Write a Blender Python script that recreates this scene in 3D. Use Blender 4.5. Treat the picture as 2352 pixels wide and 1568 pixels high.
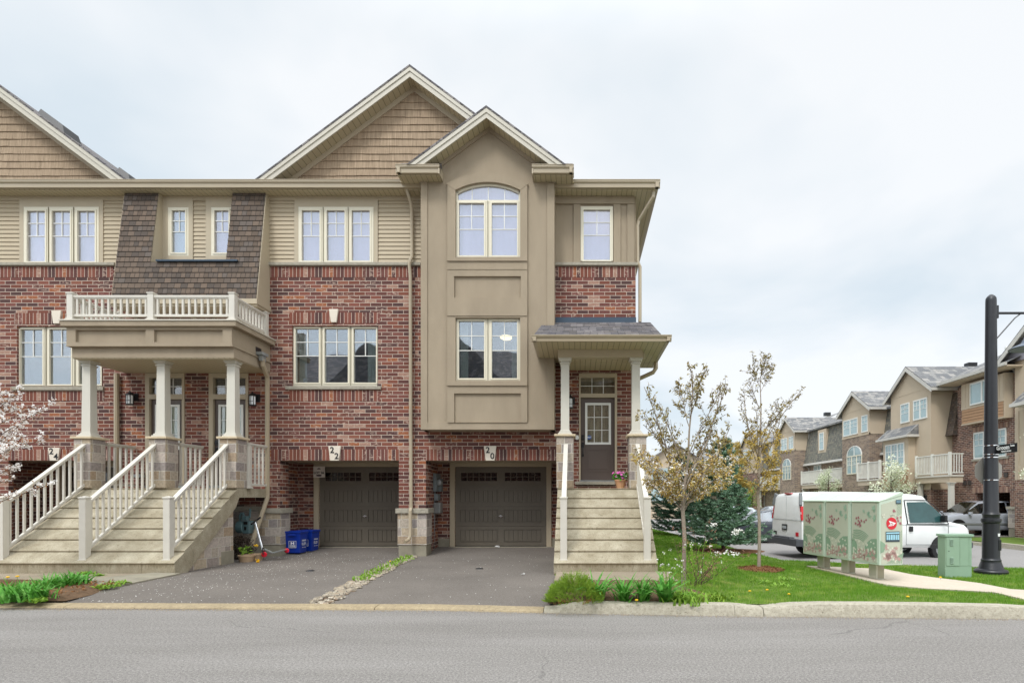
import bpy, math, random
from mathutils import Vector, Matrix
R = math.radians
SC = bpy.context.scene
for o in list(bpy.data.objects): bpy.data.objects.remove(o)

# ------------------------------------------------------------------ camera
F = 1320.0; VX, VY = 1330.0, 1143.0; CZ = 1.5      # survey of the photograph on a 2352 x 1568 sheet
cam = bpy.data.cameras.new("camera"); cam_o = bpy.data.objects.new("camera", cam)
SC.collection.objects.link(cam_o); SC.camera = cam_o
cam.sensor_fit = 'HORIZONTAL'; cam.sensor_width = 36; cam.lens = 36*F/2352
cam.shift_x = -(VX-1176)/2352; cam.shift_y = (VY-784)/2352
cam.clip_start = .1; cam.clip_end = 3000
cam_o.location = (0, 0, CZ); cam_o.rotation_euler = (R(90), 0, 0)

# ------------------------------------------------------------------ sky and sun (bright overcast)
SUN_EL, SUN_AZ = 52, 205
w = bpy.data.worlds.new("World"); SC.world = w; w.use_nodes = True
nt = w.node_tree; N = nt.nodes; Lk = nt.links; N.clear()
out = N.new('ShaderNodeOutputWorld'); bg = N.new('ShaderNodeBackground'); Lk.new(bg.outputs[0], out.inputs[0])
sky = N.new('ShaderNodeTexSky'); sky.sky_type = 'NISHITA'; sky.sun_disc = False
sky.sun_elevation = R(SUN_EL); sky.sun_rotation = R(SUN_AZ)
tc = N.new('ShaderNodeTexCoord'); sep = N.new('ShaderNodeSeparateXYZ'); Lk.new(tc.outputs['Generated'], sep.inputs[0])
def math_n(nodes, links, op, a, b=None, clamp=False):
    n = nodes.new('ShaderNodeMath'); n.operation = op; n.use_clamp = clamp
    for i, v in enumerate((a, b)):
        if v is None: continue
        if isinstance(v, (int, float)): n.inputs[i].default_value = v
        else: links.new(v, n.inputs[i])
    return n.outputs[0]
za = math_n(N, Lk, 'ADD', math_n(N, Lk, 'ABSOLUTE', sep.outputs[2]), .22)
cx = math_n(N, Lk, 'DIVIDE', sep.outputs[0], za); cy = math_n(N, Lk, 'DIVIDE', sep.outputs[1], za)
cmb = N.new('ShaderNodeCombineXYZ'); Lk.new(cx, cmb.inputs[0]); Lk.new(cy, cmb.inputs[1]); cmb.inputs[2].default_value = 3.1
nz = N.new('ShaderNodeTexNoise'); nz.inputs['Scale'].default_value = 1.0; nz.inputs['Detail'].default_value = 5; nz.inputs['Roughness'].default_value = .5
nz.inputs['Distortion'].default_value = .4
Lk.new(cmb.outputs[0], nz.inputs['Vector'])
cr = N.new('ShaderNodeValToRGB'); Lk.new(math_n(N, Lk, 'ADD', nz.outputs[0], math_n(N, Lk, 'MULTIPLY', sep.outputs[0], .16)), cr.inputs[0])
cr.color_ramp.elements[0].position = .40; cr.color_ramp.elements[0].color = (6.3, 7.05, 7.6, 1)
cr.color_ramp.elements[1].position = .60; cr.color_ramp.elements[1].color = (8.3, 8.5, 8.65, 1)
# overcast dome: brighter towards the zenith and behind the camera
zen = N.new('ShaderNodeMapRange'); zen.inputs['From Min'].default_value = .60; zen.inputs['From Max'].default_value = .95
zen.inputs['To Min'].default_value = 1.0; zen.inputs['To Max'].default_value = 2.7; zen.interpolation_type = 'SMOOTHSTEP'
Lk.new(sep.outputs[2], zen.inputs[0])
bk = N.new('ShaderNodeMapRange'); bk.inputs['From Min'].default_value = .15; bk.inputs['From Max'].default_value = -.7
bk.inputs['To Min'].default_value = 1.0; bk.inputs['To Max'].default_value = 1.75; bk.interpolation_type = 'SMOOTHSTEP'
Lk.new(sep.outputs[1], bk.inputs[0])
gain = math_n(N, Lk, 'MULTIPLY', zen.outputs[0], bk.outputs[0])
vm = N.new('ShaderNodeVectorMath'); vm.operation = 'SCALE'; Lk.new(cr.outputs[0], vm.inputs[0]); Lk.new(gain, vm.inputs['Scale'])
mx = N.new('ShaderNodeMix'); mx.data_type = 'RGBA'; mx.inputs[0].default_value = .88
Lk.new(sky.outputs[0], mx.inputs[6]); Lk.new(vm.outputs[0], mx.inputs[7])
Lk.new(mx.outputs[2], bg.inputs[0]); bg.inputs[1].default_value = .1
sl = bpy.data.lights.new("sun", 'SUN'); sl.energy = 1.5; sl.angle = R(15); sl.color = (1, .965, .92)
so = bpy.data.objects.new("sun", sl); SC.collection.objects.link(so)
so.rotation_euler = (R(90-SUN_EL), 0, R(180-SUN_AZ))
SC.view_settings.view_transform = 'Standard'; SC.view_settings.look = 'None'
SC.view_settings.exposure = 0.32; SC.view_settings.gamma = 1

# ------------------------------------------------------------------ helpers
def PX(px, Y): return (px-VX)*Y/F
def PZ(py, Y): return CZ+(VY-py)*Y/F
def lin(c):
    c = c/255.0
    return c/12.92 if c <= .04045 else ((c+.055)/1.055)**2.4
def S(r, g, b, k=1.0): return (lin(r)*k, lin(g)*k, lin(b)*k)

class MB:
    def __init__(s): s.v = []; s.f = []
    def add(s, vs, fs):
        b = len(s.v); s.v += [tuple(p) for p in vs]; s.f += [tuple(b+i for i in f) for f in fs]; return s
    def box(s, x0, x1, y0, y1, z0, z1):
        if x0 > x1: x0, x1 = x1, x0
        if y0 > y1: y0, y1 = y1, y0
        if z0 > z1: z0, z1 = z1, z0
        return s.add([(x0,y0,z0),(x1,y0,z0),(x1,y1,z0),(x0,y1,z0),(x0,y0,z1),(x1,y0,z1),(x1,y1,z1),(x0,y1,z1)],
                     [(0,3,2,1),(4,5,6,7),(0,1,5,4),(1,2,6,5),(2,3,7,6),(3,0,4,7)])
    def quad(s, a, b, c, d): return s.add([a,b,c,d], [(0,1,2,3)])
    def tri(s, a, b, c): return s.add([a,b,c], [(0,1,2)])
    def prism(s, pts, axis, a0, a1):
        """extrude a 2-D polygon; axis y: pts=(x,z); axis x: pts=(y,z); axis z: pts=(x,y)"""
        def m(p, a): return (p[0],a,p[1]) if axis == 'y' else ((a,p[0],p[1]) if axis == 'x' else (p[0],p[1],a))
        n = len(pts); vs = [m(p,a0) for p in pts]+[m(p,a1) for p in pts]
        area = sum(pts[i][0]*pts[(i+1)%n][1]-pts[(i+1)%n][0]*pts[i][1] for i in range(n))
        fl = (area > 0) == (a1 > a0)
        if axis == 'y': fl = not fl
        f0 = list(range(n)); f1 = [n+i for i in range(n)]
        fs = [tuple(f0[::-1]), tuple(f1)] if fl else [tuple(f0), tuple(f1[::-1])]
        for i in range(n):
            j = (i+1) % n
            fs.append((i,j,n+j,n+i) if fl else (j,i,n+i,n+j))
        return s.add(vs, fs)
    def beam(s, p0, p1, w, h, up=(0,0,1)):
        p0 = Vector(p0); p1 = Vector(p1); d = (p1-p0).normalized(); u = Vector(up)
        sd = d.cross(u)
        if sd.length < 1e-4: sd = Vector((1,0,0))
        sd.normalize(); u = sd.cross(d).normalized()
        vs = []
        for p in (p0, p1):
            for a, b in ((-1,-1),(1,-1),(1,1),(-1,1)): vs.append(p+sd*(a*w/2)+u*(b*h/2))
        return s.add(vs, [(0,1,2,3),(7,6,5,4),(0,4,5,1),(1,5,6,2),(2,6,7,3),(3,7,4,0)])
    def tube(s, path, r, n=8, cap=True):
        path = [Vector(p) for p in path]; m = len(path)
        rs = r if isinstance(r, (list, tuple)) else [r]*m
        base = len(s.v); prev = None
        for i, p in enumerate(path):
            t = (path[min(i+1,m-1)]-path[max(i-1,0)]).normalized()
            a = prev-t*prev.dot(t) if prev is not None else (Vector((0,0,1)).cross(t) if abs(t.z) < .95 else Vector((1,0,0)).cross(t))
            if a.length < 1e-5: a = Vector((1,0,0))
            a.normalize(); prev = a; b = t.cross(a)
            for k in range(n):
                q = p+(a*math.cos(2*math.pi*k/n)+b*math.sin(2*math.pi*k/n))*rs[i]; s.v.append(tuple(q))
        for i in range(m-1):
            for k in range(n):
                k2 = (k+1) % n
                s.f.append((base+i*n+k, base+i*n+k2, base+(i+1)*n+k2, base+(i+1)*n+k))
        if cap:
            s.f.append(tuple(base+k for k in range(n))[::-1]); s.f.append(tuple(base+(m-1)*n+k for k in range(n)))
        return s
    def lathe(s, prof, c=(0,0,0), n=20, cap=True):
        base = len(s.v); m = len(prof)
        for r, z in prof:
            for k in range(n):
                a = 2*math.pi*k/n; s.v.append((c[0]+r*math.cos(a), c[1]+r*math.sin(a), c[2]+z))
        for i in range(m-1):
            for k in range(n):
                k2 = (k+1) % n; s.f.append((base+i*n+k, base+i*n+k2, base+(i+1)*n+k2, base+(i+1)*n+k))
        if cap:
            s.f.append(tuple(base+k for k in range(n))[::-1]); s.f.append(tuple(base+(m-1)*n+k for k in range(n)))
        return s
    def plate(s, x0, x1, z0, z1, y0, y1, holes=()):
        """slab facing -Y between y0 (front) and y1 with rectangular holes (x0,x1,z0,z1)"""
        xs = sorted(set([x0,x1]+[h[i] for h in holes for i in (0,1) if x0 < h[i] < x1]))
        zs = sorted(set([z0,z1]+[h[i] for h in holes for i in (2,3) if z0 < h[i] < z1]))
        def inside(a, b): return any(h[0] < a < h[1] and h[2] < b < h[3] for h in holes)
        nx, nz_ = len(xs)-1, len(zs)-1
        solid = [[not inside((xs[i]+xs[i+1])/2, (zs[j]+zs[j+1])/2) for j in range(nz_)] for i in range(nx)]
        def sol(i, j): return 0 <= i < nx and 0 <= j < nz_ and solid[i][j]
        for i in range(nx):
            for j in range(nz_):
                if not solid[i][j]: continue
                a, b, c, d = xs[i], xs[i+1], zs[j], zs[j+1]
                s.quad((a,y0,c),(b,y0,c),(b,y0,d),(a,y0,d)); s.quad((b,y1,c),(a,y1,c),(a,y1,d),(b,y1,d))
                if not sol(i-1,j): s.quad((a,y1,c),(a,y0,c),(a,y0,d),(a,y1,d))
                if not sol(i+1,j): s.quad((b,y0,c),(b,y1,c),(b,y1,d),(b,y0,d))
                if not sol(i,j-1): s.quad((a,y0,c),(a,y1,c),(b,y1,c),(b,y0,c))
                if not sol(i,j+1): s.quad((a,y1,d),(a,y0,d),(b,y0,d),(b,y1,d))
        return s
    def build(s, name, mat, parent=None, smooth=False, bevel=0, label=None, local=False, xf=None):
        org = Vector((0,0,0)) if (parent is None or local) else Vector(ORG.get(parent.name, (0,0,0)))
        me = bpy.data.meshes.new(name)
        vs = s.v
        used = sorted({i for f in s.f for i in f})
        if len(used) < len(vs):
            mp_ = {o_: n_ for n_, o_ in enumerate(used)}; vs = [vs[i] for i in used]; s.v = vs; s.f = [tuple(mp_[i] for i in f) for f in s.f]
        if xf: vs = [tuple(xf @ Vector(v)) for v in vs]
        if org.length > 0: vs = [(v[0]-org.x, v[1]-org.y, v[2]-org.z) for v in vs]
        me.from_pydata(vs, [], s.f); me.update()
        if smooth:
            me.polygons.foreach_set('use_smooth', [True]*len(me.polygons))
            if smooth != 'all':
                try: me.set_sharp_from_angle(angle=R(35))
                except Exception: pass
        me.materials.append(mat)
        o = bpy.data.objects.new(name, me); SC.collection.objects.link(o)
        if parent is not None: o.parent = parent; ORG[o.name] = ORG.get(parent.name, (0,0,0))
        if bevel:
            b = o.modifiers.new('bevel', 'BEVEL'); b.width = bevel; b.segments = 2; b.limit_method = 'ANGLE'; b.angle_limit = R(40)
        if label: o['label'] = label
        return o
ORG = {}
def thing(name, label, cat, loc=(0,0,0), rz=0, group=None):
    o = bpy.data.objects.new(name, None); SC.collection.objects.link(o); o.location = loc; o.rotation_euler = (0,0,rz)
    o.empty_display_size = .2
    o['label'] = label; o['category'] = cat
    if group: o['group'] = group
    ORG[o.name] = tuple(loc) if rz == 0 else (0,0,0)
    return o
def tag(o, label=None, cat=None, group=None, kind=None):
    if label: o['label'] = label
    if cat: o['category'] = cat
    if group: o['group'] = group
    if kind: o['kind'] = kind
    return o
def struct(o): o['kind'] = 'structure'; return o
def copy_tree(o, parent=None):
    c = o.copy(); SC.collection.objects.link(c)
    if parent is not None: c.parent = parent
    for ch in list(o.children): copy_tree(ch, c)
    return c
def text(name, body, size, mat, parent, origin, ux, uz, ext=.004, align='CENTER', off=0.0, local=False, sx=1.0):
    cu = bpy.data.curves.new(name, 'FONT'); cu.body = body; cu.size = size; cu.align_x = align; cu.align_y = 'CENTER'
    cu.extrude = ext/2; cu.offset = off; cu.resolution_u = 3
    t = bpy.data.objects.new(name, cu); SC.collection.objects.link(t)
    bpy.context.view_layer.update()
    me = t.evaluated_get(bpy.context.evaluated_depsgraph_get()).to_mesh()
    ux = Vector(ux).normalized(); uz = Vector(uz).normalized(); nn = ux.cross(uz); org = Vector(origin)
    m = MB(); m.v = [tuple(org+ux*(v.co.x*sx)+uz*v.co.y+nn*v.co.z) for v in me.vertices]; m.f = [tuple(p.vertices) for p in me.polygons]
    t.to_mesh_clear() if False else None
    bpy.data.objects.remove(t); bpy.data.curves.remove(cu)
    return m.build(name, mat, parent, local=local)

# ------------------------------------------------------------------ materials
MATS = {}
def newmat(name):
    m = bpy.data.materials.new(name); m.use_nodes = True; n = m.node_tree
    b = n.nodes['Principled BSDF']; return m, n, b
def bumpit(n, b, src, strength, dist=.01):
    bp = n.nodes.new('ShaderNodeBump'); bp.inputs['Strength'].default_value = strength; bp.inputs['Distance'].default_value = dist
    n.links.new(src, bp.inputs['Height']); n.links.new(bp.outputs[0], b.inputs['Normal']); return bp
def noise(n, scale, detail=3, rough=.55, vec=None, coord='Object'):
    t = n.nodes.new('ShaderNodeTexNoise'); t.inputs['Scale'].default_value = scale; t.inputs['Detail'].default_value = detail
    t.inputs['Roughness'].default_value = rough
    if vec is None:
        c = n.nodes.new('ShaderNodeTexCoord'); vec = c.outputs[coord]
    n.links.new(vec, t.inputs['Vector']); return t
def ramp(n, src, stops, interp='LINEAR'):
    r = n.nodes.new('ShaderNodeValToRGB'); n.links.new(src, r.inputs[0]); cr = r.color_ramp; cr.interpolation = interp
    while len(cr.elements) < len(stops): cr.elements.new(.5)
    for e, (p, c) in zip(cr.elements, stops): e.position = p; e.color = (c[0],c[1],c[2],1)
    return r
def mat(name, col, rough=.6, metal=0, var=.12, scale=3, bump=0, bscale=60, spec=.5, stretch=None, coat=0):
    if name in MATS: return MATS[name]
    m, n, b = newmat(name)
    vec = None
    c = n.nodes.new('ShaderNodeTexCoord')
    vec = c.outputs['Object']
    if stretch:
        mp = n.nodes.new('ShaderNodeMapping'); mp.inputs['Scale'].default_value = stretch; n.links.new(vec, mp.inputs[0]); vec = mp.outputs[0]
    t = noise(n, scale, 5, .6, vec)
    r = ramp(n, t.outputs[0], [(.25, tuple(x*(1-var) for x in col)), (.75, tuple(min(1, x*(1+var)) for x in col))])
    n.links.new(r.outputs[0], b.inputs['Base Color'])
    b.inputs['Roughness'].default_value = rough; b.inputs['Metallic'].default_value = metal
    b.inputs['Specular IOR Level'].default_value = spec
    if coat: b.inputs['Coat Weight'].default_value = coat; b.inputs['Coat Roughness'].default_value = .05
    if bump:
        t2 = noise(n, bscale, 4, .6, vec); bumpit(n, b, t2.outputs[0], bump)
    MATS[name] = m; return m
def wallcoord(n):
    """(u, v, 0) along and up a wall, whichever way it faces"""
    c = n.nodes.new('ShaderNodeTexCoord'); sp = n.nodes.new('ShaderNodeSeparateXYZ'); n.links.new(c.outputs['Object'], sp.inputs[0])
    sn = n.nodes.new('ShaderNodeSeparateXYZ'); n.links.new(c.outputs['Normal'], sn.inputs[0])
    ax = math_n(n.nodes, n.links, 'GREATER_THAN', math_n(n.nodes, n.links, 'ABSOLUTE', sn.outputs[0]), .6)
    az = math_n(n.nodes, n.links, 'GREATER_THAN', math_n(n.nodes, n.links, 'ABSOLUTE', sn.outputs[2]), .85)
    mu = n.nodes.new('ShaderNodeMix'); n.links.new(ax, mu.inputs[0]); n.links.new(sp.outputs[0], mu.inputs[2]); n.links.new(sp.outputs[1], mu.inputs[3])
    mv = n.nodes.new('ShaderNodeMix'); n.links.new(az, mv.inputs[0]); n.links.new(sp.outputs[2], mv.inputs[2]); n.links.new(sp.outputs[1], mv.inputs[3])
    cb = n.nodes.new('ShaderNodeCombineXYZ'); n.links.new(mu.outputs[0], cb.inputs[0]); n.links.new(mv.outputs[0], cb.inputs[1])
    return cb.outputs[0], mu.outputs[0], mv.outputs[0]
def brickmat(name, palette, mortar, bw=.267, rh=.0893, ms=.012, offset=.5, wash=.0, bump=.6, swap=False, washcol=(.6,.55,.5), squash=1.0, sqf=2, rough=.85, wob=.004, shift=(0,0), fine=45):
    if name in MATS: return MATS[name]
    m, n, b = newmat(name); vec, u, v = wallcoord(n)
    wn = noise(n, 5, 3, .6, vec)
    vm_ = n.nodes.new('ShaderNodeVectorMath'); vm_.operation = 'MULTIPLY_ADD'
    n.links.new(wn.outputs['Color'], vm_.inputs[0]); vm_.inputs[1].default_value = (wob*2, wob*2, 0); n.links.new(vec, vm_.inputs[2])
    ad = n.nodes.new('ShaderNodeVectorMath'); ad.operation = 'ADD'; n.links.new(vm_.outputs[0], ad.inputs[0]); ad.inputs[1].default_value = (100+shift[0], 100*0+shift[1]+rh*200, 0)
    bt = n.nodes.new('ShaderNodeTexBrick'); n.links.new(ad.outputs[0], bt.inputs['Vector'])
    bt.offset = offset; bt.squash = squash; bt.squash_frequency = sqf
    bt.inputs['Scale'].default_value = 1; bt.inputs['Brick Width'].default_value = bw; bt.inputs['Row Height'].default_value = rh
    bt.inputs['Mortar Size'].default_value = ms*.5; bt.inputs['Mortar Smooth'].default_value = .3; bt.inputs['Bias'].default_value = 0
    bt.inputs['Color1'].default_value = (0,0,0,1); bt.inputs['Color2'].default_value = (1,1,1,1); bt.inputs['Mortar'].default_value = (0,0,0,1)
    tot = len(palette)
    rp = ramp(n, bt.outputs['Color'], [(i/tot, c) for i, c in enumerate(palette)], 'CONSTANT')
    fn = noise(n, fine, 4, .7, vec)
    mm = n.nodes.new('ShaderNodeMix'); mm.data_type = 'RGBA'; mm.blend_type = 'MULTIPLY'; mm.inputs[0].default_value = .8
    fr = ramp(n, fn.outputs[0], [(.3, (.62,.6,.6)), (.7, (1.25,1.22,1.2))])
    n.links.new(rp.outputs[0], mm.inputs[6]); n.links.new(fr.outputs[0], mm.inputs[7]); col = mm.outputs[2]
    if wash:
        sn = n.nodes.new('ShaderNodeSeparateXYZ'); n.links.new(bt.outputs['Color'], sn.inputs[0])
        sc = n.nodes.new('ShaderNodeMapping'); sc.inputs['Scale'].default_value = (1,2.4,1); n.links.new(vec, sc.inputs[0])
        wz = noise(n, 9, 5, .7, sc.outputs[0])
        # ragged whitewash on some of the bricks
        sel = math_n(n.nodes, n.links, 'ABSOLUTE', math_n(n.nodes, n.links, 'SUBTRACT', sn.outputs[0], .5))
        sel = math_n(n.nodes, n.links, 'MULTIPLY', math_n(n.nodes, n.links, 'LESS_THAN', sel, .16), .16)
        th = math_n(n.nodes, n.links, 'SUBTRACT', math_n(n.nodes, n.links, 'ADD', wz.outputs[0], sel), .74-wash)
        th = math_n(n.nodes, n.links, 'MULTIPLY', th, 14, True)
        mw = n.nodes.new('ShaderNodeMix'); mw.data_type = 'RGBA'; n.links.new(math_n(n.nodes, n.links, 'MULTIPLY', th, .8), mw.inputs[0])
        n.links.new(col, mw.inputs[6]); mw.inputs[7].default_value = (*washcol, 1); col = mw.outputs[2]
    mo = n.nodes.new('ShaderNodeMix'); mo.data_type = 'RGBA'; n.links.new(bt.outputs['Fac'], mo.inputs[0]); n.links.new(col, mo.inputs[6]); mo.inputs[7].default_value = (*mortar, 1)
    n.links.new(mo.outputs[2], b.inputs['Base Color']); b.inputs['Roughness'].default_value = rough
    b.inputs['Specular IOR Level'].default_value = .25
    hh = math_n(n.nodes, n.links, 'SUBTRACT', math_n(n.nodes, n.links, 'MULTIPLY', fn.outputs[0], .35), bt.outputs['Fac'])
    bumpit(n, b, hh, bump, .012)
    MATS[name] = m; return m

K = .95
PAL = [S(122,76,66,K), S(96,64,60,K), S(132,82,70,K), S(84,62,60,K), S(124,80,72,K), S(114,72,62,K), S(106,70,64,K), S(154,96,66,K), S(162,128,112,K), S(120,76,70,K), S(90,64,62,K), S(130,80,66,K), S(118,72,60,K), S(104,66,60,K), S(138,90,74,K), S(112,72,66,K)]
BRICK = brickmat('red_brick', PAL, S(206,190,174,.85), wash=.045, washcol=S(196,170,152,.85), ms=.0135)
SOLD = brickmat('soldier_brick', PAL, S(208,190,174,.9), bw=.0893, rh=60, offset=0, wash=.05, washcol=S(196,170,152,.85), shift=(0,-2), ms=.012)
STONE = brickmat('stone_veneer', [S(178,168,154,K), S(160,150,142,K), S(186,176,166,K), S(170,152,130,K), S(156,148,144,K), S(186,172,150,K)], S(212,205,192,.9), bw=.40, rh=.20, ms=.018, squash=.55, sqf=3, wash=0, bump=1.0, wob=.02, offset=.37, fine=18)
MFG = brickmat('mansard_shingle', [S(102,90,80), S(92,82,74), S(112,98,86), S(98,88,80), S(86,78,72), S(108,95,84), S(101,93,87), S(96,84,74)], S(46,42,40), bw=.155, rh=.131, ms=.010, squash=.7, sqf=3, bump=.9, wob=.003, fine=90, offset=.43)
SHG = brickmat('roof_shingle', [S(120,118,120), S(100,98,102), S(138,134,134), S(92,90,92), S(112,108,106)], S(50,48,50), bw=.3, rh=.14, ms=.012, squash=.6, sqf=3, bump=.8, fine=60)
BRICK2 = brickmat('brown_brick', [S(130,96,82), S(112,82,72), S(142,108,92), S(100,76,70), S(124,92,80)], S(205,192,178,.85), bw=.267, rh=.0893, ms=.016, wash=.02, washcol=S(196,178,160))
BRICK3 = brickmat('grey_brick', [S(150,134,118), S(134,118,104), S(160,142,124), S(126,112,102), S(146,128,112)], S(186,174,160,.85), bw=.267, rh=.0893, ms=.012)
STUCCO = mat('tan_stucco', S(161,147,127), .9, var=.10, scale=1.6, bump=.9, bscale=110, spec=.2, stretch=(1.5,1.5,.5))
STUCCO2 = mat('pale_stucco', S(190,174,152), .9, var=.05, scale=1, bump=.3, bscale=60, spec=.2)
SIDE = mat('tan_siding', S(178,164,140), .6, var=.04, scale=2, bump=.1, bscale=90, spec=.3)
SIDE2 = mat('brown_board', S(168,134,104), .7, var=.08, scale=3, spec=.2)
TRIM = mat('tan_trim', S(178,165,142), .5, var=.04, scale=2, spec=.35)
FASC = mat('pale_fascia', S(190,184,170), .45, var=.04, scale=2, spec=.4)
GUT = mat('gutter_metal', S(168,154,130), .3, var=.05, scale=1.5, spec=.6)
FRAME = mat('cream_vinyl', S(218,211,190), .4, var=.03, scale=2)
WHITE = mat('white_vinyl', S(222,222,216), .4, var=.03, scale=2)
RAIL = mat('railing_paint', S(204,199,188), .4, var=.06, scale=4)
COLM = mat('column_paint', S(200,196,184), .5, var=.04, scale=1.5)
def stepmat():
    m, n, b = newmat('precast_concrete'); nd, lk = n.nodes, n.links; c = nd.new('ShaderNodeTexCoord')
    t = noise(n, 3.0, 5, .65, c.outputs['Object']); r = ramp(n, t.outputs[0], [(.3, S(150,140,118)), (.7, S(186,177,156))])
    f = noise(n, 70, 4, .7, c.outputs['Object']); fr = ramp(n, f.outputs[0], [(.32,(.66,.65,.62)),(.55,(1,1,1)),(.8,(1.14,1.14,1.12))])
    mm = nd.new('ShaderNodeMix'); mm.data_type = 'RGBA'; mm.blend_type = 'MULTIPLY'; mm.inputs[0].default_value = 1; lk.new(r.outputs[0], mm.inputs[6]); lk.new(fr.outputs[0], mm.inputs[7])
    mp = nd.new('ShaderNodeMapping'); mp.inputs['Scale'].default_value = (17,17,1.6); lk.new(c.outputs['Object'], mp.inputs[0]); d = noise(n, 1, 3, .6, mp.outputs[0])
    k = math_n(nd, lk, 'MULTIPLY', math_n(nd, lk, 'SUBTRACT', d.outputs[0], .60), 9, True); k = math_n(nd, lk, 'MULTIPLY', k, .5)
    m2 = nd.new('ShaderNodeMix'); m2.data_type = 'RGBA'; lk.new(k, m2.inputs[0]); lk.new(mm.outputs[2], m2.inputs[6]); m2.inputs[7].default_value = (*S(96,84,62),1)
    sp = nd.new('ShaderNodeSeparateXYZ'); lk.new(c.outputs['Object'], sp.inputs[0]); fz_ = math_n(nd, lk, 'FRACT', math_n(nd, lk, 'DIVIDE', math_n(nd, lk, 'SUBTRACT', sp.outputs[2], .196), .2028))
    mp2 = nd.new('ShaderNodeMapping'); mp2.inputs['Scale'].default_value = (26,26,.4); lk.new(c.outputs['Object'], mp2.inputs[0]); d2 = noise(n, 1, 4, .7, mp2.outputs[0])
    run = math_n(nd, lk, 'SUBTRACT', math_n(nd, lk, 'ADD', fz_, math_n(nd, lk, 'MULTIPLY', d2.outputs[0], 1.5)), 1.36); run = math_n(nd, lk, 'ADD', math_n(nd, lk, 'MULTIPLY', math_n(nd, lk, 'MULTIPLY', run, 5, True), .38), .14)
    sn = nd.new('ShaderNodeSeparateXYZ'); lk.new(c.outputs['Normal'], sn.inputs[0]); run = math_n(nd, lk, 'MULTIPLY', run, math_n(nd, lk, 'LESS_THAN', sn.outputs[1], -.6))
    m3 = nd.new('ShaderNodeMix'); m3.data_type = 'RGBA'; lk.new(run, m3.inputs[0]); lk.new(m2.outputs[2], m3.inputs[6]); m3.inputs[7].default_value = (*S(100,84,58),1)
    lk.new(m3.outputs[2], b.inputs['Base Color']); b.inputs['Roughness'].default_value = .95; b.inputs['Specular IOR Level'].default_value = .1; bumpit(n, b, f.outputs[0], .8, .012); return m
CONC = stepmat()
CONCG = mat('grey_concrete', S(142,136,120), .9, var=.2, scale=4, bump=.5, bscale=60, spec=.2)
SILL = mat('stone_sill', S(158,152,138), .9, var=.2, scale=14, bump=.9, bscale=26, spec=.2)
CAPST = mat('pier_cap_stone', S(196,180,152), .9, var=.14, scale=12, bump=.8, bscale=26, spec=.2)
DOORM = mat('brown_door_paint', S(92,80,74), .4, var=.04, scale=2)
GDOOR = mat('garage_door_paint', S(103,96,85), .45, var=.04, scale=2)
BLACK = mat('black_metal', S(30,30,32), .35, var=.1)
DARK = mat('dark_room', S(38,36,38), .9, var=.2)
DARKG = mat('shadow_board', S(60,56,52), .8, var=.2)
FLASH = mat('blue_flashing', S(62,76,90), .35, var=.05, metal=.3)
METAL = mat('galvanised', S(160,165,165), .35, metal=.6, var=.1)
CHROME = mat('chrome', S(220,222,225), .15, metal=1, var=.03)
METER = mat('meter_teal', S(96,122,126), .45, var=.1)
GREYBX = mat('utility_grey', S(120,128,130), .45, var=.08)
BLUE = mat('blue_plastic', S(18,52,150), .35, var=.08)
RED = mat('red_plastic', S(200,30,50), .35, var=.05)
TERRA = mat('terracotta', S(196,150,112), .7, var=.08)
PLANTER = mat('beige_planter', S(176,150,120), .6, var=.08)
BLIND = mat('window_blind', S(212,210,219), .8, var=.10, scale=.9, stretch=(5,1,.35))
CURT = mat('curtain_cloth', S(168,178,168), .9, var=.14, scale=4, stretch=(14,1,.6))
ROOMM = mat('room_wall', S(66,70,74), .9, var=.25, scale=1.2)
LETTER = mat('black_letter', S(16,16,18), .5)
WLETTER = mat('white_letter', S(235,235,235), .5)
SIGNW = mat('keystone_paint', S(214,204,188), .7, var=.04)
MULCH = mat('bark_mulch', S(118,84,58), .95, var=.45, scale=30, bump=1, bscale=60, spec=.1)
SOIL = mat('garden_soil', S(104,84,66), .95, var=.4, scale=14, bump=1, bscale=40, spec=.1)
BARK = mat('young_bark', S(150,138,124), .9, var=.2, scale=20, bump=.6, bscale=40, spec=.15)
TWIG = mat('twig_bark', S(92,74,66), .9, var=.2, scale=20, spec=.15)
PAPER = mat('crumpled_paper', S(225,225,222), .8, var=.05)
def leafmat(name, cols, scale=9, rough=.6, trans=.25):
    if name in MATS: return MATS[name]
    m, n, b = newmat(name); t = noise(n, scale, 2, .5)
    k = len(cols)
    r = ramp(n, t.outputs[0], [(.28+.44*i/max(1,k-1), c) for i, c in enumerate(cols)])
    n.links.new(r.outputs[0], b.inputs['Base Color']); b.inputs['Roughness'].default_value = rough; b.inputs['Specular IOR Level'].default_value = .3
    tr = n.nodes.new('ShaderNodeBsdfTranslucent'); n.links.new(r.outputs[0], tr.inputs[0])
    ms = n.nodes.new('ShaderNodeMixShader'); ms.inputs[0].default_value = trans
    n.links.new(b.outputs[0], ms.inputs[1]); n.links.new(tr.outputs[0], ms.inputs[2])
    n.links.new(ms.outputs[0], n.nodes['Material Output'].inputs[0]); MATS[name] = m; return m
BRONZE = leafmat('bronze_leaf', [S(166,136,72), S(200,170,100), S(176,162,100), S(216,196,136)], 14)
OLIVE = leafmat('olive_leaf', [S(120,104,60), S(160,140,84), S(136,130,84), S(186,168,114)], 12)
GOLD = leafmat('golden_leaf', [S(172,146,74), S(200,174,96), S(162,148,82)], 14)
BLOSS = leafmat('white_blossom', [S(240,238,232), S(252,250,248), S(246,240,236)], 20, trans=.35)
BLOSSG = leafmat('cream_blossom', [S(206,212,176), S(236,238,218), S(180,196,140)], 6, trans=.2)
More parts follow.
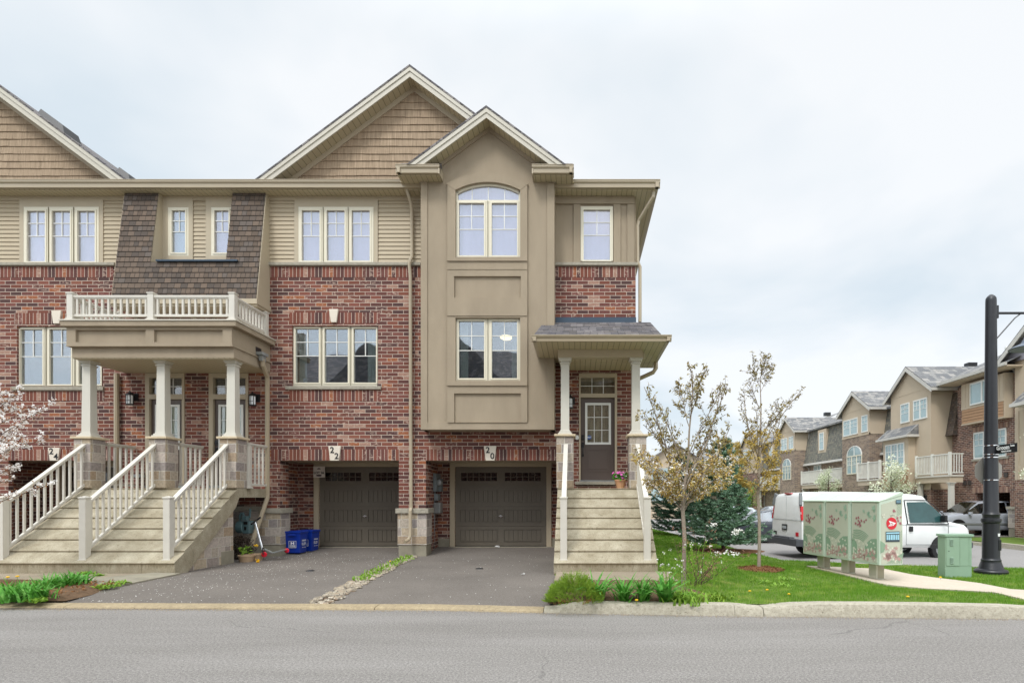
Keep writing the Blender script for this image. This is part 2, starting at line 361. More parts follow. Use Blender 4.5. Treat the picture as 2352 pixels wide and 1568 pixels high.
SPRUCE = leafmat('spruce_needle', [S(84,114,88), S(118,148,124), S(96,128,98), S(146,172,150)], 5, trans=.1)
SPRUCED = leafmat('dark_spruce_needle', [S(54,84,66), S(80,112,88), S(66,98,76), S(100,130,106)], 5, trans=.1)
GRASSM = leafmat('lawn_blade', [S(84,124,28), S(108,152,42), S(94,138,34), S(136,168,62), S(164,168,92)], 3.5, trans=.3)
LILY = leafmat('daylily_leaf', [S(62,120,40), S(100,164,64), S(78,140,50), S(130,184,92)], 7, trans=.25)
WEED = leafmat('weed_leaf', [S(96,140,46), S(140,176,66), S(112,150,56)], 9, trans=.3)
JUNIP = leafmat('juniper_leaf', [S(92,124,32), S(130,158,50), S(106,138,40), S(148,172,72)], 8, trans=.2)
BROWNL = leafmat('dry_leaf', [S(132,86,50), S(160,112,70), S(110,76,52)], 9)
YEL = leafmat('yellow_petal', [S(236,188,30), S(250,210,60)], 20)
PINK = leafmat('pink_petal', [S(206,84,170), S(232,120,196), S(190,60,150)], 20)

def groundmat(name, c1, c2, scale, speck=None, sscale=120, bump=.4, big=.4, rough=.9, bigcol=.12):
    m, n, b = newmat(name)
    t = noise(n, scale, 6, .7); r = ramp(n, t.outputs[0], [(.3, c1), (.7, c2)])
    t2 = noise(n, big, 4, .6); r2 = ramp(n, t2.outputs[0], [(.3, (1-bigcol,)*3), (.7, (1+bigcol,)*3)])
    mm = n.nodes.new('ShaderNodeMix'); mm.data_type = 'RGBA'; mm.blend_type = 'MULTIPLY'; mm.inputs[0].default_value = 1
    n.links.new(r.outputs[0], mm.inputs[6]); n.links.new(r2.outputs[0], mm.inputs[7]); col = mm.outputs[2]
    if speck:
        t3 = noise(n, sscale, 2, .5)
        k = math_n(n.nodes, n.links, 'MULTIPLY', math_n(n.nodes, n.links, 'SUBTRACT', t3.outputs[0], .62), 12, True)
        m3 = n.nodes.new('ShaderNodeMix'); m3.data_type = 'RGBA'; n.links.new(k, m3.inputs[0]); n.links.new(col, m3.inputs[6]); m3.inputs[7].default_value = (*speck, 1); col = m3.outputs[2]
    n.links.new(col, b.inputs['Base Color']); b.inputs['Roughness'].default_value = rough; b.inputs['Specular IOR Level'].default_value = .25
    bumpit(n, b, t.outputs[0], bump, .01); MATS[name] = m; return m
def roadmat():
    m, n, b = newmat('road_asphalt'); nd, lk = n.nodes, n.links
    c = nd.new('ShaderNodeTexCoord'); t = noise(n, 46, 6, .75, c.outputs['Object']); r = ramp(n, t.outputs[0], [(.3, S(92,89,86)), (.52, S(132,128,124)), (.72, S(172,168,162))])
    mp = nd.new('ShaderNodeMapping'); mp.inputs['Scale'].default_value = (.22,1.3,1); lk.new(c.outputs['Object'], mp.inputs[0])
    t2 = noise(n, 1, 5, .65, mp.outputs[0]); r2 = ramp(n, t2.outputs[0], [(.3,(.84,.83,.82)),(.7,(1.10,1.10,1.10))])
    mm = nd.new('ShaderNodeMix'); mm.data_type = 'RGBA'; mm.blend_type = 'MULTIPLY'; mm.inputs[0].default_value = 1; lk.new(r.outputs[0], mm.inputs[6]); lk.new(r2.outputs[0], mm.inputs[7])
    t3 = noise(n, 150, 2, .5, c.outputs['Object']); k = math_n(nd, lk, 'MULTIPLY', math_n(nd, lk, 'SUBTRACT', t3.outputs[0], .60), 10, True)
    m3 = nd.new('ShaderNodeMix'); m3.data_type = 'RGBA'; lk.new(k, m3.inputs[0]); lk.new(mm.outputs[2], m3.inputs[6]); m3.inputs[7].default_value = (*S(190,186,180),1)
    wn = noise(n, 2.2, 4, .6, c.outputs['Object']); va = nd.new('ShaderNodeVectorMath'); va.operation = 'MULTIPLY_ADD'; lk.new(wn.outputs['Color'], va.inputs[0]); va.inputs[1].default_value = (.35,.35,0); lk.new(c.outputs['Object'], va.inputs[2])
    vo = nd.new('ShaderNodeTexVoronoi'); vo.feature = 'DISTANCE_TO_EDGE'; vo.inputs['Scale'].default_value = .38; lk.new(va.outputs[0], vo.inputs['Vector'])
    ck = math_n(nd, lk, 'LESS_THAN', vo.outputs['Distance'], .0028); msk = noise(n, .35, 2, .5, c.outputs['Object']); ck = math_n(nd, lk, 'MULTIPLY', ck, math_n(nd, lk, 'GREATER_THAN', msk.outputs[0], .56)); ck = math_n(nd, lk, 'MULTIPLY', ck, .28)
    m4 = nd.new('ShaderNodeMix'); m4.data_type = 'RGBA'; lk.new(ck, m4.inputs[0]); lk.new(m3.outputs[2], m4.inputs[6]); m4.inputs[7].default_value = (*S(58,56,54),1)
    lk.new(m4.outputs[2], b.inputs['Base Color']); b.inputs['Roughness'].default_value = .9; b.inputs['Specular IOR Level'].default_value = .2; bumpit(n, b, t.outputs[0], .8, .012); return m
ROADM = roadmat()
DRIVEM = groundmat('drive_asphalt', S(88,82,76), S(124,117,110), 60, S(150,145,139), 90, .6, .7, bigcol=.14)
SIDEM = groundmat('side_asphalt', S(128,125,122), S(152,148,146), 20, None, 50, .2, .4, bigcol=.05)
WALKM = groundmat('walk_concrete', S(180,166,148), S(202,190,174), 25, None, 50, .3, .8, bigcol=.06)
CURBM = groundmat('curb_concrete', S(146,140,124), S(184,177,160), 22, S(120,112,96), 60, .7, 1.5, bigcol=.1)
CURBD = groundmat('worn_curb_concrete', S(136,122,98), S(172,156,126), 22, S(112,100,84), 60, .7, 1.5, bigcol=.12)
EARTHM = groundmat('lawn_soil', S(78,98,36), S(104,126,50), 12, None, 50, .6, 1.2)
BASEM = groundmat('far_ground', S(96,104,70), S(120,124,90), 2, None, 50, .2, .2)
GRAVM = groundmat('gravel', S(128,116,98), S(168,156,136), 60, S(110,100,86), 60, 1, 2)

def glass(name, tint, refl, rough=.02):
    m, n, b = newmat(name)
    n.nodes.remove(b); o = n.nodes['Material Output']
    g = n.nodes.new('ShaderNodeBsdfGlossy'); g.inputs['Roughness'].default_value = rough; g.inputs[0].default_value = (.95,.96,1,1)
    t = n.nodes.new('ShaderNodeBsdfTransparent'); t.inputs[0].default_value = (*tint, 1)
    lw = n.nodes.new('ShaderNodeLayerWeight'); lw.inputs[0].default_value = .25
    f = math_n(n.nodes, n.links, 'ADD', math_n(n.nodes, n.links, 'MULTIPLY', lw.outputs[0], .6), refl, True)
    nz_ = noise(n, .8, 2, .5); bp = n.nodes.new('ShaderNodeBump'); bp.inputs['Strength'].default_value = .12; bp.inputs['Distance'].default_value = .05
    n.links.new(nz_.outputs[0], bp.inputs['Height']); n.links.new(bp.outputs[0], g.inputs['Normal'])
    s = n.nodes.new('ShaderNodeMixShader'); n.links.new(f, s.inputs[0]); n.links.new(t.outputs[0], s.inputs[1]); n.links.new(g.outputs[0], s.inputs[2])
    n.links.new(s.outputs[0], o.inputs[0]); MATS[name] = m; return m
GLASS = glass('window_glass', (.86,.9,.92), .20)
GLASSE = glass('door_glass', (.95,.95,.92), .08)
GLASSD = glass('garage_glass', (.5,.5,.5), .03)
GLASSB = glass('bright_window_glass', (.92,.92,.97), .20)
CARGL = glass('car_glass', (.28,.36,.36), .18)
LANT = mat('lantern_glass', S(246,250,250), .3, var=.03)

def soffitmat(name, col, pitch=.12, useN=True):
    m, n, b = newmat(name); vec, u, v = wallcoord(n)
    c = n.nodes.new('ShaderNodeTexCoord'); sp = n.nodes.new('ShaderNodeSeparateXYZ'); n.links.new(c.outputs['Object'], sp.inputs[0])
    fr = math_n(n.nodes, n.links, 'FRACT', math_n(n.nodes, n.links, 'DIVIDE', sp.outputs[0], pitch))
    ln = math_n(n.nodes, n.links, 'LESS_THAN', fr, .10)
    mx_ = n.nodes.new('ShaderNodeMix'); mx_.data_type = 'RGBA'; n.links.new(ln, mx_.inputs[0]); mx_.inputs[6].default_value = (*col, 1); mx_.inputs[7].default_value = (*[x*.45 for x in col], 1)
    n.links.new(mx_.outputs[2], b.inputs['Base Color']); b.inputs['Roughness'].default_value = .5
    bumpit(n, b, math_n(n.nodes, n.links, 'SUBTRACT', 1, ln), .5, .01); MATS[name] = m; return m
SOFF = soffitmat('vented_soffit', S(182,169,140))
def shakemat():
    m, n, b = newmat('cedar_shake')
    c = n.nodes.new('ShaderNodeTexCoord'); mp = n.nodes.new('ShaderNodeMapping'); mp.inputs['Scale'].default_value = (34,1,1.6); n.links.new(c.outputs['Object'], mp.inputs[0])
    t = noise(n, 1, 5, .7, mp.outputs[0]); r = ramp(n, t.outputs[0], [(.3, S(126,107,86)), (.5, S(154,133,109)), (.75, S(184,162,136))])
    n.links.new(r.outputs[0], b.inputs['Base Color']); b.inputs['Roughness'].default_value = .8
    bumpit(n, b, t.outputs[0], .6, .008); MATS['cedar_shake'] = m; return m
SHAKE = shakemat()
def carpaint(name, col, rough=.25):
    m, n, b = newmat(name); t = noise(n, 2, 3, .5); r = ramp(n, t.outputs[0], [(.3, tuple(x*.95 for x in col)), (.7, tuple(x*1.04 for x in col))])
    n.links.new(r.outputs[0], b.inputs['Base Color']); b.inputs['Roughness'].default_value = rough; b.inputs['Coat Weight'].default_value = .6; b.inputs['Coat Roughness'].default_value = .06
    MATS[name] = m; return m
VANW = carpaint('white_van_paint', S(236,238,236), .3)
SUVG = carpaint('grey_car_paint', S(166,170,178))
DKCAR = carpaint('dark_car_paint', S(58,62,70))
PALECAR = carpaint('pale_car_paint', S(176,186,192))
TYRE = mat('tyre_rubber', S(34,34,36), .85)
BUMP = mat('bumper_plastic', S(70,72,76), .5)
TAIL = mat('tail_light', S(200,36,42), .2)
AMBER = mat('amber_light', S(230,130,60), .2)
BOXGRN = mat('cabinet_green', S(136,162,140), .55, var=.06, scale=2)
MAILG = mat('mailbox_green', S(190,204,188), .45, var=.04, scale=1.5)
MAILP = mat('mailbox_panel', S(186,189,172), .4, var=.08, scale=1.1)
MAILLEG = mat('mailbox_leg', S(186,184,168), .5, var=.08)
PGRN = mat('print_green', S(134,160,136), .5, var=.08, scale=3)
PPINK = mat('print_pink', S(182,148,142), .5, var=.12, scale=6)
PROSE = mat('print_rose', S(160,100,108), .5, var=.1)
PCREAM = mat('print_cream', S(208,208,192), .5, var=.05)
PDARK = mat('print_dark', S(52,64,74), .5)
PRED = mat('print_red', S(206,36,52), .4)
PBLUE = mat('print_blue', S(150,196,214), .4)
LAMPB = mat('lamp_black', S(30,31,36), .4, var=.15, scale=6, bump=.15, bscale=60)
STEELB = mat('sign_back', S(150,146,140), .4, metal=.3, var=.05)
exec_marker = 0
# ================================================================== ground, roads, kerbs
rng = random.Random(7)
YF = 14.0                 # brick facade
YG = 15.35                # garage doors
def interp(tab, x):
    if x <= tab[0][0]: return tab[0][1]
    for (a, b), (c, d) in zip(tab, tab[1:]):
        if x <= c: return b+(d-b)*(x-a)/(c-a)
    return tab[-1][1]
CURB = [(-20,8.0),(-7.86,7.80),(-1.92,7.67),(-.51,7.5),(1.94,7.3),(5.5,7.12),(14,6.9),(40,6.6)]
def strip(name, mat_, ys, xl, xr, hz, nx=10, kind=True):
    m = MB(); vs = []; fs = []
    for y in ys:
        a, b = xl(y), xr(y)
        for i in range(nx+1):
            x = a+(b-a)*i/nx; vs.append((x, y, hz(x, y)))
    for j in range(len(ys)-1):
        for i in range(nx):
            k = j*(nx+1)+i; fs.append((k, k+1, k+nx+2, k+nx+1))
    m.add(vs, fs); o = m.build(name, mat_, smooth='all')
    return struct(o)
g = MB().quad((-400,-400,-1.3),(400,-400,-1.3),(400,900,-1.3),(-400,900,-1.3)).build('ground', BASEM); struct(g)
# the street in front of the houses
m = MB(); xs = [-60,-20,-7.86,-1.92,-.51,1.94,5.5,14,40]
for a, b in zip(xs, xs[1:]):
    m.quad((a,-40,0),(b,-40,0),(b,interp(CURB,b)+.1,0),(a,interp(CURB,a)+.1,0))
struct(m.build('road', ROADM))
def hdrive(x, y): return interp([(7.4,-.02),(8.35,.04),(10,.07),(13.9,.08),(14.6,.13),(15.3,.2),(15.8,.2)], y)
STX = [(7.5,-3.55),(13.7,-4.04),(16,-4.1)]
ysd = [7.5,7.9,8.5,9.2,10,11,12,13,13.9,14.2,14.6,15,15.3,15.7]
strip('driveway', DRIVEM, ysd, lambda y: -20, lambda y: interp(STX, y)-.12, hdrive, 6)
strip('driveway', DRIVEM, ysd, lambda y: interp(STX, y)+.12, lambda y: 1.2 if y > 9.6 else -.40, hdrive, 6)
strip('drive_joint', SOIL, ysd, lambda y: interp(STX, y)-.14, lambda y: interp(STX, y)+.14, lambda x, y: hdrive(x, y)-.01, 2)
def hlawn(x, y):
    h = .115 - .052*max(0, min(x, 7)-2) if y > 8 else .115
    h = interp([(7.2,.115),(8.2,.115),(10,h),(60,h)], y) if y > 8.0 else .115
    if y > 13: h -= .0*(y-13)
    if x < 1.75 and 9.5 < y < 10.9: h -= .06
    return h + .012*math.sin(x*1.7)*math.sin(y*1.3)
XR = [(7.0,14),(13.0,13.5),(13.2,11.8),(13.4,10.3),(14.1,7.96),(14.3,5.08),(16.2,4.74),(18.2,4.76),(26,3.65),(28,3.4)]
XLf = lambda y: -.45 if y < 10.6 else 1.30
ysl = [6.95+.2*i for i in range(10)]+[9+.3*i for i in range(15)]+[13.45,13.7,14.0,14.3,15,16,17,18,20,22,24,26]
def yfront_lawn(): pass
m = MB(); vs = []; fs = []; nx = 40
rows = [0,.15,.4,.8,1.2,1.6,2.0,2.6,3.2]+[3.6+.35*i for i in range(9)]
for r_ in rows:       # near part follows the kerb
    for i in range(nx+1):
        x = -.45+(14.5)*i/nx; y = interp(CURB, x)+.22+r_; y = min(y, 13.2)
        vs.append((x, y, hlawn(x, y)))
for j in range(len(rows)-1):
    for i in range(nx): k = j*(nx+1)+i; fs.append((k,k+1,k+nx+2,k+nx+1))
ys2 = [13.2,13.4,13.7,14.1,14.3,15,16.2,17,18.2,20,22,24,26,28]; b0 = len(vs)
nearY = max(v[1] for v in vs)
for y in ys2:
    for i in range(nx+1):
        x = 1.2+(interp(XR, y)-1.2)*i/nx; vs.append((x, y, hlawn(x, y)))
for j in range(len(ys2)-1):
    for i in range(nx): k = b0+j*(nx+1)+i; fs.append((k,k+1,k+nx+2,k+nx+1))
# fill between the kerb-following rows and y=13.2
m.add(vs, fs); base_y = [interp(CURB, -.45+14.5*i/nx)+.22+rows[-1] for i in range(nx+1)]
for i in range(nx):
    xa, xb = -.45+14.5*i/nx, -.45+14.5*(i+1)/nx; ya, yb = min(13.2, base_y[i]), min(13.2, base_y[i+1])
    if xa > 1.15 and (ya < 13.2 or yb < 13.2):
        m.quad((xa,ya,hlawn(xa,ya)),(xb,yb,hlawn(xb,yb)),(xb,13.2,hlawn(xb,13.2)),(xa,13.2,hlawn(xa,13.2)))
struct(m.build('lawn', EARTHM, smooth='all'))
# the lane at the side and the verge across it
hs = lambda x, y: -.34-.008*max(0, y-16)
strip('side_street', SIDEM, [12.6,14,16,20,26,34,50,90,160], lambda y: -30 if y > 28.5 else 1.0, lambda y: 16.0 if y > 13 else 16.0, hs, 4)
strip('side_street', SIDEM, [-40,0,7,12.6], lambda y: 14.2, lambda y: 16.0, lambda x, y: -.34 if y > 9 else -.02, 2)
m = MB(); m.box(15.9,16.15,13,22.6,-.45,-.2).box(15.9,16.15,22.6,24.9,-.45,-.27).box(15.9,16.15,24.9,150,-1.6,-.3)
tag(struct(m.build('curb', CURBM)))
strip('far_verge', EARTHM, [13,20,25.4,25.45,160], lambda y: 16.1, lambda y: 34, lambda x, y: -.24, 2)
strip('far_driveway', DRIVEM, [25.5,28.8], lambda y: 16.1, lambda y: 22.4, lambda x, y: -.23, 2)
strip('far_driveway', DRIVEM, [31,34.2], lambda y: 16.1, lambda y: 22.4, lambda x, y: -.23, 2)
# kerbs
def curb(name, mat_, sts):
    m = MB(); vs = []; fs = []
    for x, zt, wd in sts:
        y = interp(CURB, x)
        vs += [(x,y,-.02),(x,y+.02,max(.004,zt*.55)),(x,y+.05,zt-.004),(x,y+.075,zt),(x,y+wd-.02,zt+.006),(x,y+wd,zt-.03),(x,y+wd,-.05)]
    n = 7
    for i in range(len(sts)-1):
        for k in range(n-1): a = i*n+k; fs.append((a, a+n, a+n+1, a+1))
    m.add(vs, fs); m.f.append(tuple(range(n))); m.f.append(tuple(range((len(sts)-1)*n, len(sts)*n))[::-1])
    return struct(m.build(name, mat_, smooth=True))
def rr(a, b, st):
    n = max(1, int((b-a)/st)); return [a+(b-a)*i/n for i in range(n+1)]
curb('curb', CURBD, [(x, .032+rng.uniform(-.003,.003), .26) for x in rr(-20,-7.0,.4)])
curb('curb', CURBD, [(x, .034+rng.uniform(-.002,.002), .26) for x in rr(-6.99,-2.75,.35)])
curb('curb', CURBD, [(x, .034+rng.uniform(-.002,.002), .26) for x in rr(-2.74,-.47,.35)])
curb('curb', CURBM, [(-.46,.04,.28),(-.3,.06,.28),(-.1,.10,.26),(.15,.125,.24),(.6,.13,.24),(1.2,.13,.24),(1.6,.131,.24),(1.98,.132,.24)])
curb('curb', CURBM, [(1.985,.13,.24),(2.1,.12,.25),(2.25,.105,.26),(2.34,.10,.27)])
curb('curb', CURBM, [(2.35,.10,.27),(2.5,.115,.27),(2.75,.14,.27),(3.1,.155,.25),(3.8,.158,.25),(4.6,.155,.25),(5.35,.145,.25),(5.8,.12,.25),(6.6,.10,.25),(9,.10,.25),(14,.1,.25)])
# footpath along the lane, curling to the kerb
LO = [(5.15,13.0),(5.15,12.81),(5.27,11.68),(5.35,10.62),(5.45,10.2),(5.85,9.7),(6.02,9.2),(6.0,8.3),(5.95,7.35)]
UP = [(6.95,13.0),(6.95,12.8),(7.05,12.2),(7.25,11.7),(7.45,11.3),(7.6,10.9),(7.65,10.2),(7.6,9.0),(7.5,7.3)]
m = MB()
for (a, b), (c, d) in zip(zip(LO, UP), zip(LO[1:], UP[1:])):
    q = [a, b, d, c]; q = [(p[0], p[1], hlawn(p[0], p[1])+.03) for p in q]
    m.quad(q[0], q[3], q[2], q[1]); m.quad(q[0], (q[0][0],q[0][1],q[0][2]-.06), (q[3][0],q[3][1],q[3][2]-.06), q[3])
struct(m.build('sidewalk', WALKM))
# aggregate pad before the right-hand steps, beds, left walk
m = MB(); m.box(-.42,1.66,9.55,10.75,.0,.128); struct(m.build('paved_pad', GRAVM, bevel=.01))
def bedmesh(name, pts, z, mat_):
    m = MB(); n = len(pts); cx_ = sum(p[0] for p in pts)/n; cy_ = sum(p[1] for p in pts)/n
    ring = [(p[0], p[1], z-.05) for p in pts]; inn = [(cx_+(p[0]-cx_)*.9, cy_+(p[1]-cy_)*.9, z+.015) for p in pts]
    m.add(ring+inn+[(cx_,cy_,z+.03)], [(i,(i+1)%n,n+(i+1)%n,n+i) for i in range(n)]+[(n+i,n+(i+1)%n,2*n) for i in range(n)])
    return struct(m.build(name, mat_, smooth='all'))
bedmesh('garden_bed', [(-.42,7.72),(.5,7.68),(1.6,7.6),(1.95,7.9),(1.75,8.7),(1.3,9.6),(-.3,9.6),(-.42,8.6)], .135, SOIL)
bedmesh('garden_bed', [(-12,8.15),(-8.2,8.1),(-7.25,8.1),(-7.3,8.6),(-7.55,9.2),(-8.3,9.6),(-9.6,9.9),(-12,10)], .10, SOIL)
struct(MB().box(-12.5,-7.62,9.7,10.8,.0,.095).build('paved_pad', GRAVM))
m = MB(); m.add([(-8.4,9.55,.085),(-7.45,9.35,.085),(-7.42,10.7,.1),(-7.9,10.7,.115),(-8.4,9.9,.115),(-8.4,9.55,.0),(-7.45,9.35,.0),(-7.42,10.7,.0)],[(0,1,2,3,4),(5,6,1,0),(6,7,2,1)]); struct(m.build('concrete_apron', CONCG))

# ================================================================== front row of townhouses
X = lambda px, Y=YF: PX(px, Y)
Z = lambda py, Y=YF: PZ(py, Y)
ZS = 8.829                          # soffit height
h24 = thing('townhouse', 'left townhouse with number 24 over its garage, cut off by the left edge', 'townhouse', (-12.5,YF,0), group='attached brick townhouses at the front')
h22 = thing('townhouse', 'middle brick townhouse with number 22 over its garage and a wide shingled gable', 'townhouse', (-6,YF,0), group='attached brick townhouses at the front')
h20 = thing('townhouse', 'end townhouse with number 20 over its garage and a tall tan stucco bay', 'townhouse', (-1.5,YF,0), group='attached brick townhouses at the front')
ZSB = Z(604); ZST = Z(611)
# openings
wlow24 = (X(39), X(236), Z(887), Z(749)); wlow22 = (X(670.5), X(868), Z(887), Z(748))
gar24 = (-13.9,-11.2,-.5,2.417); gar22 = (-7.285,-4.39,-.5,2.417); gar20 = (-3.73,-.50,-.5,2.417)
d24 = (-10.55,-9.60,1.76,4.53); d22 = (X(481),X(571),1.76,4.53); d20 = (X(1329.7),X(1417.2),1.80,Z(857.9))
bayhole = (-3.5,-.8,3.3,8.7)
def brickwall(par, x0, x1, holes, zb=1.245, extra=()):
    m = MB(); m.plate(x0, x1, -.1, ZST, YF, YF+.12, holes); return m.build('wall', BRICK, par)
brickwall(h24, -18, -9.2, [wlow24, gar24, d24]); brickwall(h22, -9.2, -4.0, [wlow22, gar22, d22]); brickwall(h20, -4.0, 1.38, [gar20, d20, bayhole])
# end wall, back wall
m = MB(); m.plate(-18, 1.38, -.1, 9.0, 24, 24.1); m.build('back_wall', BRICK, h20)
m = MB(); m.box(1.26,1.378,YF+.121,24,-.1,8.83); m.build('side_wall', BRICK, h20)
# window reveals are given by plate; soldier courses stand 4 mm proud
def soldier(par, px0, px1, py0, py1, Y=YF):
    MB().box(X(px0), X(px1), Y-.006, Y+.05, Z(py1), Z(py0)).build('soldier_course', SOLD, par)
soldier(h24, -170, 260, 613, 636.8); soldier(h22, 609, 966, 613, 636.8); soldier(h20, 1275, 1459.5, 613, 636.8)
soldier(h24, 33, 149, 719, 744); soldier(h22, 665, 872, 718, 742)
soldier(h24, 36, 240, 898, 920); soldier(h22, 665, 872, 896, 921)
soldier(h24, 15, 275, 1031.6, 1057); soldier(h22, 623, 917.5, 1031.6, 1057); soldier(h20, 978.5, 1280, 1031.6, 1057)
for par, a, b in ((h24,-170,266),(h22,606,967),(h20,1273,1465)):
    MB().box(X(a), X(b), YF-.06, YF+.1, ZST, ZSB).build('stone_band', SILL, par, bevel=.008)
MB().box(X(30), X(240), YF-.05, YF+.1, Z(896.5), Z(888)).build('window_sill', SILL, h24, bevel=.008)
MB().box(X(657), X(876), YF-.05, YF+.1, Z(894.5), Z(887)).build('window_sill', SILL, h22, bevel=.008)
# garage recesses
def recess(par, xa, xb, name='garage_recess', ob=None, db=None):
    m = MB(); m.plate(xa-.3, xb+.3, -.05, 2.6, YG, YG+.1, [(db[0],db[1],-.2,db[2])])
    m.quad((xa,YF+.13,-.05),(xa,YG,-.05),(xa,YG,2.44),(xa,YF+.13,2.44)); m.quad((xb,YG,-.05),(xb,YF+.13,-.05),(xb,YF+.13,2.44),(xb,YG,2.44))
    m.build(name, BRICK, par)
    MB().box(xa-.1, xb+.1, YF+.125, YG, 2.43, 2.6).build('recess_ceiling', TRIM, par)
recess(h22, -7.51, -4.36, db=(-6.93,-4.50,2.33)); recess(h20, -3.77, -.42, db=(-3.305,-.873,2.33)); recess(h24, -14.2,-11.0, db=(-13.7,-11.3,2.33))
for xa in (-7.30,): MB().box(-7.6,-7.285,YF+.121,YF+.42,-.1,2.43).build('jamb', BRICK, h22)
def lathe_handle(par, x, z, Y):
    m = MB(); m.box(x-.045, x+.045, Y-.03, Y-.015, z-.012, z+.012).box(x-.012,x+.012,Y-.04,Y,z-.02,z+.02); m.build('handle', CHROME, par, bevel=.003)
def garage_door(par, x0, x1, z0, z1, Y=YG, win=True, clutter=False):
    """steel door of four sections with grooved raised panels and a lite row at the top"""
    W = x1-x0; H = z1-z0; m = MB(); xm = (x0+x1)/2
    secs = [(z0+H*i/4, z0+H*(i+1)/4) for i in range(4)]
    holes = []; inb = []
    for i, (a, b) in enumerate(secs):
        for (pa, pb) in ((x0+W*.055, xm-W*.035), (xm+W*.035, x1-W*.055)):
            if i < 3: inb.append((pa, pb, a+.11, b-.09))
            else: holes.append((pa+.02, pb-.02, b-.37, b-.15))
    for i, (a, b) in enumerate(secs):
        hs_ = [h for h in holes+inb if a <= (h[2]+h[3])/2 <= b]
        m.plate(x0, x1, a+.003, b-.003, Y, Y+.04, hs_)
    for (a, b, c, d) in inb:
        m.box(a, b, Y+.020, Y+.03, c, d)
        m.plate(a-.012, b+.012, c-.012, d+.012, Y-.008, Y-.0005, [(a+.004,b-.004,c+.004,d-.004)])
        n = 8
        for k in range(n):
            xa = a+.012+(b-a-.024)*k/n; xb = a+.012+(b-a-.024)*(k+1)/n
            m.box(xa+.007, xb-.007, Y+.006, Y+.021, c+.015, d-.015)
    m.box(x0, x1, Y+.03, Y+.045, z0, z1)
    d = m.build('garage_door', GDOOR, par)
    g_ = MB(); mu = MB(); rb = MB()
    for (a, b, c, e) in holes:
        g_.box(a, b, Y+.018, Y+.024, c, e); rb.box(a, b, Y+.026, Y+.03, c, e)
        for k in range(1, 6): mu.box(a+(b-a)*k/6-.008, a+(b-a)*k/6+.008, Y+.008, Y+.018, c, e)
        mu.box(a, b, Y+.009, Y+.017, (c+e)/2-.007, (c+e)/2+.007)
    rb.build('lite_backing', mat('lite_shade', S(60,56,51), .8), d); g_.build('pane', GLASSD, d); mu.build('muntin', GDOOR, d)
    MB().box(x0-.02, x1+.02, Y-.01, Y+.05, z0-.03, z0-.005).build('weather_strip', BLACK, d)
    lathe_handle(d, xm, z0+H*.375, Y)
    f = MB(); f.box(x0-.14, x0-.005, Y-.05, Y+.06, z0-.05, z1+.13); f.box(x1+.005, x1+.14, Y-.05, Y+.06, z0-.05, z1+.13)
    f.box(x0-.005, x1+.005, Y-.048, Y+.06, z1+.005, z1+.13)
    f.build('door_frame', TRIM, par, bevel=.006)
garage_door(h22, -6.93, -4.50, .225, 2.325); garage_door(h20, -3.305, -.873, .225, 2.325); garage_door(h24, -13.7, -11.3, .225, 2.325)
for par, a, b in ((h22,-7.1,-4.36),(h20,-3.45,-.5)):
    MB().box(a, b, YG-.12, YG+.02, .12, .208).build('sill', CONCG, par, bevel=.01)
# concrete foot of the recess back walls
MB().box(-3.76,-3.46,YG-.02,YG+.04,.1,.42).box(-.72,-.42,YG-.02,YG+.04,.1,.42).build('foundation', CONCG, h20, bevel=.01)
# stone-faced piers of the garages
def pier_stone(par, x0, x1, ret=.45):
    m = MB(); m.box(x0-.02, x1+.03, YF-.045, YF+ret, Z(1251), Z(1178.3)); m.build('stone_veneer', STONE, par, bevel=.012)
    MB().box(x0-.06, x1+.08, YF-.09, YF+ret+.03, Z(1178.3), Z(1167)).build('stone_cap', SILL, par, bevel=.01)
    MB().box(x0-.0, x1+.02, YF-.03, YF+ret, -.1, Z(1251)).build('foundation', CONCG, par, bevel=.015)
pier_stone(h20, -4.39, -3.73); pier_stone(h22, -7.70, -7.285)
MB().box(-4.39,-3.73,YF+.121,YF+.45,-.1,2.43).build('pier', BRICK, h20)
MB().box(-11.2,-7.72,YF-.035,YF+.05,.355,1.20).build('stone_veneer', STONE, h22)
MB().box(-11.2,-7.72,YF-.07,YF+.05,1.20,1.30).build('stone_cap', SILL, h22)
MB().box(-11.2,-7.72,YF-.03,YF+.05,-.1,.355).build('foundation', CONCG, h22)
# number keystones
def keystone(par, px0, px1, py0, py1, a=None, b=None, inset=.045):
    x0, x1, z0, z1 = X(px0), X(px1), Z(py1), Z(py0)
    MB().prism([(x0,z1),(x0+inset,z0),(x1-inset,z0),(x1,z1)], 'y', YF-.05, YF+.05).build('keystone', SIGNW, par, bevel=.004)
    if a:
        xm = (x0+x1)/2; zh = z1-z0
        text('number', a, .205, LETTER, par, (xm-.055, YF-.054, z0+zh*.70), (1,0,0), (0,0,1), off=.004)
        text('number', b, .205, LETTER, par, (xm+.055, YF-.054, z0+zh*.29), (1,0,0), (0,0,1), off=.004)
keystone(h24, 114, 141, 1028, 1057.5, '2', '4'); keystone(h22, 755.9, 784.2, 1024, 1057.5, '2', '2')
keystone(h20, 896.2+680/3.15, 896.2+770/3.15, 1024, 1057.5, '2', '0')
keystone(h24, 121.8, 144, 714.6, 744); keystone(h22, 757.5, 778.5, 711, 741)
MB().box(X(720.8,15.25), X(746.7,15.25), 15.22, 15.245, Z(1096,15.25), Z(1070.7,15.25)).build('lot_sign', mat('lot_sign_panel', S(222,214,206), .6), h22)
text('lettering', 'LOT 26', .085, LETTER, h22, ((X(720.8,15.25)+X(746.7,15.25))/2, 15.216, Z(1085.5,15.25)), (1,0,0), (0,0,1), off=.002)
m = MB(); xc = (X(720.8,15.25)+X(746.7,15.25))/2
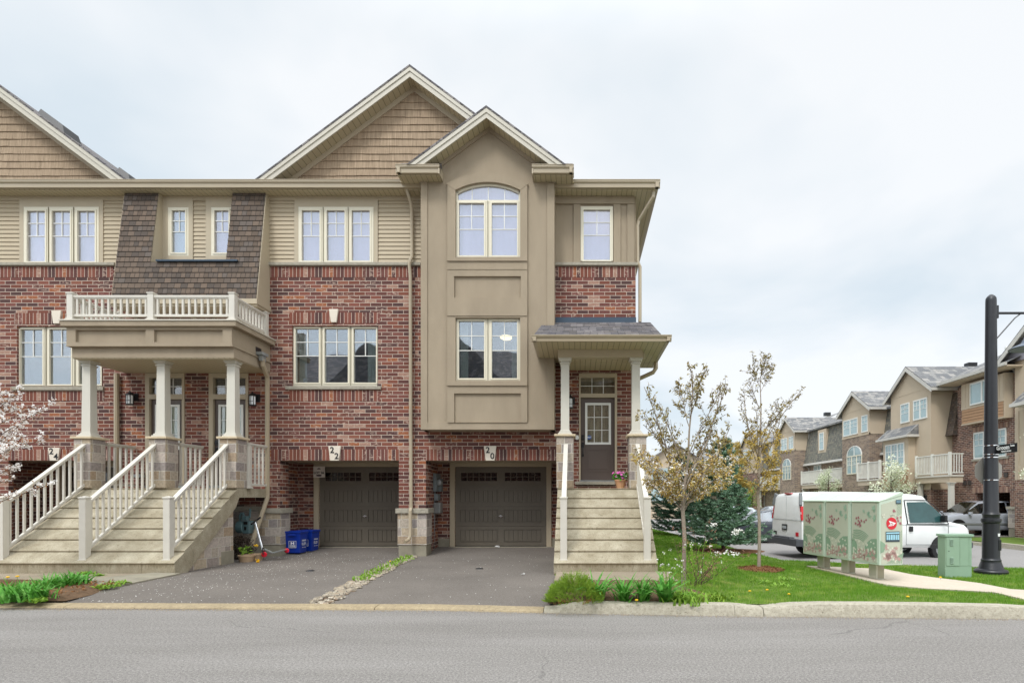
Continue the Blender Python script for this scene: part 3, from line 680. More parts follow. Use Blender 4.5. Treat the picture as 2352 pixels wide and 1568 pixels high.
m.prism([(xc+.075*math.cos(t/12*6.283), Z(1091.5,15.25)+.026*math.sin(t/12*6.283)) for t in range(12)], 'y', 15.212, 15.22)
for t in range(7): m.prism([(xc-.04+.013*t-.01, Z(1076,15.25)-.015),(xc-.04+.013*t+.01, Z(1076,15.25)-.015),(xc-.04+.013*t, Z(1076,15.25)+.03-.008*abs(t-3))], 'y', 15.213, 15.22)
m.build('emblem', mat('emblem_grey', S(70,62,64), .6), h22)

# ---------------------------------------------------------------- windows
def window(par, Y, outer, lights, kind='blind', frame=FRAME, gl=None, rim=.022, room=.7, curtains=(), proud=.03, tint=None):
    """outer/lights in survey pixels; lights: (x0,y0,x1,y1,[verticals],ylow,[horizontals])"""
    x0, x1, z0, z1 = X(outer[0],Y), X(outer[2],Y), Z(outer[3],Y), Z(outer[1],Y)
    hs_ = [(X(l[0],Y), X(l[2],Y), Z(l[3],Y), Z(l[1],Y)) for l in lights]
    m = MB(); m.plate(x0, x1, z0, z1, Y-proud, Y+.07, hs_)
    for (a, b, c, d) in hs_:
        r = rim; o = .014
        m.plate(a-r*1.6, b+r*1.6, c-r*1.6, d+r*1.6, Y-proud-o, Y-proud-.001, [(a,b,c,d)])
    w_ = m.build('window', frame, par)
    g_ = MB(); mu = MB()
    for l, (a, b, c, d) in zip(lights, hs_):
        g_.box(a, b, Y+.005, Y+.012, c, d)
        for v in l[4]: mu.box(X(v,Y)-.009, X(v,Y)+.009, Y-.012, Y+.004, Z(l[5],Y), d)
        for h in l[6]: mu.box(a, b, Y-.010, Y+.003, Z(h,Y)-.009, Z(h,Y)+.009)
    g_.build('pane', gl or (GLASSB if kind == 'blind' else GLASS), w_)
    if mu.v: mu.build('muntin', WHITE, w_)
    jn_ = sorted(hs_); 
    for p_, q_ in zip(jn_, jn_[1:]):
        if q_[0] > p_[1]+.04:
            xm_ = (p_[1]+q_[0])/2; MB().box(xm_-.006, xm_+.006, Y-proud-.016, Y-proud-.0005, z0+.01, z1-.01).build('mullion_joint', mat('joint_shadow', S(120,112,90), .6), w_)
    if kind == 'blind':
        m = MB(); m.box(x0+.01, x1-.01, Y+.10, Y+.12, z0, z1); m.build('blind', tint or BLIND, w_)
    else:
        m = MB(); D = Y+room
        m.quad((x0,D,z0),(x1,D,z0),(x1,D,z1),(x0,D,z1)); m.quad((x0,Y+.08,z0),(x0,D,z0),(x0,D,z1),(x0,Y+.08,z1)); m.quad((x1,D,z0),(x1,Y+.08,z0),(x1,Y+.08,z1),(x1,D,z1))
        m.quad((x0,D,z1),(x1,D,z1),(x1,Y+.08,z1),(x0,Y+.08,z1)); m.quad((x0,Y+.08,z0),(x1,Y+.08,z0),(x1,D,z0),(x0,D,z0)); m.build('room', ROOMM, w_)
    for (a, b, c, d) in curtains:
        m = MB(); xa, xb = X(a,Y), X(b,Y); n = 14
        for k in range(n):
            u0, u1 = xa+(xb-xa)*k/n, xa+(xb-xa)*(k+1)/n; ya, yb = Y+.14+.02*(k % 2), Y+.14+.02*((k+1) % 2)
            m.quad((u0,ya,Z(d,Y)),(u1,yb,Z(d,Y)),(u1,yb,Z(c,Y)),(u0,ya,Z(c,Y)))
        m.build('curtain', CURT, w_)
    return w_
def z1(x, y): return (x/2.9525, 132.8+y/2.9525)
def z2(x, y): return (597.5+x/2.9525, 132.8+y/2.9525)
def z3(x, y): return (896.2+x/2.9525, 132.8+y/2.9525)
def z4(x, y): return (x/2.9525, 630.6+y/2.9525)
def z8(x, y): return (1194.9+x/3.3743, 663.8+y/3.3743)
def L(f, x0, y0, x1, y1, vs, yl, hs_):
    a = f(x0,y0); b = f(x1,y1)
    return (a[0], a[1], b[0], b[1], [f(v,0)[0] for v in vs], f(0,yl)[1], [f(0,h)[1] for h in hs_])
YU = 13.985
# upper windows of 24 and 22
for par, f, xs_, o, ys_ in ((h24, z1, ((192,315),(361,484),(533,652)), (168,1015,676,1392), (1043,1385)), (h22, z2, ((287,408),(456,577),(625,747)), (264,1015,771,1388), (1040,1380))):
    a = f(o[0],o[1]); b = f(o[2],o[3])
    lt = [L(f, u, ys_[0], v, ys_[1], [(u+v)/2], 1211, [1124,1211]) for u, v in xs_]
    window(par, YU, (a[0],a[1],b[0],b[1]), lt, 'blind', curtains=())
    m = MB(); hole = (X(a[0]), X(b[0]), Z(b[1]), Z(a[1]))
    tx0 = f(o[0]-28,0)[0]; tx1 = f(o[2]+30,0)[0]
    m.plate(X(tx0), X(tx1), ZSB, Z(459.6), YU-.02, YU+.06, [hole]); m.build('window_surround', TRIM, par)
# siding
def laps(m, x0, x1, z0, z1, Y, pitch=.1024, proud=.022):
    z = z0
    while z < z1-.01:
        t = min(z+pitch, z1)
        m.quad((x0,Y-proud,z),(x1,Y-proud,z),(x1,Y-.002,t),(x0,Y-.002,t)); m.quad((x0,Y,z),(x1,Y,z),(x1,Y-proud,z),(x0,Y-proud,z)); z = t
def upperwall(par, x0, x1, holes): MB().plate(x0, x1, ZSB-.07, ZS, YF+.005, YF+.1, holes).build('upper_wall', TRIM, par)
upperwall(h24, -18, -9.2, [(X(57),X(229),Z(603),Z(477)), (X(388),X(436),Z(588),Z(478))])
upperwall(h22, -9.2, -4.0, [(X(687),X(858),Z(603),Z(477)), (X(487),X(534),Z(588),Z(478))])
MB().plate(-4.0, 1.38, ZSB-.07, ZS, YF+.005, YF+.1, [(X(1335),X(1407),Z(600),Z(476)), bayhole]).build('upper_wall', STUCCO, h20)
zb = ZSB; zt = Z(461)
for par, a, b in ((h24,-18,X(47)),(h24,X(239),X(300)),(h22,X(612),X(677)),(h22,X(869.5),X(968))): m = MB(); laps(m, a, b, zb, zt, YF); m.build('siding', SIDE, par)
for par, a, b in ((h24,-18,-9.2),(h22,-9.2,-3.7)): MB().box(a, b, YF-.03, YF+.004, Z(461), ZS).build('frieze', TRIM, par)
# lower windows
lt = [L(z4, 148,374,298,745,[228],553,[461,556]), L(z4, 345,374,491,745,[420],553,[461,556]), L(z4, 543,374,690,745,[617],553,[461,556])]
window(h24, YF+.09, (39.5,749.5,235.5,886.5), lt, 'dark')
def zf(x, y): return (x, y)
lt = [(680.5,755.5,734,879,[707],817,[786,817.5]), (747,755.5,800.5,879,[774],817,[786,817.5]), (813.5,755.5,866.5-1.5,879,[839.5],817,[786,817.5])]
window(h22, YF+.09, (671,748.5,867.5,886.5), lt, 'dark', curtains=[(681,699,756,880),(840,866,756,880)])
# horizontal slat blinds in number 24
m = MB(); zz = Z(879); 
while zz < Z(760): m.add([(X(50),YF+.2,zz),(X(232),YF+.2,zz),(X(232),YF+.235,zz+.022),(X(50),YF+.235,zz+.022)],[(0,1,2,3)]); zz += .034
m.build('slat_blind', mat('slat_blind', S(92,106,104), .6), h24)
# ---------------------------------------------------------------- main roof, gutters, soffits
YE = 13.58; ZGT = 9.02
def gutter_x(m, x0, x1, y, zt, h=.17, d=.11):
    m.prism([(y+d,zt),(y+d,zt-h),(y+.035,zt-h),(y+.03,zt-h*.5),(y,zt-h*.32),(y-.004,zt-.02),(y-.012,zt-.015),(y-.012,zt),(y+.01,zt)], 'x', x0, x1)
def main_roof(par, x0, x1, hip=False):
    e = Vector((0,YE-.03,ZGT)); m = MB()
    xe = x1-2.6 if hip else x1; yr, zr = 19.0, 11.45
    m.quad((x0,YE,ZGT-.02),(x1,YE,ZGT-.02),(xe,yr,zr),(x0,yr,zr)); m.quad((x1,24.4,ZGT-.02),(x0,24.4,ZGT-.02),(x0,yr,zr),(xe,yr,zr))
    if hip: m.tri((x1,YE,ZGT-.02),(x1,24.4,ZGT-.02),(xe,yr,zr))
    m.build('roof', SHG, par)
main_roof(h24, -18, -9.2); main_roof(h22, -9.2, -4.0); main_roof(h20, -4.0, 1.90, True)
for par, a, b in ((h24,-18,-9.2),(h22,-9.2,-3.72)):
    m = MB(); gutter_x(m, a, b, YE, ZGT); m.build('gutter', GUT, par)
    MB().box(a, b, YE+.11, YF+.02, ZS, ZS+.02).build('soffit', SOFF, par)
m = MB(); gutter_x(m, -.575, 1.92, YE, ZGT)
m.prism([(1.92,ZGT),(1.92,ZGT-.055),(1.89,ZGT-.085),(1.885,ZGT-.17),(1.81,ZGT-.17),(1.81,ZGT)], 'y', YE, 24.4); m.build('gutter', GUT, h20)
MB().box(-3.72, 1.81, YE+.11, YF+.02, ZS, ZS+.02).box(1.38,1.81,YF+.02,24.4,ZS,ZS+.02).build('soffit', SOFF, h20)

def gable(par, ax, az, hl, hr, sl, y0, yw, yb, zc, fr=(.10,.13), frieze=.13, fm=TRIM):
    """roof slabs, two-step rake boards, sloped soffit, all ending at the eave height zc; y0 rake face, yw wall face"""
    t = .045; m = MB()
    def band(sg, t0, t1):
        h0 = (az-t0-zc)/sl; h1 = (az-t1-zc)/sl
        return [(ax,az-t0),(ax+sg*h0,zc),(ax+sg*h1,zc),(ax,az-t1)]
    for sg in (-1,1): m.prism(band(sg, 0, t), 'y', y0-.03, yb)
    m.build('roof', SHG, par)
    r1 = MB(); r2 = MB(); so_ = MB(); fz = MB(); a = t; b = t+fr[0]+fr[1]-.02
    for sg in (-1,1):
        r1.prism(band(sg, a, a+fr[0]), 'y', y0-.02, y0+.02); r2.prism(band(sg, a+fr[0], a+fr[0]+fr[1]), 'y', y0, y0+.03)
        h = (az-b-zc)/sl; so_.quad((ax,y0+.03,az-b),(ax+sg*h,y0+.03,zc),(ax+sg*h,yw,zc),(ax,yw,az-b))
        fz.prism(band(sg, b, b+frieze), 'y', yw-.035, yw)
    f1 = r1.build('rake_board', FASC, par); r2.build('rake_trim', FASC, f1)
    so_.build('soffit', SOFF, par); fz.build('frieze', fm, par)
    return az-b
def shakes(par, ax, az, hl, hr, sl, Y, zb, pitch=.178, seed=1):
    rg = random.Random(seed); m = MB(); z = zb
    m.prism([(ax,az),(ax-hl,az-sl*hl),(ax+hr,az-sl*hr)], 'y', Y, Y+.05)
    while z < az-.1:
        xl = max(ax-hl, ax-(az-z)/sl); xr_ = min(ax+hr, ax+(az-z)/sl); x = xl+rg.uniform(-.2,0); ph = rg.uniform(0,6)
        while x < xr_:
            wd = rg.uniform(.10,.34); a = max(x, xl); b = min(x+wd-.004, xr_)
            if b > a+.01:
                dz = rg.uniform(-.004,.004)+.006*math.sin(x*1.6+ph); pr = .02+rg.uniform(0,.006)
                ta = min(pitch, max(.0,(az-z)-abs((a if a < ax else b)-ax)*sl)) if False else pitch
                m.add([(a,Y-pr,z+dz),(b,Y-pr,z+dz),(b,Y-.004,z+ta),(a,Y-.004,z+ta),(a,Y,z+dz),(b,Y,z+dz)],[(0,1,2,3),(4,5,1,0)])
            x += wd
        z += pitch
    return m.build('shake_cladding', SHAKE, par)
sl = .743
A22 = (PX(941.3,13.6), PZ(149.7,13.6))
bz = gable(h22, A22[0], A22[1], 3.66, 3.66, sl, 13.6, 13.97, 20, ZGT-.01)
shakes(h22, A22[0], bz-.03, 3.3, 3.3, sl, 13.97, ZGT-.06, seed=3)
A24 = (-14.42, 11.79)
bz = gable(h24, A24[0], A24[1], 3.75, 3.75, sl, 13.6, 13.97, 20, ZGT-.01)
shakes(h24, A24[0], bz-.03, 3.4, 3.4, sl, 13.97, ZGT-.06, seed=5)
def roofvent(par, px, py, px2, py2, Y=14.6):
    # low box vent lying on the right-hand slope of the left gable
    x0, x1 = px, px2; m = MB()
    def zr(x): return A24[1]-sl*abs(x-A24[0])
    m.add([(x0,Y,zr(x0)),(x1,Y,zr(x1)),(x1,Y+.5,zr(x1)),(x0,Y+.5,zr(x0)),(x0+.05,Y+.03,zr(x0)+.12),(x1-.06,Y+.03,zr(x1)+.2),(x1-.06,Y+.47,zr(x1)+.2),(x0+.05,Y+.47,zr(x0)+.12)],
          [(0,1,5,4),(1,2,6,5),(2,3,7,6),(3,0,4,7),(4,5,6,7)]); m.build('roof_vent', BLACK, par, bevel=.01)
roofvent(h24, -13.10, 0, -12.45, 0, 13.9); roofvent(h24, -11.2, 0, -10.85, 0, 13.9)
# ---------------------------------------------------------------- stucco bay of number 20
YB = 13.54; XBL, XBR = PX(967,YB), PX(1273.5,YB); ZBB = PZ(986.5,YB)
xb = lambda p: PX(p, YB); zb_ = lambda p: PZ(p, YB)
AB = (PX(1117,13.15), PZ(243.9,13.15))
slb = .738
bz = gable(h20, AB[0], AB[1], 1.85, 1.85, slb, 13.15, YB, 19, 9.115, fr=(.10,.12), frieze=.10, fm=STUCCO)
ZL_ = bz-slb*(AB[0]-XBL)+.02; ZR_ = bz-slb*(XBR-AB[0])+.02; ZT = min(ZL_, ZR_)-.04
wa = (xb(1046.9), xb(1195.3), zb_(592.7), zb_(420.7)); wl = (xb(1047), xb(1195.3), zb_(875), zb_(731))
m = MB(); m.plate(XBL, XBR, ZBB, ZT, YB, YB+.12, [wa, wl])
m.prism([(XBL,ZT),(XBR,ZT),(XBR,ZR_),(AB[0],bz+.01),(XBL,ZL_)] , 'y', YB, YB+.12)
m.box(XBL, XBL+.1, YB+.12, YF, ZBB, ZT).box(XBR-.1, XBR, YB+.12, YF, ZBB, ZT).box(XBL, XBR, YB+.12, YF, ZBB, ZBB+.1)
m.build('bay', STUCCO, h20)
# applied bands: outer frame, centre column with sunk panels, sill lips
m = MB(); pr = .028
m.box(XBL, xb(982), YB-pr, YB, ZBB, ZT-.0).box(xb(1256.5), XBR, YB-pr, YB, ZBB, zb_(422)).box(xb(982), xb(1256.5), YB-pr, YB, ZBB, zb_(970))
m.build('edge_board', STUCCO, h20, bevel=.004)
m = MB(); p1, p2 = xb(1044), xb(1196.5)
m.plate(xb(1028.5), xb(1211.5), zb_(970.5), zb_(600), YB-.05, YB, [wl, (p1,p2,zb_(970.4),zb_(904)), (p1,p2,zb_(685),zb_(636))])
m.plate(xb(1028.5), xb(1211.5), zb_(600), zb_(424), YB-.05, YB, [(wa[0],wa[1],zb_(600.1),wa[3]+1)])
m.box(xb(1028.5), xb(1211.5), YB-.08, YB-.05, zb_(602), zb_(593.5)); m.box(xb(1028.5), xb(1211.5), YB-.08, YB-.05, zb_(886.5), zb_(877))
m.box(xb(1028.5), xb(1211.5), YB-.066, YB-.05, zb_(727), zb_(698)); m.box(xb(1028.5), xb(1211.5), YB-.06, YB-.05, zb_(621), zb_(619))
# arched head band
def arc(x0, x1, zs, zt, n=18):
    c = (x1-x0)/2; s_ = zt-zs; r = (c*c+s_*s_)/(2*s_); cx_ = (x0+x1)/2; cz_ = zt-r; a0 = math.asin(c/r)
    return [(cx_+r*math.sin(-a0+2*a0*i/n), cz_+r*math.cos(-a0+2*a0*i/n)) for i in range(n+1)]
oa = arc(xb(1026), xb(1214), zb_(425), zb_(400.3)); ia = arc(wa[0], wa[1], zb_(439), wa[3])
for i in range(len(oa)-1): m.prism([ia[i], ia[i+1], oa[i+1], oa[i]], 'y', YB-.056, YB)
m.build('surround_band', STUCCO, h20)
# spandrels closing the square hole above the arch
m = MB()
for i in range(len(ia)-1): m.prism([ia[i], ia[i+1], (ia[i+1][0], wa[3]+.0), (ia[i][0], wa[3]+.0)], 'y', YB+.001, YB+.11) if abs(ia[i][1]-wa[3]) > .002 or abs(ia[i+1][1]-wa[3]) > .002 else None
m.build('arch_spandrel', STUCCO, h20)
# casements + arched transom
YW = YB+.06
cas = [L(z3, 468,990,638,1345,[553],1165,[1076,1165]), L(z3, 690,990,862,1345,[775],1165,[1076,1165])]
aw = window(h20, YW, (1046.9,463-.5,1195.3,592.7), cas, 'blind')
fo = arc(wa[0]+.002, wa[1]-.002, zb_(439), wa[3]-.003); fi = arc(wa[0]+.045, wa[1]-.045, zb_(443), wa[3]-.05)
m = MB(); zbt = zb_(463)
for i in range(len(fo)-1): m.prism([fi[i], fi[i+1], fo[i+1], fo[i]], 'y', YW-.035, YW+.05)
m.box(wa[0]+.002, wa[0]+.045, YW-.035, YW+.05, zbt, zb_(439)); m.box(wa[1]-.045, wa[1]-.002, YW-.035, YW+.05, zbt, zb_(439)); m.box(wa[0]+.045, wa[1]-.045, YW-.034, YW+.05, zbt, zbt+.05)
fr_ = m.build('transom', FRAME, h20)
m = MB()
for i in range(len(fi)-1): m.prism([(fi[i][0],zbt+.05),(fi[i+1][0],zbt+.05),fi[i+1],fi[i]], 'y', YW+.005, YW+.012)
m.build('pane', GLASSB, fr_)
m = MB(); m.prism([(wa[0]+.01,zbt)]+[(wa[1]-.01,zbt)]+[(p[0],p[1]) for p in fo[::-1]], 'y', YW+.08, YW+.09); m.build('blind', BLIND, fr_)
m = MB()
for q in (553,663,775): xq = xb(z3(q,0)[0]); m.box(xq-.009, xq+.009, YW-.012, YW+.004, zbt+.05, zb_(427))
m.build('muntin', WHITE, fr_)
lw_ = [(1054.5,738,1112.5,869,[1083.5],805,[771.5,805]), (1130,738,1188,869,[1158.7],805,[771.5,805])]
window(h20, YW, (1047,731,1195.3,875), lw_, 'dark', curtains=[(1055,1073,738,869),(1174,1188,738,869)])
m = MB(); m.lathe([(.0,-.06),(.10,-.055),(.15,-.02),(.16,.01),(.02,.03)], (PX(1163,14.15), 14.15, PZ(774,14.15)), 16)
lm, ln_, lb_ = newmat('warm_lamp'); lb_.inputs['Emission Color'].default_value = (1,.72,.3,1); lb_.inputs['Emission Strength'].default_value = 2.2; lb_.inputs['Base Color'].default_value = (.9,.7,.4,1)
m.build('ceiling_lamp', lm, h20, smooth=True)
# eave returns of the bay
def ereturn(xa, xc, dx):
    m = MB(); gutter_x(m, xa, xc, 13.15, 9.128, .175)
    gx = -1 if dx < 0 else 1; xo = xa if dx < 0 else xc
    m.prism([(xo,9.128),(xo,9.128-.06),(xo-gx*.03,9.128-.09),(xo-gx*.035,9.128-.175),(xo-gx*.1,9.128-.175),(xo-gx*.1,9.128)], 'y', 13.15, 13.60)
    m.build('gutter', GUT, h20)
    MB().box(xa+.02, xc-.02, 13.26, YB if False else 13.54, 8.93, 8.955).box(min(xo,xo-gx*.42), max(xo,xo-gx*.42), 13.54, 13.62, 8.93, 8.955).build('soffit', SOFF, h20)
    m = MB(); m.prism([(13.16,9.12),(13.55,9.38),(13.55,8.96),(13.2,8.96)], 'x', xa+.03, xc-.03); m.build('return_roof', SHG, h20)
    m = MB(); m.box(xc-.03 if dx < 0 else xa, xc if dx < 0 else xa+.03, 13.17, 13.54, 8.93, 9.12); m.build('return_end', TRIM, h20)
ereturn(PX(908,13.15), PX(1009,13.15), -1); ereturn(PX(1221.3,13.15), PX(1317.9,13.15), 1)
# stucco trim of the end unit, its window
m = MB(); m.box(XBR, X(1456.8), YF-.045, YF+.004, Z(469.8), ZS)
for a, b in ((1317.3,1333.2),(1409.3,1425.3),(1440.5,1456)): m.box(X(a), X(b), YF-.03, YF+.004, ZSB, Z(469.8))
m.build('trim_board', STUCCO, h20, bevel=.004)
window(h20, YF+.0, (1333.8,475.6,1407.6,600.2), [L(z3,1312,1035,1490,1375,[1402],1205,[1118,1205])], 'blind')
# downspouts
def spout(par, pts, w_=.075, name='downspout'):
    m = MB(); m.tube(pts, w_*.56, 8); return m.build(name, GUT, par, smooth=True)
spout(h22, [(X(929,13.7),13.66,ZGT-.15),(X(931,13.7),13.68,Z(441)),(X(945,13.85),13.82,Z(476)),(X(948.5),13.91,Z(488)),(X(948.5),13.91,Z(594)),(X(945.5),13.86,Z(604)),(X(944),13.86,Z(612)),(X(945.5),13.90,Z(640)),(X(946.8),13.90,Z(1165)),(X(946.8),13.84,Z(1172)),(X(946.8),13.84,Z(1228)),(X(944),13.80,Z(1237)),(X(939.5),13.66,Z(1241))])
spout(h20, [(PX(1501,13.75),13.75,8.85),(PX(1500,13.75),13.75,8.70),(1.46,14.06,8.28),(1.43,14.06,8.15),(1.43,14.06,7.28),(1.49,14.06,7.15),(1.49,14.06,5.8)])
# entry door 20
def entry_door(par, hole, px, kind='full'):
    x0, x1, z0, z1_ = hole; Y = YF+.06
    xf0, xf1, ztr0, ztr1, dz1 = px
    m = MB(); m.plate(x0, x1, z0, z1_, Y-.09, Y+.06, [(xf0,xf1,z0-.01,dz1),(xf0,xf1,ztr0,ztr1)]); f = m.build('door_frame', TRIM, par)
    g_ = MB(); g_.box(xf0, xf1, Y, Y+.008, ztr0, ztr1); t_ = g_.build('transom_pane', GLASSE, par)
    m = MB()
    for k in (1,2): m.box(xf0+(xf1-xf0)*k/3-.008, xf0+(xf1-xf0)*k/3+.008, Y-.012, Y-.001, ztr0, ztr1)
    m.box(xf0, xf1, Y-.011, Y-.0015, (ztr0+ztr1)/2-.008, (ztr0+ztr1)/2+.008); m.build('muntin', WHITE, t_)
    MB().box(xf0, xf1, Y+.05, Y+.058, ztr0, ztr1).build('backing', mat('transom_blind', S(140,132,112), .9, var=.25, scale=2, stretch=(6,1,1)) if kind == 'full' else ROOMM, t_)
    W = xf1-xf0; gx0, gx1 = xf0+W*.175, xf1-W*.175+.02; gz0, gz1 = z0+.95, dz1-.16
    m = MB(); m.plate(xf0+.004, xf1-.004, z0+.05, dz1-.004, Y-.02, Y+.025, [(gx0,gx1,gz0,gz1)])
    m.plate(xf0+W*.15, xf1-W*.15, z0+.25, z0+.82, Y-.028, Y-.02, [(xf0+W*.19,xf1-W*.19,z0+.29,z0+.78)]); m.box(xf0+W*.22, xf1-W*.22, Y-.026, Y-.02, z0+.32, z0+.75)
    d = m.build('door', DOORM, par, bevel=.003)
    m = MB(); m.plate(gx0-.035, gx1+.035, gz0-.035, gz1+.035, Y-.04, Y-.021, [(gx0+.02,gx1-.02,gz0+.02,gz1-.02)]); m.build('glazing_frame', WHITE, d)
    m = MB(); m.box(gx0, gx1, Y-.012, Y-.004, gz0, gz1); m.build('pane', GLASSE, d)
    m = MB(); m.box(gx0, gx1, Y+.0, Y+.01, gz0, gz1); m.build('sheer_curtain', CURT if kind != 'full' else mat('door_sheer', S(150,146,130), .9, var=.35, scale=2, stretch=(7,1,1.2)), d)
    m = MB()
    for k in (1,2): m.box(gx0+(gx1-gx0)*k/3-.008, gx0+(gx1-gx0)*k/3+.008, Y-.026, Y-.013, gz0, gz1); m.box(gx0, gx1, Y-.025, Y-.014, gz0+(gz1-gz0)*k/3-.008, gz0+(gz1-gz0)*k/3+.008)
    m.build('muntin', WHITE, d)
    hx = xf0+.055; m = MB()
    m.box(hx-.035, hx+.035, Y-.045, Y-.02, z0+1.02, z0+1.15); m.lathe([(.022,0),(.022,.02)], (hx, Y-.05, z0+1.07), 10)
    m.box(hx-.03, hx+.03, Y-.04, Y-.02, z0+.84, z0+.97); m.tube([(hx,Y-.04,z0+.93),(hx,Y-.085,z0+.90),(hx,Y-.09,z0+.75),(hx,Y-.04,z0+.65)], .012, 8); m.box(hx-.022, hx+.022, Y-.04, Y-.02, z0+.62, z0+.68)
    m.build('door_handle', BLACK, d, bevel=.003)
    MB().box(x0+.02, x1-.02, Y-.12, Y+.05, z0-.02, z0+.045).build('threshold', METAL, par)
    return d
dd = entry_door(h20, (X(1329.7),X(1417.2),Z(1101.8)-.05,Z(857.9)), (X(1333.6),X(1412), Z(903.8), Z(866.8), Z(912.7)))
MB().box(X(1320.8), X(1413), YF-.07, YF+.02, Z(1112.8), Z(1105.4)).build('door_sill', SILL, h20, bevel=.008)
m = MB(); m.prism([(X(1353.5)+.055*math.cos(t*math.pi/4+.39), Z(1003.7)+.055*math.sin(t*math.pi/4+.39)) for t in range(8)], 'y', YF+.028, YF+.033); m.build('security_sticker', mat('sticker_blue', S(40,84,150), .5), dd)
text('lettering', 'ADT', .05, WLETTER, dd, (X(1353.5), YF+.026, Z(1003.7)), (1,0,0), (0,0,1), off=.001)
m = MB(); m.lathe([(.055,0),(.05,.025),(.0,.03)], (0,0,0), 16); m.build('doorbell', WHITE, h20, smooth=True, xf=Matrix.Translation((X(1325.3), YF, Z(1004.6))) @ Matrix.Rotation(R(90), 4, 'X'))
def lantern(par, x, z, Y=YF, side=1):
    m = MB(); m.box(x+side*.05-.035, x+side*.05+.035+.03, Y-.03, Y, z-.02, z+.16)
    m.tube([(x+side*.06,Y-.02,z+.10),(x+side*.03,Y-.09,z+.17),(x,Y-.13,z+.15)], .012, 6)
    m.lathe([(.012,.21),(.02,.18),(.035,.165),(.09,.12),(.10,.105),(.075,.10)], (x,Y-.13,z), 12)
    m.lathe([(.08,-.135),(.085,-.115),(.07,-.105)], (x,Y-.13,z), 12)
    for k in range(4):
        a = k*math.pi/2+.78; m.box(x+.07*math.cos(a)-.007, x+.07*math.cos(a)+.007, Y-.13+.07*math.sin(a)-.007, Y-.13+.07*math.sin(a)+.007, z-.11, z+.11)
    m.box(x-.073, x+.073, Y-.206, Y-.2, z-.035, z-.025); m.box(x-.005, x+.005, Y-.207, Y-.2, z-.11, z+.10)
    l = m.build('wall_lamp', BLACK, par, smooth=True)
    MB().lathe([(.064,-.105),(.064,.1)], (x,Y-.13,z), 12).build('lamp_glass', LANT, l, smooth=True); return l
lantern(h20, X(1309.5,13.87), Z(925,13.87))
# ---------------------------------------------------------------- shingled mansard dormer between 24 and 22
YMT, YMB, ZMB = 13.84, 13.44, PZ(686.5,13.44)
ML, MR = -10.93, -7.55
def my(z): return YMT+(YMB-YMT)*(ZS-z)/(ZS-ZMB)
mans = thing('mansard_dormer', 'brown shingled mansard with two narrow windows above the balcony deck', 'dormer', ((ML+MR)/2,YF,ZMB))
zo = 7.06; oL0, oL1 = PX(364,YMT), PX(z1(1025,0)[0], my(zo)); oR0, oR1 = PX(534.5,YMT), PX(z1(1535,0)[0], my(zo))
oL = (oL0+oL1)/2; oR = (oR0+oR1)/2
m = MB()
def mpatch(x0, x1, za, zb_):       # overlapping courses with a real butt edge
    z = za; k = 0
    while z < zb_-.01:
        t = min(z+.131, zb_); x = x0
        ya, yb = my(z), my(t)
        m.quad((x0,ya-.022,z),(x1,ya-.022,z),(x1,yb-.010,t),(x0,yb-.010,t)); m.quad((x0,ya,z),(x1,ya,z),(x1,ya-.022,z),(x0,ya-.022,z)); z = t
mpatch(ML, MR, ZMB, ZMB+.131*7); z7 = ZMB+.131*7; mpatch(ML, oL, z7, ZS); mpatch(oR, MR, z7, ZS)
m.build('shingles', MFG, mans)
for x0 in (ML, MR): # side cheeks
    m = MB(); m.prism([(YMT,ZS),(my(ZMB),ZMB),(YF,ZMB),(YF,ZS)], 'x', x0-(.02 if x0 == ML else -.001), x0+(.02 if x0 == MR else -.001)); m.build('cheek', TRIM, mans)
m = MB(); m.prism([(my(z7)+.01,z7),(my(ZS)+.005,ZS),(YF,ZS),(YF,z7)], 'x', oL-.02, oL); m.build('cheek', TRIM, mans); m = MB(); m.prism([(my(z7)+.01,z7),(my(ZS)+.005,ZS),(YF,ZS),(YF,z7)], 'x', oR, oR+.02)
m.build('cheek', TRIM, mans)
m = MB(); m.box(ML-.02, MR+.05, YMB-.06, YF, ZMB-.13, ZMB-.01); m.box(ML, MR+.03, YMB-.02, YF, ZMB-.18, ZMB-.13); m.build('skirt_board', TRIM, mans, bevel=.006)
MB().box(PX(z1(988,0)[0],13.2), PX(z1(1553,0)[0],13.2), my(zo)-.07, YF, z7-.0, z7+.035).build('flashing', FLASH, mans)
m = MB(); laps(m, X(445.4), X(474.2), zo, Z(461), YF); m.build('siding', SIDE, mans)
YD = YF-.005
for (f0, f1, gx0, gx1, gl_) in ((1145,1285,1172,1263,None),(1437,1580,1460,1556,None)):
    a = z1(f0,1018); b = z1(f1,1345)
    window(mans, YD, (a[0],a[1],b[0],b[1]), [L(z1, gx0,1040,gx1,1325,[(gx0+gx1)/2],1181,[1108,1181])], 'blind', tint=(mat('teal_blind', S(170,206,208), .8, var=.06) if f0 == 1145 else None))
m = MB(); m.plate(X(372), X(445), zo, Z(452.5), YF-.036, YF+.004, [(X(z1(1145,0)[0]),X(z1(1285,0)[0]),Z(588.5),Z(477.5))]); m.plate(X(474.4), X(545), zo, Z(452.5), YF-.036, YF+.004, [(X(z1(1437,0)[0]),X(z1(1580,0)[0]),Z(588.5),Z(477.5))]); m.build('window_surround', TRIM, mans)
# dark glazing of the deck door under the mansard
window(mans, YF, (275,703,530,740), [(278,705,312,738,[],738,[]),(318,705,352,738,[],738,[]),(362,705,400,738,[],738,[]),(404,705,445,738,[],738,[]),(452,705,490,738,[],738,[]),(494,705,526,738,[],738,[])], 'dark', frame=TRIM, gl=GLASSE)

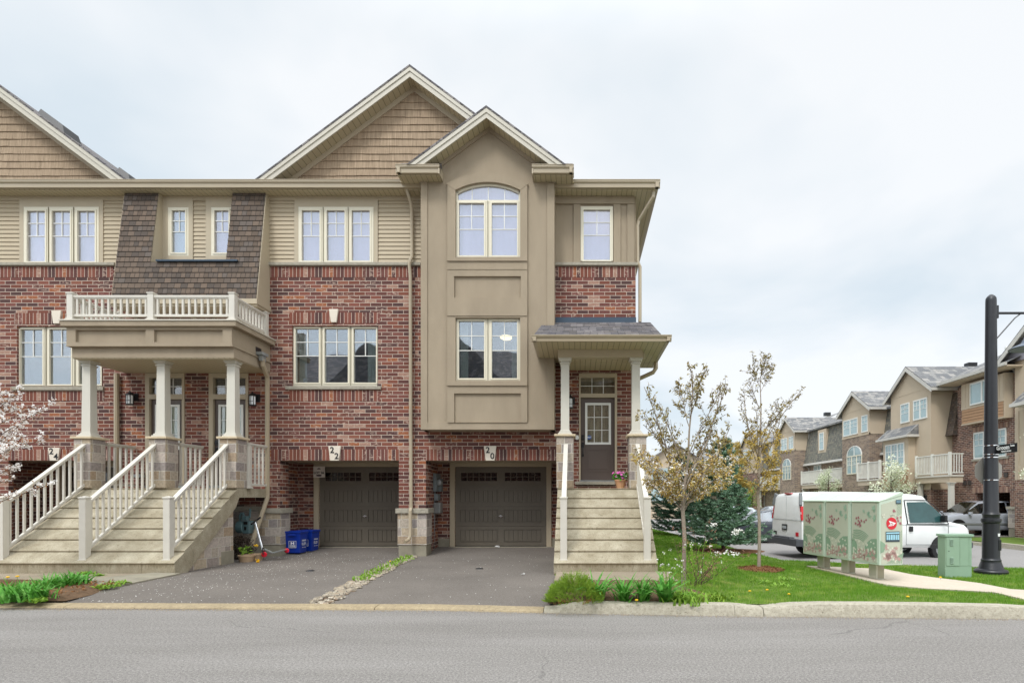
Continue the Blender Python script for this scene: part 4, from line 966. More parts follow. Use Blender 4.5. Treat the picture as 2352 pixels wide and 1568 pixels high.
# ---------------------------------------------------------------- railings
def railing(par, p0, p1, h, nb, w_=.042, zlow=.06, cap=.085, bm=None, sub=True, matr=RAIL, name='railing', thick=.055):
    p0 = Vector(p0); p1 = Vector(p1); up = Vector((0,0,1)); m = MB()
    m.beam(p0+up*h, p1+up*h, cap, .045); m.beam(p0+up*(h-.035), p1+up*(h-.035), thick, .03); m.beam(p0+up*zlow, p1+up*zlow, thick, .05)
    r = m.build(name, matr, par, bevel=.004)
    proto = None; org = Vector(ORG.get(par.name, (0,0,0)))
    bh = h-zlow-.05
    for k in range(nb):
        q = p0+(p1-p0)*((k+.5)/nb)+up*(zlow+.01)
        if proto is None:
            mm = MB(); mm.box(-w_/2, w_/2, -w_/2, w_/2, 0, bh); proto = mm.build('baluster', matr, r, local=True); o = proto
        else:
            o = proto.copy(); SC.collection.objects.link(o); o.parent = r
        o.location = q-org
    return r
def post(par, x, y, z0, z1_, w_=.11, matr=RAIL, base=True, name='newel_post'):
    m = MB(); h = w_/2; m.box(x-h, x+h, y-h, y+h, z0, z1_)
    m.add([(x-h-.012,y-h-.012,z1_),(x+h+.012,y-h-.012,z1_),(x+h+.012,y+h+.012,z1_),(x-h-.012,y+h+.012,z1_),(x-h-.012,y-h-.012,z1_+.025),(x+h+.012,y-h-.012,z1_+.025),(x+h+.012,y+h+.012,z1_+.025),(x-h-.012,y+h+.012,z1_+.025),(x,y,z1_+.05)],
          [(3,2,1,0),(0,1,5,4),(1,2,6,5),(2,3,7,6),(3,0,4,7),(4,5,8),(5,6,8),(6,7,8),(7,4,8)])
    if base: m.box(x-h-.03, x+h+.03, y-h-.03, y+h+.03, z0, z0+.03); m.box(x-h-.015, x+h+.015, y-h-.015, y+h+.015, z0+.03, z0+.05)
    return m.build(name, matr, par, bevel=.003)

# ---------------------------------------------------------------- concrete steps
R_, T_ = .2028, .28; Y1 = 10.7; ZL = .295+7*R_
def steps(name, label, x0, x1, closed, zg=.09):
    t = thing(name, label, 'steps', ((x0+x1)/2, Y1, zg)); rg = random.Random(int(x1*10))
    pts = [(Y1+.02, zg-.1)]
    for k in range(8):
        y = Y1+k*T_; z = .295+k*R_
        pts += [(y+.014, z-.030), (y, z-.022), (y, z-.006), (y+.006, z)]
    pts.append((YF-.001, ZL))
    if closed: pts += [(YF-.001, zg-.1)]
    else: pts += [(YF-.001, ZL-.205), (Y1+7*T_+.10, ZL-.205), (Y1+7*T_-.02, ZL-.42), (Y1+.28, zg-.1)]
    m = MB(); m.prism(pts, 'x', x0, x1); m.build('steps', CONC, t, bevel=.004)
    return t
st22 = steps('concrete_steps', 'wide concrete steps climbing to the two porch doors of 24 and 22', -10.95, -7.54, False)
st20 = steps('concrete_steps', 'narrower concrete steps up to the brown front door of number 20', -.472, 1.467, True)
ys, ye = Y1+.45, Y1+7*T_-.03
m = MB()
zu = lambda y: (-.01)+(ZL-.42+.01)*(y-(Y1+.28))/(7*T_-.30)
for xx in (-7.60, -10.78):
    m = MB(); m.prism([(Y1+.30,-.05),(12.63,-.05),(12.63,ZL-.43),(Y1+7*T_-.02,ZL-.43),(Y1+.30,.012)], 'x', xx-.15, xx); m.build('stone_wall', STONE, st22)
m = MB(); m.prism([(Y1+.7,-.08),(12.64,-.08),(12.64,.36),(12.2,.36),(12.2,.02)], 'x', -7.76, -7.585); m.build('foundation', CONCG, st22, bevel=.01)
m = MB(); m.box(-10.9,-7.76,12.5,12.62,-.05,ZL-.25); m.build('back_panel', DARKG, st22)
yn = Y1+.15; yt = Y1+7*T_-.02
for (xr_, st, nb, hn) in ((-10.88, st22, 12, 1.2),(-9.33, st22, 12, 1.2),(-7.75, st22, 12, 1.2),(-.29, st20, 12, 1.2),(1.285, st20, 12, 1.2)):
    n_ = post(st, xr_, yn, .295, 1.49, .125)
    railing(st, (xr_, yn+.06, .295+.12), (xr_, yt, .295+.12+(yt-yn-.06)*R_/T_), 1.0, nb, w_=.036, zlow=.12, cap=.095)
# ---------------------------------------------------------------- balcony porch shared by 24 and 22
pc = thing('porch', 'three-column porch shared by 24 and 22 with a white-railed balcony on top', 'porch', (-9.3,12.7,ZL))
YP = 12.5; xp = lambda p: PX(p, YP); zp = lambda p: PZ(p, YP)
bl, br = -11.10, -7.52
m = MB(); m.box(bl, br, YP, YF-.001, 4.78, 5.20); m.box(bl+.05, br-.0, YP+.02, YF-.001, 4.55, 4.78)
m.plate(bl, br, 4.78, 5.20, YP-.055, YP, [(xp(178.5),xp(338.7),zp(787),zp(759)),(xp(358),xp(514.8),zp(787),zp(759))])
m.box(bl-.0, br+.03, YP-.075, YF-.001, 4.775, 4.80)
m.build('deck_box', STUCCO, pc, bevel=.004)
m = MB(); m.box(bl-.08, br+.12, YP-.12, YF-.001, 5.20, 5.31); m.build('cornice', STUCCO, pc, bevel=.01)
MB().box(bl-.10, br+.14, YP-.14, YF-.001, 5.31, 5.345).build('cornice_cap', FASC, pc, bevel=.006)
m = MB(); m.box(bl+.06, br-.02, YP+.03, YF-.002, 4.535, 4.55); m.build('ceiling', SOFF, pc)
def column(par, x, y, z0, z1_, w_, taper=.0):
    m = MB(); h = w_/2; g_ = h-taper
    m.add([(x-h,y-h,z0),(x+h,y-h,z0),(x+h,y+h,z0),(x-h,y+h,z0),(x-g_,y-g_,z1_),(x+g_,y-g_,z1_),(x+g_,y+g_,z1_),(x-g_,y+g_,z1_)], [(3,2,1,0),(4,5,6,7),(0,1,5,4),(1,2,6,5),(2,3,7,6),(3,0,4,7)])
    c = m.build('column', COLM, par, bevel=.006)
    m = MB(); m.box(x-h-.06, x+h+.06, y-h-.06, y+h+.06, z0, z0+.035); m.box(x-h-.035, x+h+.035, y-h-.035, y+h+.035, z0+.035, z0+.07); m.box(x-h-.015, x+h+.015, y-h-.015, y+h+.015, z0+.07, z0+.10)
    m.build('base', COLM, c, bevel=.008)
    m = MB(); m.box(x-g_-.02, x+g_+.02, y-g_-.02, y+g_+.02, z1_-.13, z1_-.10); m.box(x-g_-.035, x+g_+.035, y-g_-.035, y+g_+.035, z1_-.07, z1_-.035); m.box(x-g_-.055, x+g_+.055, y-g_-.055, y+g_+.055, z1_-.035, z1_)
    m.build('capital', COLM, c, bevel=.006); return c
def pier(par, x, yf, z0, z1_, w_=.37, d=.42, cap=.05):
    m = MB(); m.box(x-w_/2, x+w_/2, yf, yf+d, z0, z1_); p = m.build('pier', STONE, par, bevel=.018)
    MB().box(x-w_/2-.045, x+w_/2+.045, yf-.045, yf+d+.045, z1_, z1_+cap).build('cap', CAPST, p, bevel=.01); return p
ZC = PZ(1003.5,12.66)
for cxx in (-10.92,-9.27,-7.715):
    pier(pc, cxx, 12.62, ZL, ZC-.04, d=.42); column(pc, cxx, 12.62+.20, ZC+.01, 4.55, .20, .012)
# balcony railing
px_ = [-11.05,-9.30,-7.535]
for k, q in enumerate(px_): post(pc, q, YP+.02, 5.345, PZ(676,12.52), .125, name='rail_post')
for a, b in zip(px_, px_[1:]): railing(pc, (a+.06,YP+.02,5.345), (b-.06,YP+.02,5.345), .53, 12, w_=.04, zlow=.12)
for q in (px_[0], px_[2]):
    post(pc, q, 13.80, 5.345, PZ(676,12.52), .11, name='rail_post'); railing(pc, (q,YP+.08,5.345), (q,13.74,5.345), .53, 9, w_=.04, zlow=.12)
# side railings on the landing
for q in (-9.27,-7.66):
    post(pc, q+.12, 13.10, ZL, ZL+1.0, .09, name='rail_post') if q > -8 else None
    railing(pc, (q+.12,13.12,ZL), (q+.12,13.96,ZL), 1.02, 5, w_=.04, zlow=.09)
railing(pc, (-10.80,13.12,ZL), (-10.80,13.96,ZL), 1.02, 5, w_=.04, zlow=.09)
# two doors
for par, hole, k in ((h24, d24, 'c'), (h22, d22, 'c')):
    w0, w1 = hole[0]+.10, hole[1]-.06
    entry_door(par, hole, (w0, w1, 4.02, 4.42, 3.90), k)
lantern(h24, PX(298,13.87), PZ(917,13.87)); lantern(h22, PX(580,13.87), PZ(919,13.87))
# scupper and downspout of the porch
m = MB(); m.box(-7.50,-7.36,13.35,13.62,4.83,4.90); m.box(-7.47,-7.39,13.4,13.56,4.70,4.83); m.build('scupper', METAL, pc)
m = MB(); m.box(br+.001,br+.004,13.36,13.60,4.90,5.02); m.build('scupper_hole', BLACK, pc)
spout(pc, [(-7.43,13.48,4.75),(-7.43,13.50,4.62),(-7.50,13.82,4.42),(-7.52,13.87,4.30),(-7.52,13.87,1.60),(-7.52,13.86,1.50),(-7.66,13.55,.6),(-7.68,13.45,.35)], .095)
spout(h24, [(-11.2,13.92,4.5),(-11.2,13.92,.3)], .10)
MB().box(-10.75,-10.55,13.8,13.99,2.0,2.07).build('vent_hood', METAL, h24)
# ---------------------------------------------------------------- porch of number 20
pr2 = thing('porch', 'small hipped-roof porch on two columns over the brown door of number 20', 'porch', (.5,12.9,ZL))
XG0, XG1, YG0, ZG = -1.0, 1.94, 12.02, 4.91
m = MB(); gutter_x(m, XG0, XG1, YG0, ZG, .125, .10)
m.prism([(XG1,ZG),(XG1,ZG-.05),(XG1-.03,ZG-.08),(XG1-.035,ZG-.125),(XG1-.1,ZG-.125),(XG1-.1,ZG)], 'y', YG0, 14.55)
m.prism([(XG0,ZG),(XG0,ZG-.05),(XG0+.03,ZG-.08),(XG0+.035,ZG-.125),(XG0+.1,ZG-.125),(XG0+.1,ZG)], 'y', YG0, 13.52)
m.build('gutter', GUT, pr2)
m = MB(); m.box(XG0+.1, -.60, YG0+.1, 13.53, ZG-.125, ZG-.10); m.box(-.60, XG1-.1, YG0+.1, YF, ZG-.125, ZG-.10); m.box(1.40, XG1-.1, YF, 14.55, ZG-.125, ZG-.10); m.build('soffit', SOFF, pr2)
zt2 = Z(741.4)
def courses(m, a0, a1, b0, b1, n):
    """overlapping shingle courses from eave line a0-a1 up to line b0-b1"""
    a0, a1, b0, b1 = map(Vector, (a0,a1,b0,b1)); up = Vector((0,0,.014))
    for k in range(n):
        s0, s1 = k/n, (k+1)/n
        p, q, r, s_ = a0.lerp(b0,s0), a1.lerp(b1,s0), a1.lerp(b1,s1), a0.lerp(b0,s1)
        m.quad(p+up, q+up, r+up*.3, s_+up*.3); m.quad(p-up, q-up, q+up, p+up)
m = MB()
ex0, ex1, ey = XG0+.03, XG1-.04, YG0+.06
m1x = PX(1494,13.9)
courses(m, (ex0,ey,ZG-.02),(XBR,ey,ZG-.02),(XBR-.30,13.52,ZG+ (zt2-ZG)*.76),(XBR,13.52,ZG+(zt2-ZG)*.76), 12)
courses(m, (XBR,ey,ZG-.02),(PX(1522,12.1),ey,ZG-.02),(XBR,13.97,zt2),(m1x,13.97,zt2), 16)
courses(m, (PX(1522,12.1),ey,ZG-.02),(ex1,14.5,ZG-.02),(m1x,13.97,zt2),(m1x,14.4,zt2), 8)
m.quad((PX(1522,12.1),ey,ZG-.02),(ex1,ey,ZG-.02),(ex1,14.5,ZG-.02),(ex1-.02,14.5,ZG-.0)); m.quad((m1x,13.97,zt2),(m1x,14.4,zt2),(1.40,14.4,zt2),(1.40,13.97,zt2))
m.quad((ex1,14.5,ZG-.05),(1.38,14.5,ZG-.05),(1.38,14.45,zt2),(m1x,14.45,zt2))
m.build('roof', SHG, pr2)
MB().box(XBR+.005, PX(1461,13.97), 13.955, YF-.001, zt2-.03, Z(729.6)).build('flashing', FLASH, pr2)
m = MB(); m.box(PX(1281.7,12.72), PX(1476,12.72), 12.72, 12.92, 4.613, ZG-.125); m.box(-.45,-.25,12.92,YF-.001,4.613,ZG-.125); m.box(1.28,1.47,12.92,YF-.001,4.613,ZG-.125); m.build('beam', TRIM, pr2, bevel=.004)
MB().box(-.25,1.28,12.92,YF-.001,4.60,4.615).build('ceiling', SOFF, pr2)
for cxx in (-.312, 1.30):
    pier(pr2, cxx, 12.70, ZL, 2.86, .38, .42); column(pr2, cxx if cxx < 0 else 1.27, 12.90, 2.91, 4.613, .19, .004)
spout(pr2, [(PX(1506,14.0),13.95,ZG-.12),(PX(1506,14.0),13.95,ZG-.26),(PX(1500,14),13.97,ZG-.36),(1.47,14.1,4.42),(1.43,14.08,4.3),(1.43,14.08,.3)], .09)
# ---------------------------------------------------------------- meters, bins, pots, scooter
gm = thing('gas_meter', 'teal gas meter with curved pipe under the porch landing', 'gas meter', (-7.9,13.75,.3))
def gx(p): return PX(p, 13.65)
def gz_(p): return PZ(p, 13.65)
def zq(x, y): return ((800+x/5.2267)/1.5064, (1650+y/5.2267)/1.5064)   # 4th detail sheet
a = zq(130,790); b = zq(245,1010)
m = MB(); m.tube([(gx(a[0]), 13.65, (gz_(a[1])+gz_(b[1]))/2), (gx(b[0]), 13.65, (gz_(a[1])+gz_(b[1]))/2)], (gz_(a[1])-gz_(b[1]))/2, 20)
a = zq(245,790); b = zq(365,1015); m.box(gx(a[0]), gx(b[0]), 13.55, 13.78, gz_(b[1]), gz_(a[1])); m.build('meter_body', METER, gm, bevel=.01)
m = MB(); a = zq(275,800); b = zq(340,850); m.box(gx(a[0]), gx(b[0]), 13.535, 13.55, gz_(b[1]), gz_(a[1])); a = zq(285,890); b = zq(320,950); m.box(gx(a[0]), gx(b[0]), 13.535, 13.55, gz_(b[1]), gz_(a[1])); m.build('dial_plate', BLACK, gm)
m = MB(); pts = [zq(150,800),zq(145,700),zq(165,655),zq(195,655),zq(215,700),zq(225,760)]; m.tube([(gx(p[0]),13.68,gz_(p[1])) for p in pts], .03, 8)
pts = [zq(220,730),zq(290,730),zq(300,570),zq(350,690)]; m.tube([(gx(p[0]),13.75,gz_(p[1])) for p in pts[:3]], .025, 8); a = zq(215,705); b = zq(285,780); m.box(gx(a[0]), gx(b[0]), 13.6, 13.75, gz_(b[1]), gz_(a[1])); m.build('pipe', METER, gm, smooth=True)
em = thing('electric_meter', 'grey electric meter box with round glass dial beside the garage of number 20', 'electric meter', (-3.6,15.0,1.2))
def zr_(x, y): return ((1350+x/3.92)/1.5064, (1550+y/3.92)/1.5064)
def exy(x, y, Y): p = zr_(x, y); return PX(p[0],Y), PZ(p[1],Y)
m = MB(); a = exy(560,340,14.9); b = exy(632,585,14.9); m.box(a[0], b[0], 14.85, 15.3, b[1], a[1]); m.build('meter_cabinet', GREYBX, em, bevel=.008)
m = MB(); c = exy(665,465,15.0); m.lathe([(.085,0),(.085,.08),(.07,.12),(0,.13)], (0,0,0), 20); m.build('meter_dial', METAL, em, smooth=True, xf=Matrix.Translation((c[0],15.05,c[1])) @ Matrix.Rotation(R(90),4,'X'))
m = MB(); a = exy(632,410,15.1); b = exy(690,585,15.1); m.box(a[0], b[0], 15.12, 15.3, b[1], a[1]); m.build('dial_box', GREYBX, em, bevel=.006)
for (x0,y0,x1,y1,nm) in ((600,620,650,708,'small_box'),(592,735,683,880,'cable_box')):
    a = exy(x0,y0,14.95); b = exy(x1,y1,14.95); MB().box(a[0], b[0], 14.9, 15.2, b[1], a[1]).build(nm, GREYBX if nm == 'small_box' else METAL, em, bevel=.008)
m = MB()
for q, r_ in ((590,.03),(605,.02),(575,.025)): a = exy(q,585,15.0); b = exy(q-12,1390,15.0); m.tube([(a[0],15.0,a[1]),(b[0],15.0,.16)], r_, 8)
m.build('conduit', GREYBX, em, smooth=True)
def bin_(name, label, x, y, rz):
    t = thing(name, label, 'recycling bin', (x,y,.14), rz, 'blue recycling bins'); w_, d, h = .40, .36, .54
    def ring(z, s, o=0): return [(-w_/2*s-o,-d/2*s-o,z),(w_/2*s+o,-d/2*s-o,z),(w_/2*s+o,d/2*s+o,z),(-w_/2*s-o,d/2*s+o,z)]
    m = MB(); v = ring(0,.84)+ring(h-.05,.97)+ring(h-.05,.97,.018)+ring(h,.985,.018)+ring(h,.93)+ring(.02,.80)
    f = []
    for k in range(5):
        for i in range(4): j = (i+1) % 4; f.append((k*4+i,k*4+j,k*4+4+j,k*4+4+i))
    f += [(3,2,1,0),(20,21,22,23)]; m.add(v, f); m.build('bin_body', BLUE, t, bevel=.012, local=True)
    m = MB(); m.box(-w_/2*.45,w_/2*.45,-d/2-.035,-d/2-.0,h-.12,h-.06); m.build('grip', BLUE, t, bevel=.01, local=True)
    yy = -d/2*.92-.004
    m = MB(); m.plate(-.095,.095,.13,.30,yy-.012,yy-.008,[(-.088,.088,.137,.293)]); m.box(-.045,-.02,yy-.012,yy-.008,.21,.28); m.box(.02,.045,yy-.012,yy-.008,.21,.28); m.box(-.02,.02,yy-.012,yy-.008,.235,.255)
    for z in (.19,.17,.15): m.box(-.07,.07,yy-.012,yy-.008,z,z+.009)
    m.build('printed_label', WLETTER, t, local=True)
    m = MB(); xx = w_/2*.92+.006
    for k, (z, a, b) in enumerate(((.31,-.08,.09),(.29,-.08,.09),(.24,-.09,-.03),(.24,0,.07),(.215,-.09,-.02),(.215,.01,.08),(.19,-.08,.06),(.13,-.07,-.03),(.13,.0,.08))): m.box(xx,xx+.006,a,b,z,z+.011)
    m.build('printed_side', WLETTER, t, local=True)
    return t
bin_('recycling_bin', 'nearer blue recycling bin, in front against the stone pier', -7.06, 14.36, R(-4))
bin_('recycling_bin', 'blue recycling bin behind the other one, touching the garage frame', -6.98, 14.84, R(-6))
# kick scooter
def zsx(x, y, Y): p = zq(x, y); return (PX(p[0],Y), Y, PZ(p[1],Y))
sc_ = thing('kick_scooter', 'silver kick scooter with red wheels leaning by the stone pier', 'scooter', (zsx(600,1440,13.0)[0],13.0,.08))
Ys, Yr = 13.0, 13.45
fw = zsx(597,1395,Ys); rw = zsx(1005,1325,Yr); top = zsx(432,800,13.25)
def wheel(par, c, r, nm='wheel', th=.03):
    m = MB(); m.lathe([(r*.55,-th/2),(r*.85,-th/2),(r,-th*.3),(r,th*.3),(r*.85,th/2),(r*.55,th/2),(r*.55,-th/2)], (0,0,0), 20, cap=False)
    m.lathe([(r*.5,-th*.3),(r*.5,th*.3)], (0,0,0), 12); return m.build(nm, RED, par, smooth=True, xf=Matrix.Translation(c) @ Matrix.Rotation(R(90),4,'X'))
wheel(sc_, fw, .062, th=.024); wheel(sc_, rw, .055, th=.024)
m = MB(); m.tube([Vector(fw)+Vector((-.02,0,.08)), Vector(fw).lerp(Vector(top),.25), top], [.024,.02,.017], 10); m.build('steering_tube', CHROME, sc_, smooth=True)
m = MB(); m.beam(Vector(fw)+Vector((.16,.03,.03)), Vector(rw)+Vector((-.05,0,.02)), .11, .02, up=(0,.3,1)); m.beam(Vector(fw)+Vector((.0,.02,.12)), Vector(fw)+Vector((.18,.03,.03)), .03, .03); m.build('deck', METAL, sc_, bevel=.004)
h0 = zsx(365,850,13.1); h1 = zsx(525,730,13.4)
m = MB(); m.tube([h0, h1], .013, 8); m.tube([h0, Vector(h0).lerp(Vector(h1),.38)], .022, 8); m.tube([Vector(h0).lerp(Vector(h1),.62), h1], .022, 8); m.build('handlebar', BLACK, sc_, smooth=True)
m = MB(); m.tube([Vector(fw)+Vector((-.01,-.025,0)), Vector(fw)+Vector((-.03,-.02,.15))], .012, 6); m.tube([Vector(fw)+Vector((-.01,.025,0)), Vector(fw)+Vector((-.03,.02,.15))], .012, 6); m.build('fork', BLACK, sc_, smooth=True)
# planters with weeds and a brown withered shrub
def pot(name, label, x, y, z, r0, r1, h, m_, cat='planter', n=24, grp=None, oval=1.0):
    t = thing(name, label, cat, (x,y,z), 0, grp)
    m = MB(); m.lathe([(r0,0),(r1*.97,h*.82),(r1*1.06,h*.82),(r1*1.06,h),(r1*.95,h),(r1*.93,h*.9),(0,h*.9)], (0,0,0), n, cap=False)
    m.v = [(v[0]*oval, v[1], v[2]) for v in m.v]; m.build('pot', m_, t, smooth=True, local=True)
    m = MB(); m.lathe([(0,h*.88),(r1*.94,h*.88)], (0,0,0), n, cap=False); m.v = [(v[0]*oval, v[1], v[2]) for v in m.v]; m.build('potting_soil', SOIL, t, local=True)
    return t
def leaves(m, rg, c, rad, n, ls, ratio=.35, up=.4, shape='ball', droop=0):
    for _ in range(n):
        while True:
            p = Vector((rg.uniform(-1,1), rg.uniform(-1,1), rg.uniform(-1,1)))
            if p.length < 1: break
        q = Vector((c[0]+p.x*rad[0], c[1]+p.y*rad[1], c[2]+p.z*rad[2]))
        leaf(m, rg, q, ls*rg.uniform(.6,1.3), ratio, up, droop)
def leaf(m, rg, q, l, ratio=.35, up=.4, droop=0):
    d = Vector((rg.gauss(0,1), rg.gauss(0,1), rg.gauss(0,1)*.7+up-droop)).normalized(); s_ = d.cross(Vector((rg.gauss(0,1), rg.gauss(0,1), rg.gauss(0,1))))
    if s_.length < .01: s_ = Vector((1,0,0))
    s_.normalize(); m.add([q, q+d*l*.5+s_*l*ratio*.5, q+d*l, q+d*l*.5-s_*l*ratio*.5], [(0,1,2,3)])
rg = random.Random(21)
a = zsx(230,1510,12.75); p1 = pot('planter', 'left beige plastic planter beside the stone wall of the steps', a[0], 12.85, .06, .12, .155, .17, PLANTER, grp='beige planters', oval=1.1)
a = zsx(460,1450,13.1); p2 = pot('planter', 'beige planter between the scooter wheel and the brown shrub', a[0]-.02, 13.12, .07, .11, .14, .16, PLANTER, grp='beige planters', oval=1.1)
for par, dx in ((p1,-.1),(p2,-.2)):
    m = MB(); leaves(m, rg, (dx,0,.24), (.05,.06,.12), 26, .09, .4, .5); m.build('weeds', WEED, par, local=True)
m = MB(); leaves(m, rg, (.0,-.06,.36), (.015,.015,.015), 20, .04, .6); m.v = [(v[0]+.24,v[1],v[2]+.02) for v in m.v]; leaves(m, rg, (.36,-.2,.05), (.03,.02,.03), 30, .05, .6); m.build('dandelion_flower', YEL, p1, local=True)
bs = thing('withered_shrub', 'rounded brown withered shrub under the landing behind the planters', 'shrub', (-7.95,13.35,.06))
m = MB(); leaves(m, rg, (0,0,.28), (.42,.28,.30), 2600, .06, .25, .1); m.build('twigs', mat('withered_brown', S(66,52,42), .9, var=.3), bs, local=True)
# potted petunias on the landing
pp = pot('flower_pot', 'terracotta pot of pink petunias beside the brown door', PX(1425,12.95), 12.95, ZL, .085, .125, .20, TERRA, 'flower pot')
m = MB(); leaves(m, rg, (0,0,.26), (.17,.15,.10), 420, .06, .55, .3); m.build('foliage', LILY, pp, local=True)
m = MB()
for k in range(26):
    a = rg.uniform(0,6.28); r_ = rg.uniform(.02,.19); c = Vector((r_*math.cos(a), r_*math.sin(a)-.02, .30+rg.uniform(-.05,.09)-r_*.25)); nn = (c-Vector((0,0,.2))).normalized(); u = nn.cross(Vector((0,0,1))).normalized(); v = u.cross(nn); rr_ = rg.uniform(.022,.036)
    pts = [c+nn*.012+(u*math.cos(t*math.pi/5)+v*math.sin(t*math.pi/5))*(rr_ if t % 2 == 0 else rr_*.78) for t in range(10)]
    m.add([c]+pts, [(0,1+t,1+(t+1) % 10) for t in range(10)])
m.build('petals', PINK, pp, local=True)
m = MB(); leaves(m, rg, (0,-.1,.26), (.16,.06,.08), 26, .03, .8); m.build('pale_petals', BLOSS, pp, local=True)
# litter on the right drive, valve covers
m = MB(); rg = random.Random(4)
for k in range(9): p = [Vector((rg.uniform(-.05,.05), rg.uniform(-.03,.03), rg.uniform(0,.04))) for _ in range(3)]; m.add(p, [(0,1,2)])
c = (PX(896.2+960/3.15,10.6), 10.6, .085); m.v = [(v[0]+c[0], v[1]+c[1], v[2]+c[2]) for v in m.v]; tag(m.build('crumpled_tissue', PAPER), 'small crumpled white tissue lying on the right-hand drive', 'litter')
c = (PX(896.2+775/3.15,15.2), 15.15, .2); m = MB()
for k in range(14): p = [Vector((rg.uniform(-.07,.07)+c[0], rg.uniform(-.03,.03)+c[1], rg.uniform(0,.05)+c[2])) for _ in range(3)]; m.add(p, [(0,1,2)])
tag(m.build('paper_scrap', PAPER), 'crumpled white paper scrap at the foot of the right garage door', 'litter')
for (px, py, lb) in ((531.1+572/3.1494, 929.4+1198/3.1494, 'small round iron valve cover in the left drive'),(896.2+645/3.15, 929.4+1183/3.15, 'small round iron valve cover in the right drive')):
    Yv = 1.42*1320/(py-1143); m = MB(); m.lathe([(.0,.012),(.07,.012),(.08,.0)], (PX(px,Yv),Yv,hdrive(0,Yv)+.002), 16, cap=False); tag(m.build('valve_cover', BLACK), lb, 'valve cover')
# ================================================================== garden planting
def clump(name, label, x, y, z, n, h, spread, seed, mat_=None, w_=.016, grp=None, cat='plant', flat=1.0):
    rg = random.Random(seed); m = MB()
    for _ in range(n):
        a = rg.uniform(0,6.283); b = Vector((rg.gauss(0,spread*.22), rg.gauss(0,spread*.22), 0)); l = h*rg.uniform(.6,1.15); lean = rg.uniform(.35,1.15)*flat
        d = Vector((math.cos(a), math.sin(a), 0)); s_ = Vector((-d.y, d.x, 0)); ww = w_*rg.uniform(.7,1.2)
        pts = []
        for t in (0,.35,.7,1.0):
            r_ = lean*l*(t**1.4)*.85; zz = l*(t-.50*min(1.15,lean)*t*t*1.1); pts.append((b+d*r_+Vector((0,0,zz)), ww*(1-t**2.2)+.001))
        vs = []
        for p, q in pts: vs += [p+s_*q, p-s_*q]
        m.add(vs, [(0,1,3,2),(2,3,5,4),(4,5,7,6)])
    m.v = [(v[0]+x, v[1]+y, v[2]+z) for v in m.v]
    o = m.build(name, mat_ or LILY); o.location = (0,0,0); tag(o, label, cat, grp); return o
GL = 'green daylily clumps before the right-hand steps'
def bp(px, py, z): Yb = (CZ-z)*F/(py-VY); return PX(px, Yb), Yb
for i, (px, py, h, sp, lb) in enumerate(((1372,1376,.42,.32,'daylily clump nearest the juniper, first of the row before the steps'),(1430,1378,.36,.30,'daylily clump second from the juniper before the steps'),(1478,1378,.36,.28,'daylily clump third from the juniper before the steps'),(1524,1380,.44,.34,'large daylily clump at the lawn end of the row before the steps'))):
    x, y = bp(px, py, .14); clump('daylily', lb, x, y, .13, 46, h*1.3, sp*.5, 40+i, w_=.019, grp=GL, flat=1.25)
x, y = bp(1575, 1380, .13); clump('leafy_perennial', 'bushy light green perennial between the daylilies and the thin tree', x, y, .12, 220, .22, .55, 51, WEED, .014, flat=.9)
x, y = bp(1630, 1372, .13); clump('leafy_perennial', 'low yellowish ground plant by the kerb behind the thin tree', x, y, .11, 200, .10, .7, 52, JUNIP, .014, flat=.9)
for i, (px, py, n, h, sp, lb) in enumerate(((10,1372,150,.26,.55,'daylily mass at the left edge of the photo before the wide steps'),(60,1376,150,.26,.5,'daylily clump in the left bed beside the leftmost one'),(105,1352,110,.24,.4,'daylily clump at the back of the left bed'),(150,1345,110,.24,.36,'daylily clump in the left bed close to the gravel'),(180,1338,90,.22,.3,'daylily clump at the right end of the left bed'))):
    x, y = bp(px, py, .10); clump('daylily', lb, x, y, .095, n, h*1.25, sp*1.1, 60+i, LILY, .016, 'daylily clumps in the left bed', flat=1.05)
for i, (px, py, n, h, sp, lb) in enumerate(((85,1380,60,.10,.25,'low weed at the kerb edge of the left bed'),(245,1348,90,.09,.4,'spreading weed patch between the left bed and the drive'),(270,1340,60,.11,.3,'leafy weed where the left bed meets the drive'),(200,1318,50,.12,.3,'weed growing at the foot of the bottom step by the middle post'),(225,1322,30,.10,.2,'dandelion leaves on the gravel below the middle post'))):
    x, y = bp(px, py, .09); clump('weed', lb, x, y, .085, n, h, sp, 70+i, WEED, .018, 'weeds around the left bed', flat=1.3)
def dandelion(px, py, z, h, lb, mat_=None):
    x, y = bp(px, py, z); m = MB(); m.lathe([(0,0),(.018,.004),(.024,.014),(.014,.022),(0,.024)], (x,y,z+h), 8, cap=False)
    o = m.build('dandelion', YEL); tag(o, lb, 'flower', 'yellow dandelion flowers'); MB().tube([(x,y,z),(x,y,z+h)], .003, 4).build('stem', WEED, o)
for px, py, z, h, lb in ((40,1372,.1,.29,'yellow dandelion above the daylilies at the left edge, the brighter one'),(18,1370,.1,.27,'yellow dandelion over the leftmost daylilies, nearest the edge of the photo'),(1722,1398-35,.1,.03,'yellow dandelion on the lawn below the mulch ring, left one'),(1762,1360,.1,.03,'yellow dandelion on the lawn below the mulch ring, right one'),(1812,1382-12,.1,.03,'yellow dandelion on the near lawn towards the mailboxes'),(1462,1388,.13,.05,'yellow dandelion among the daylilies before the steps'),(1585,1392-8,.12,.04,'yellow dandelion at the kerb near the thin tree'),(2085,1388-12,.1,.03,'yellow dandelion near the kerb under the mailboxes'),(2160,1340-10,.05,.03,'yellow dandelion by the footpath near the green cabinet')):
    dandelion(px, py, z, h, lb)
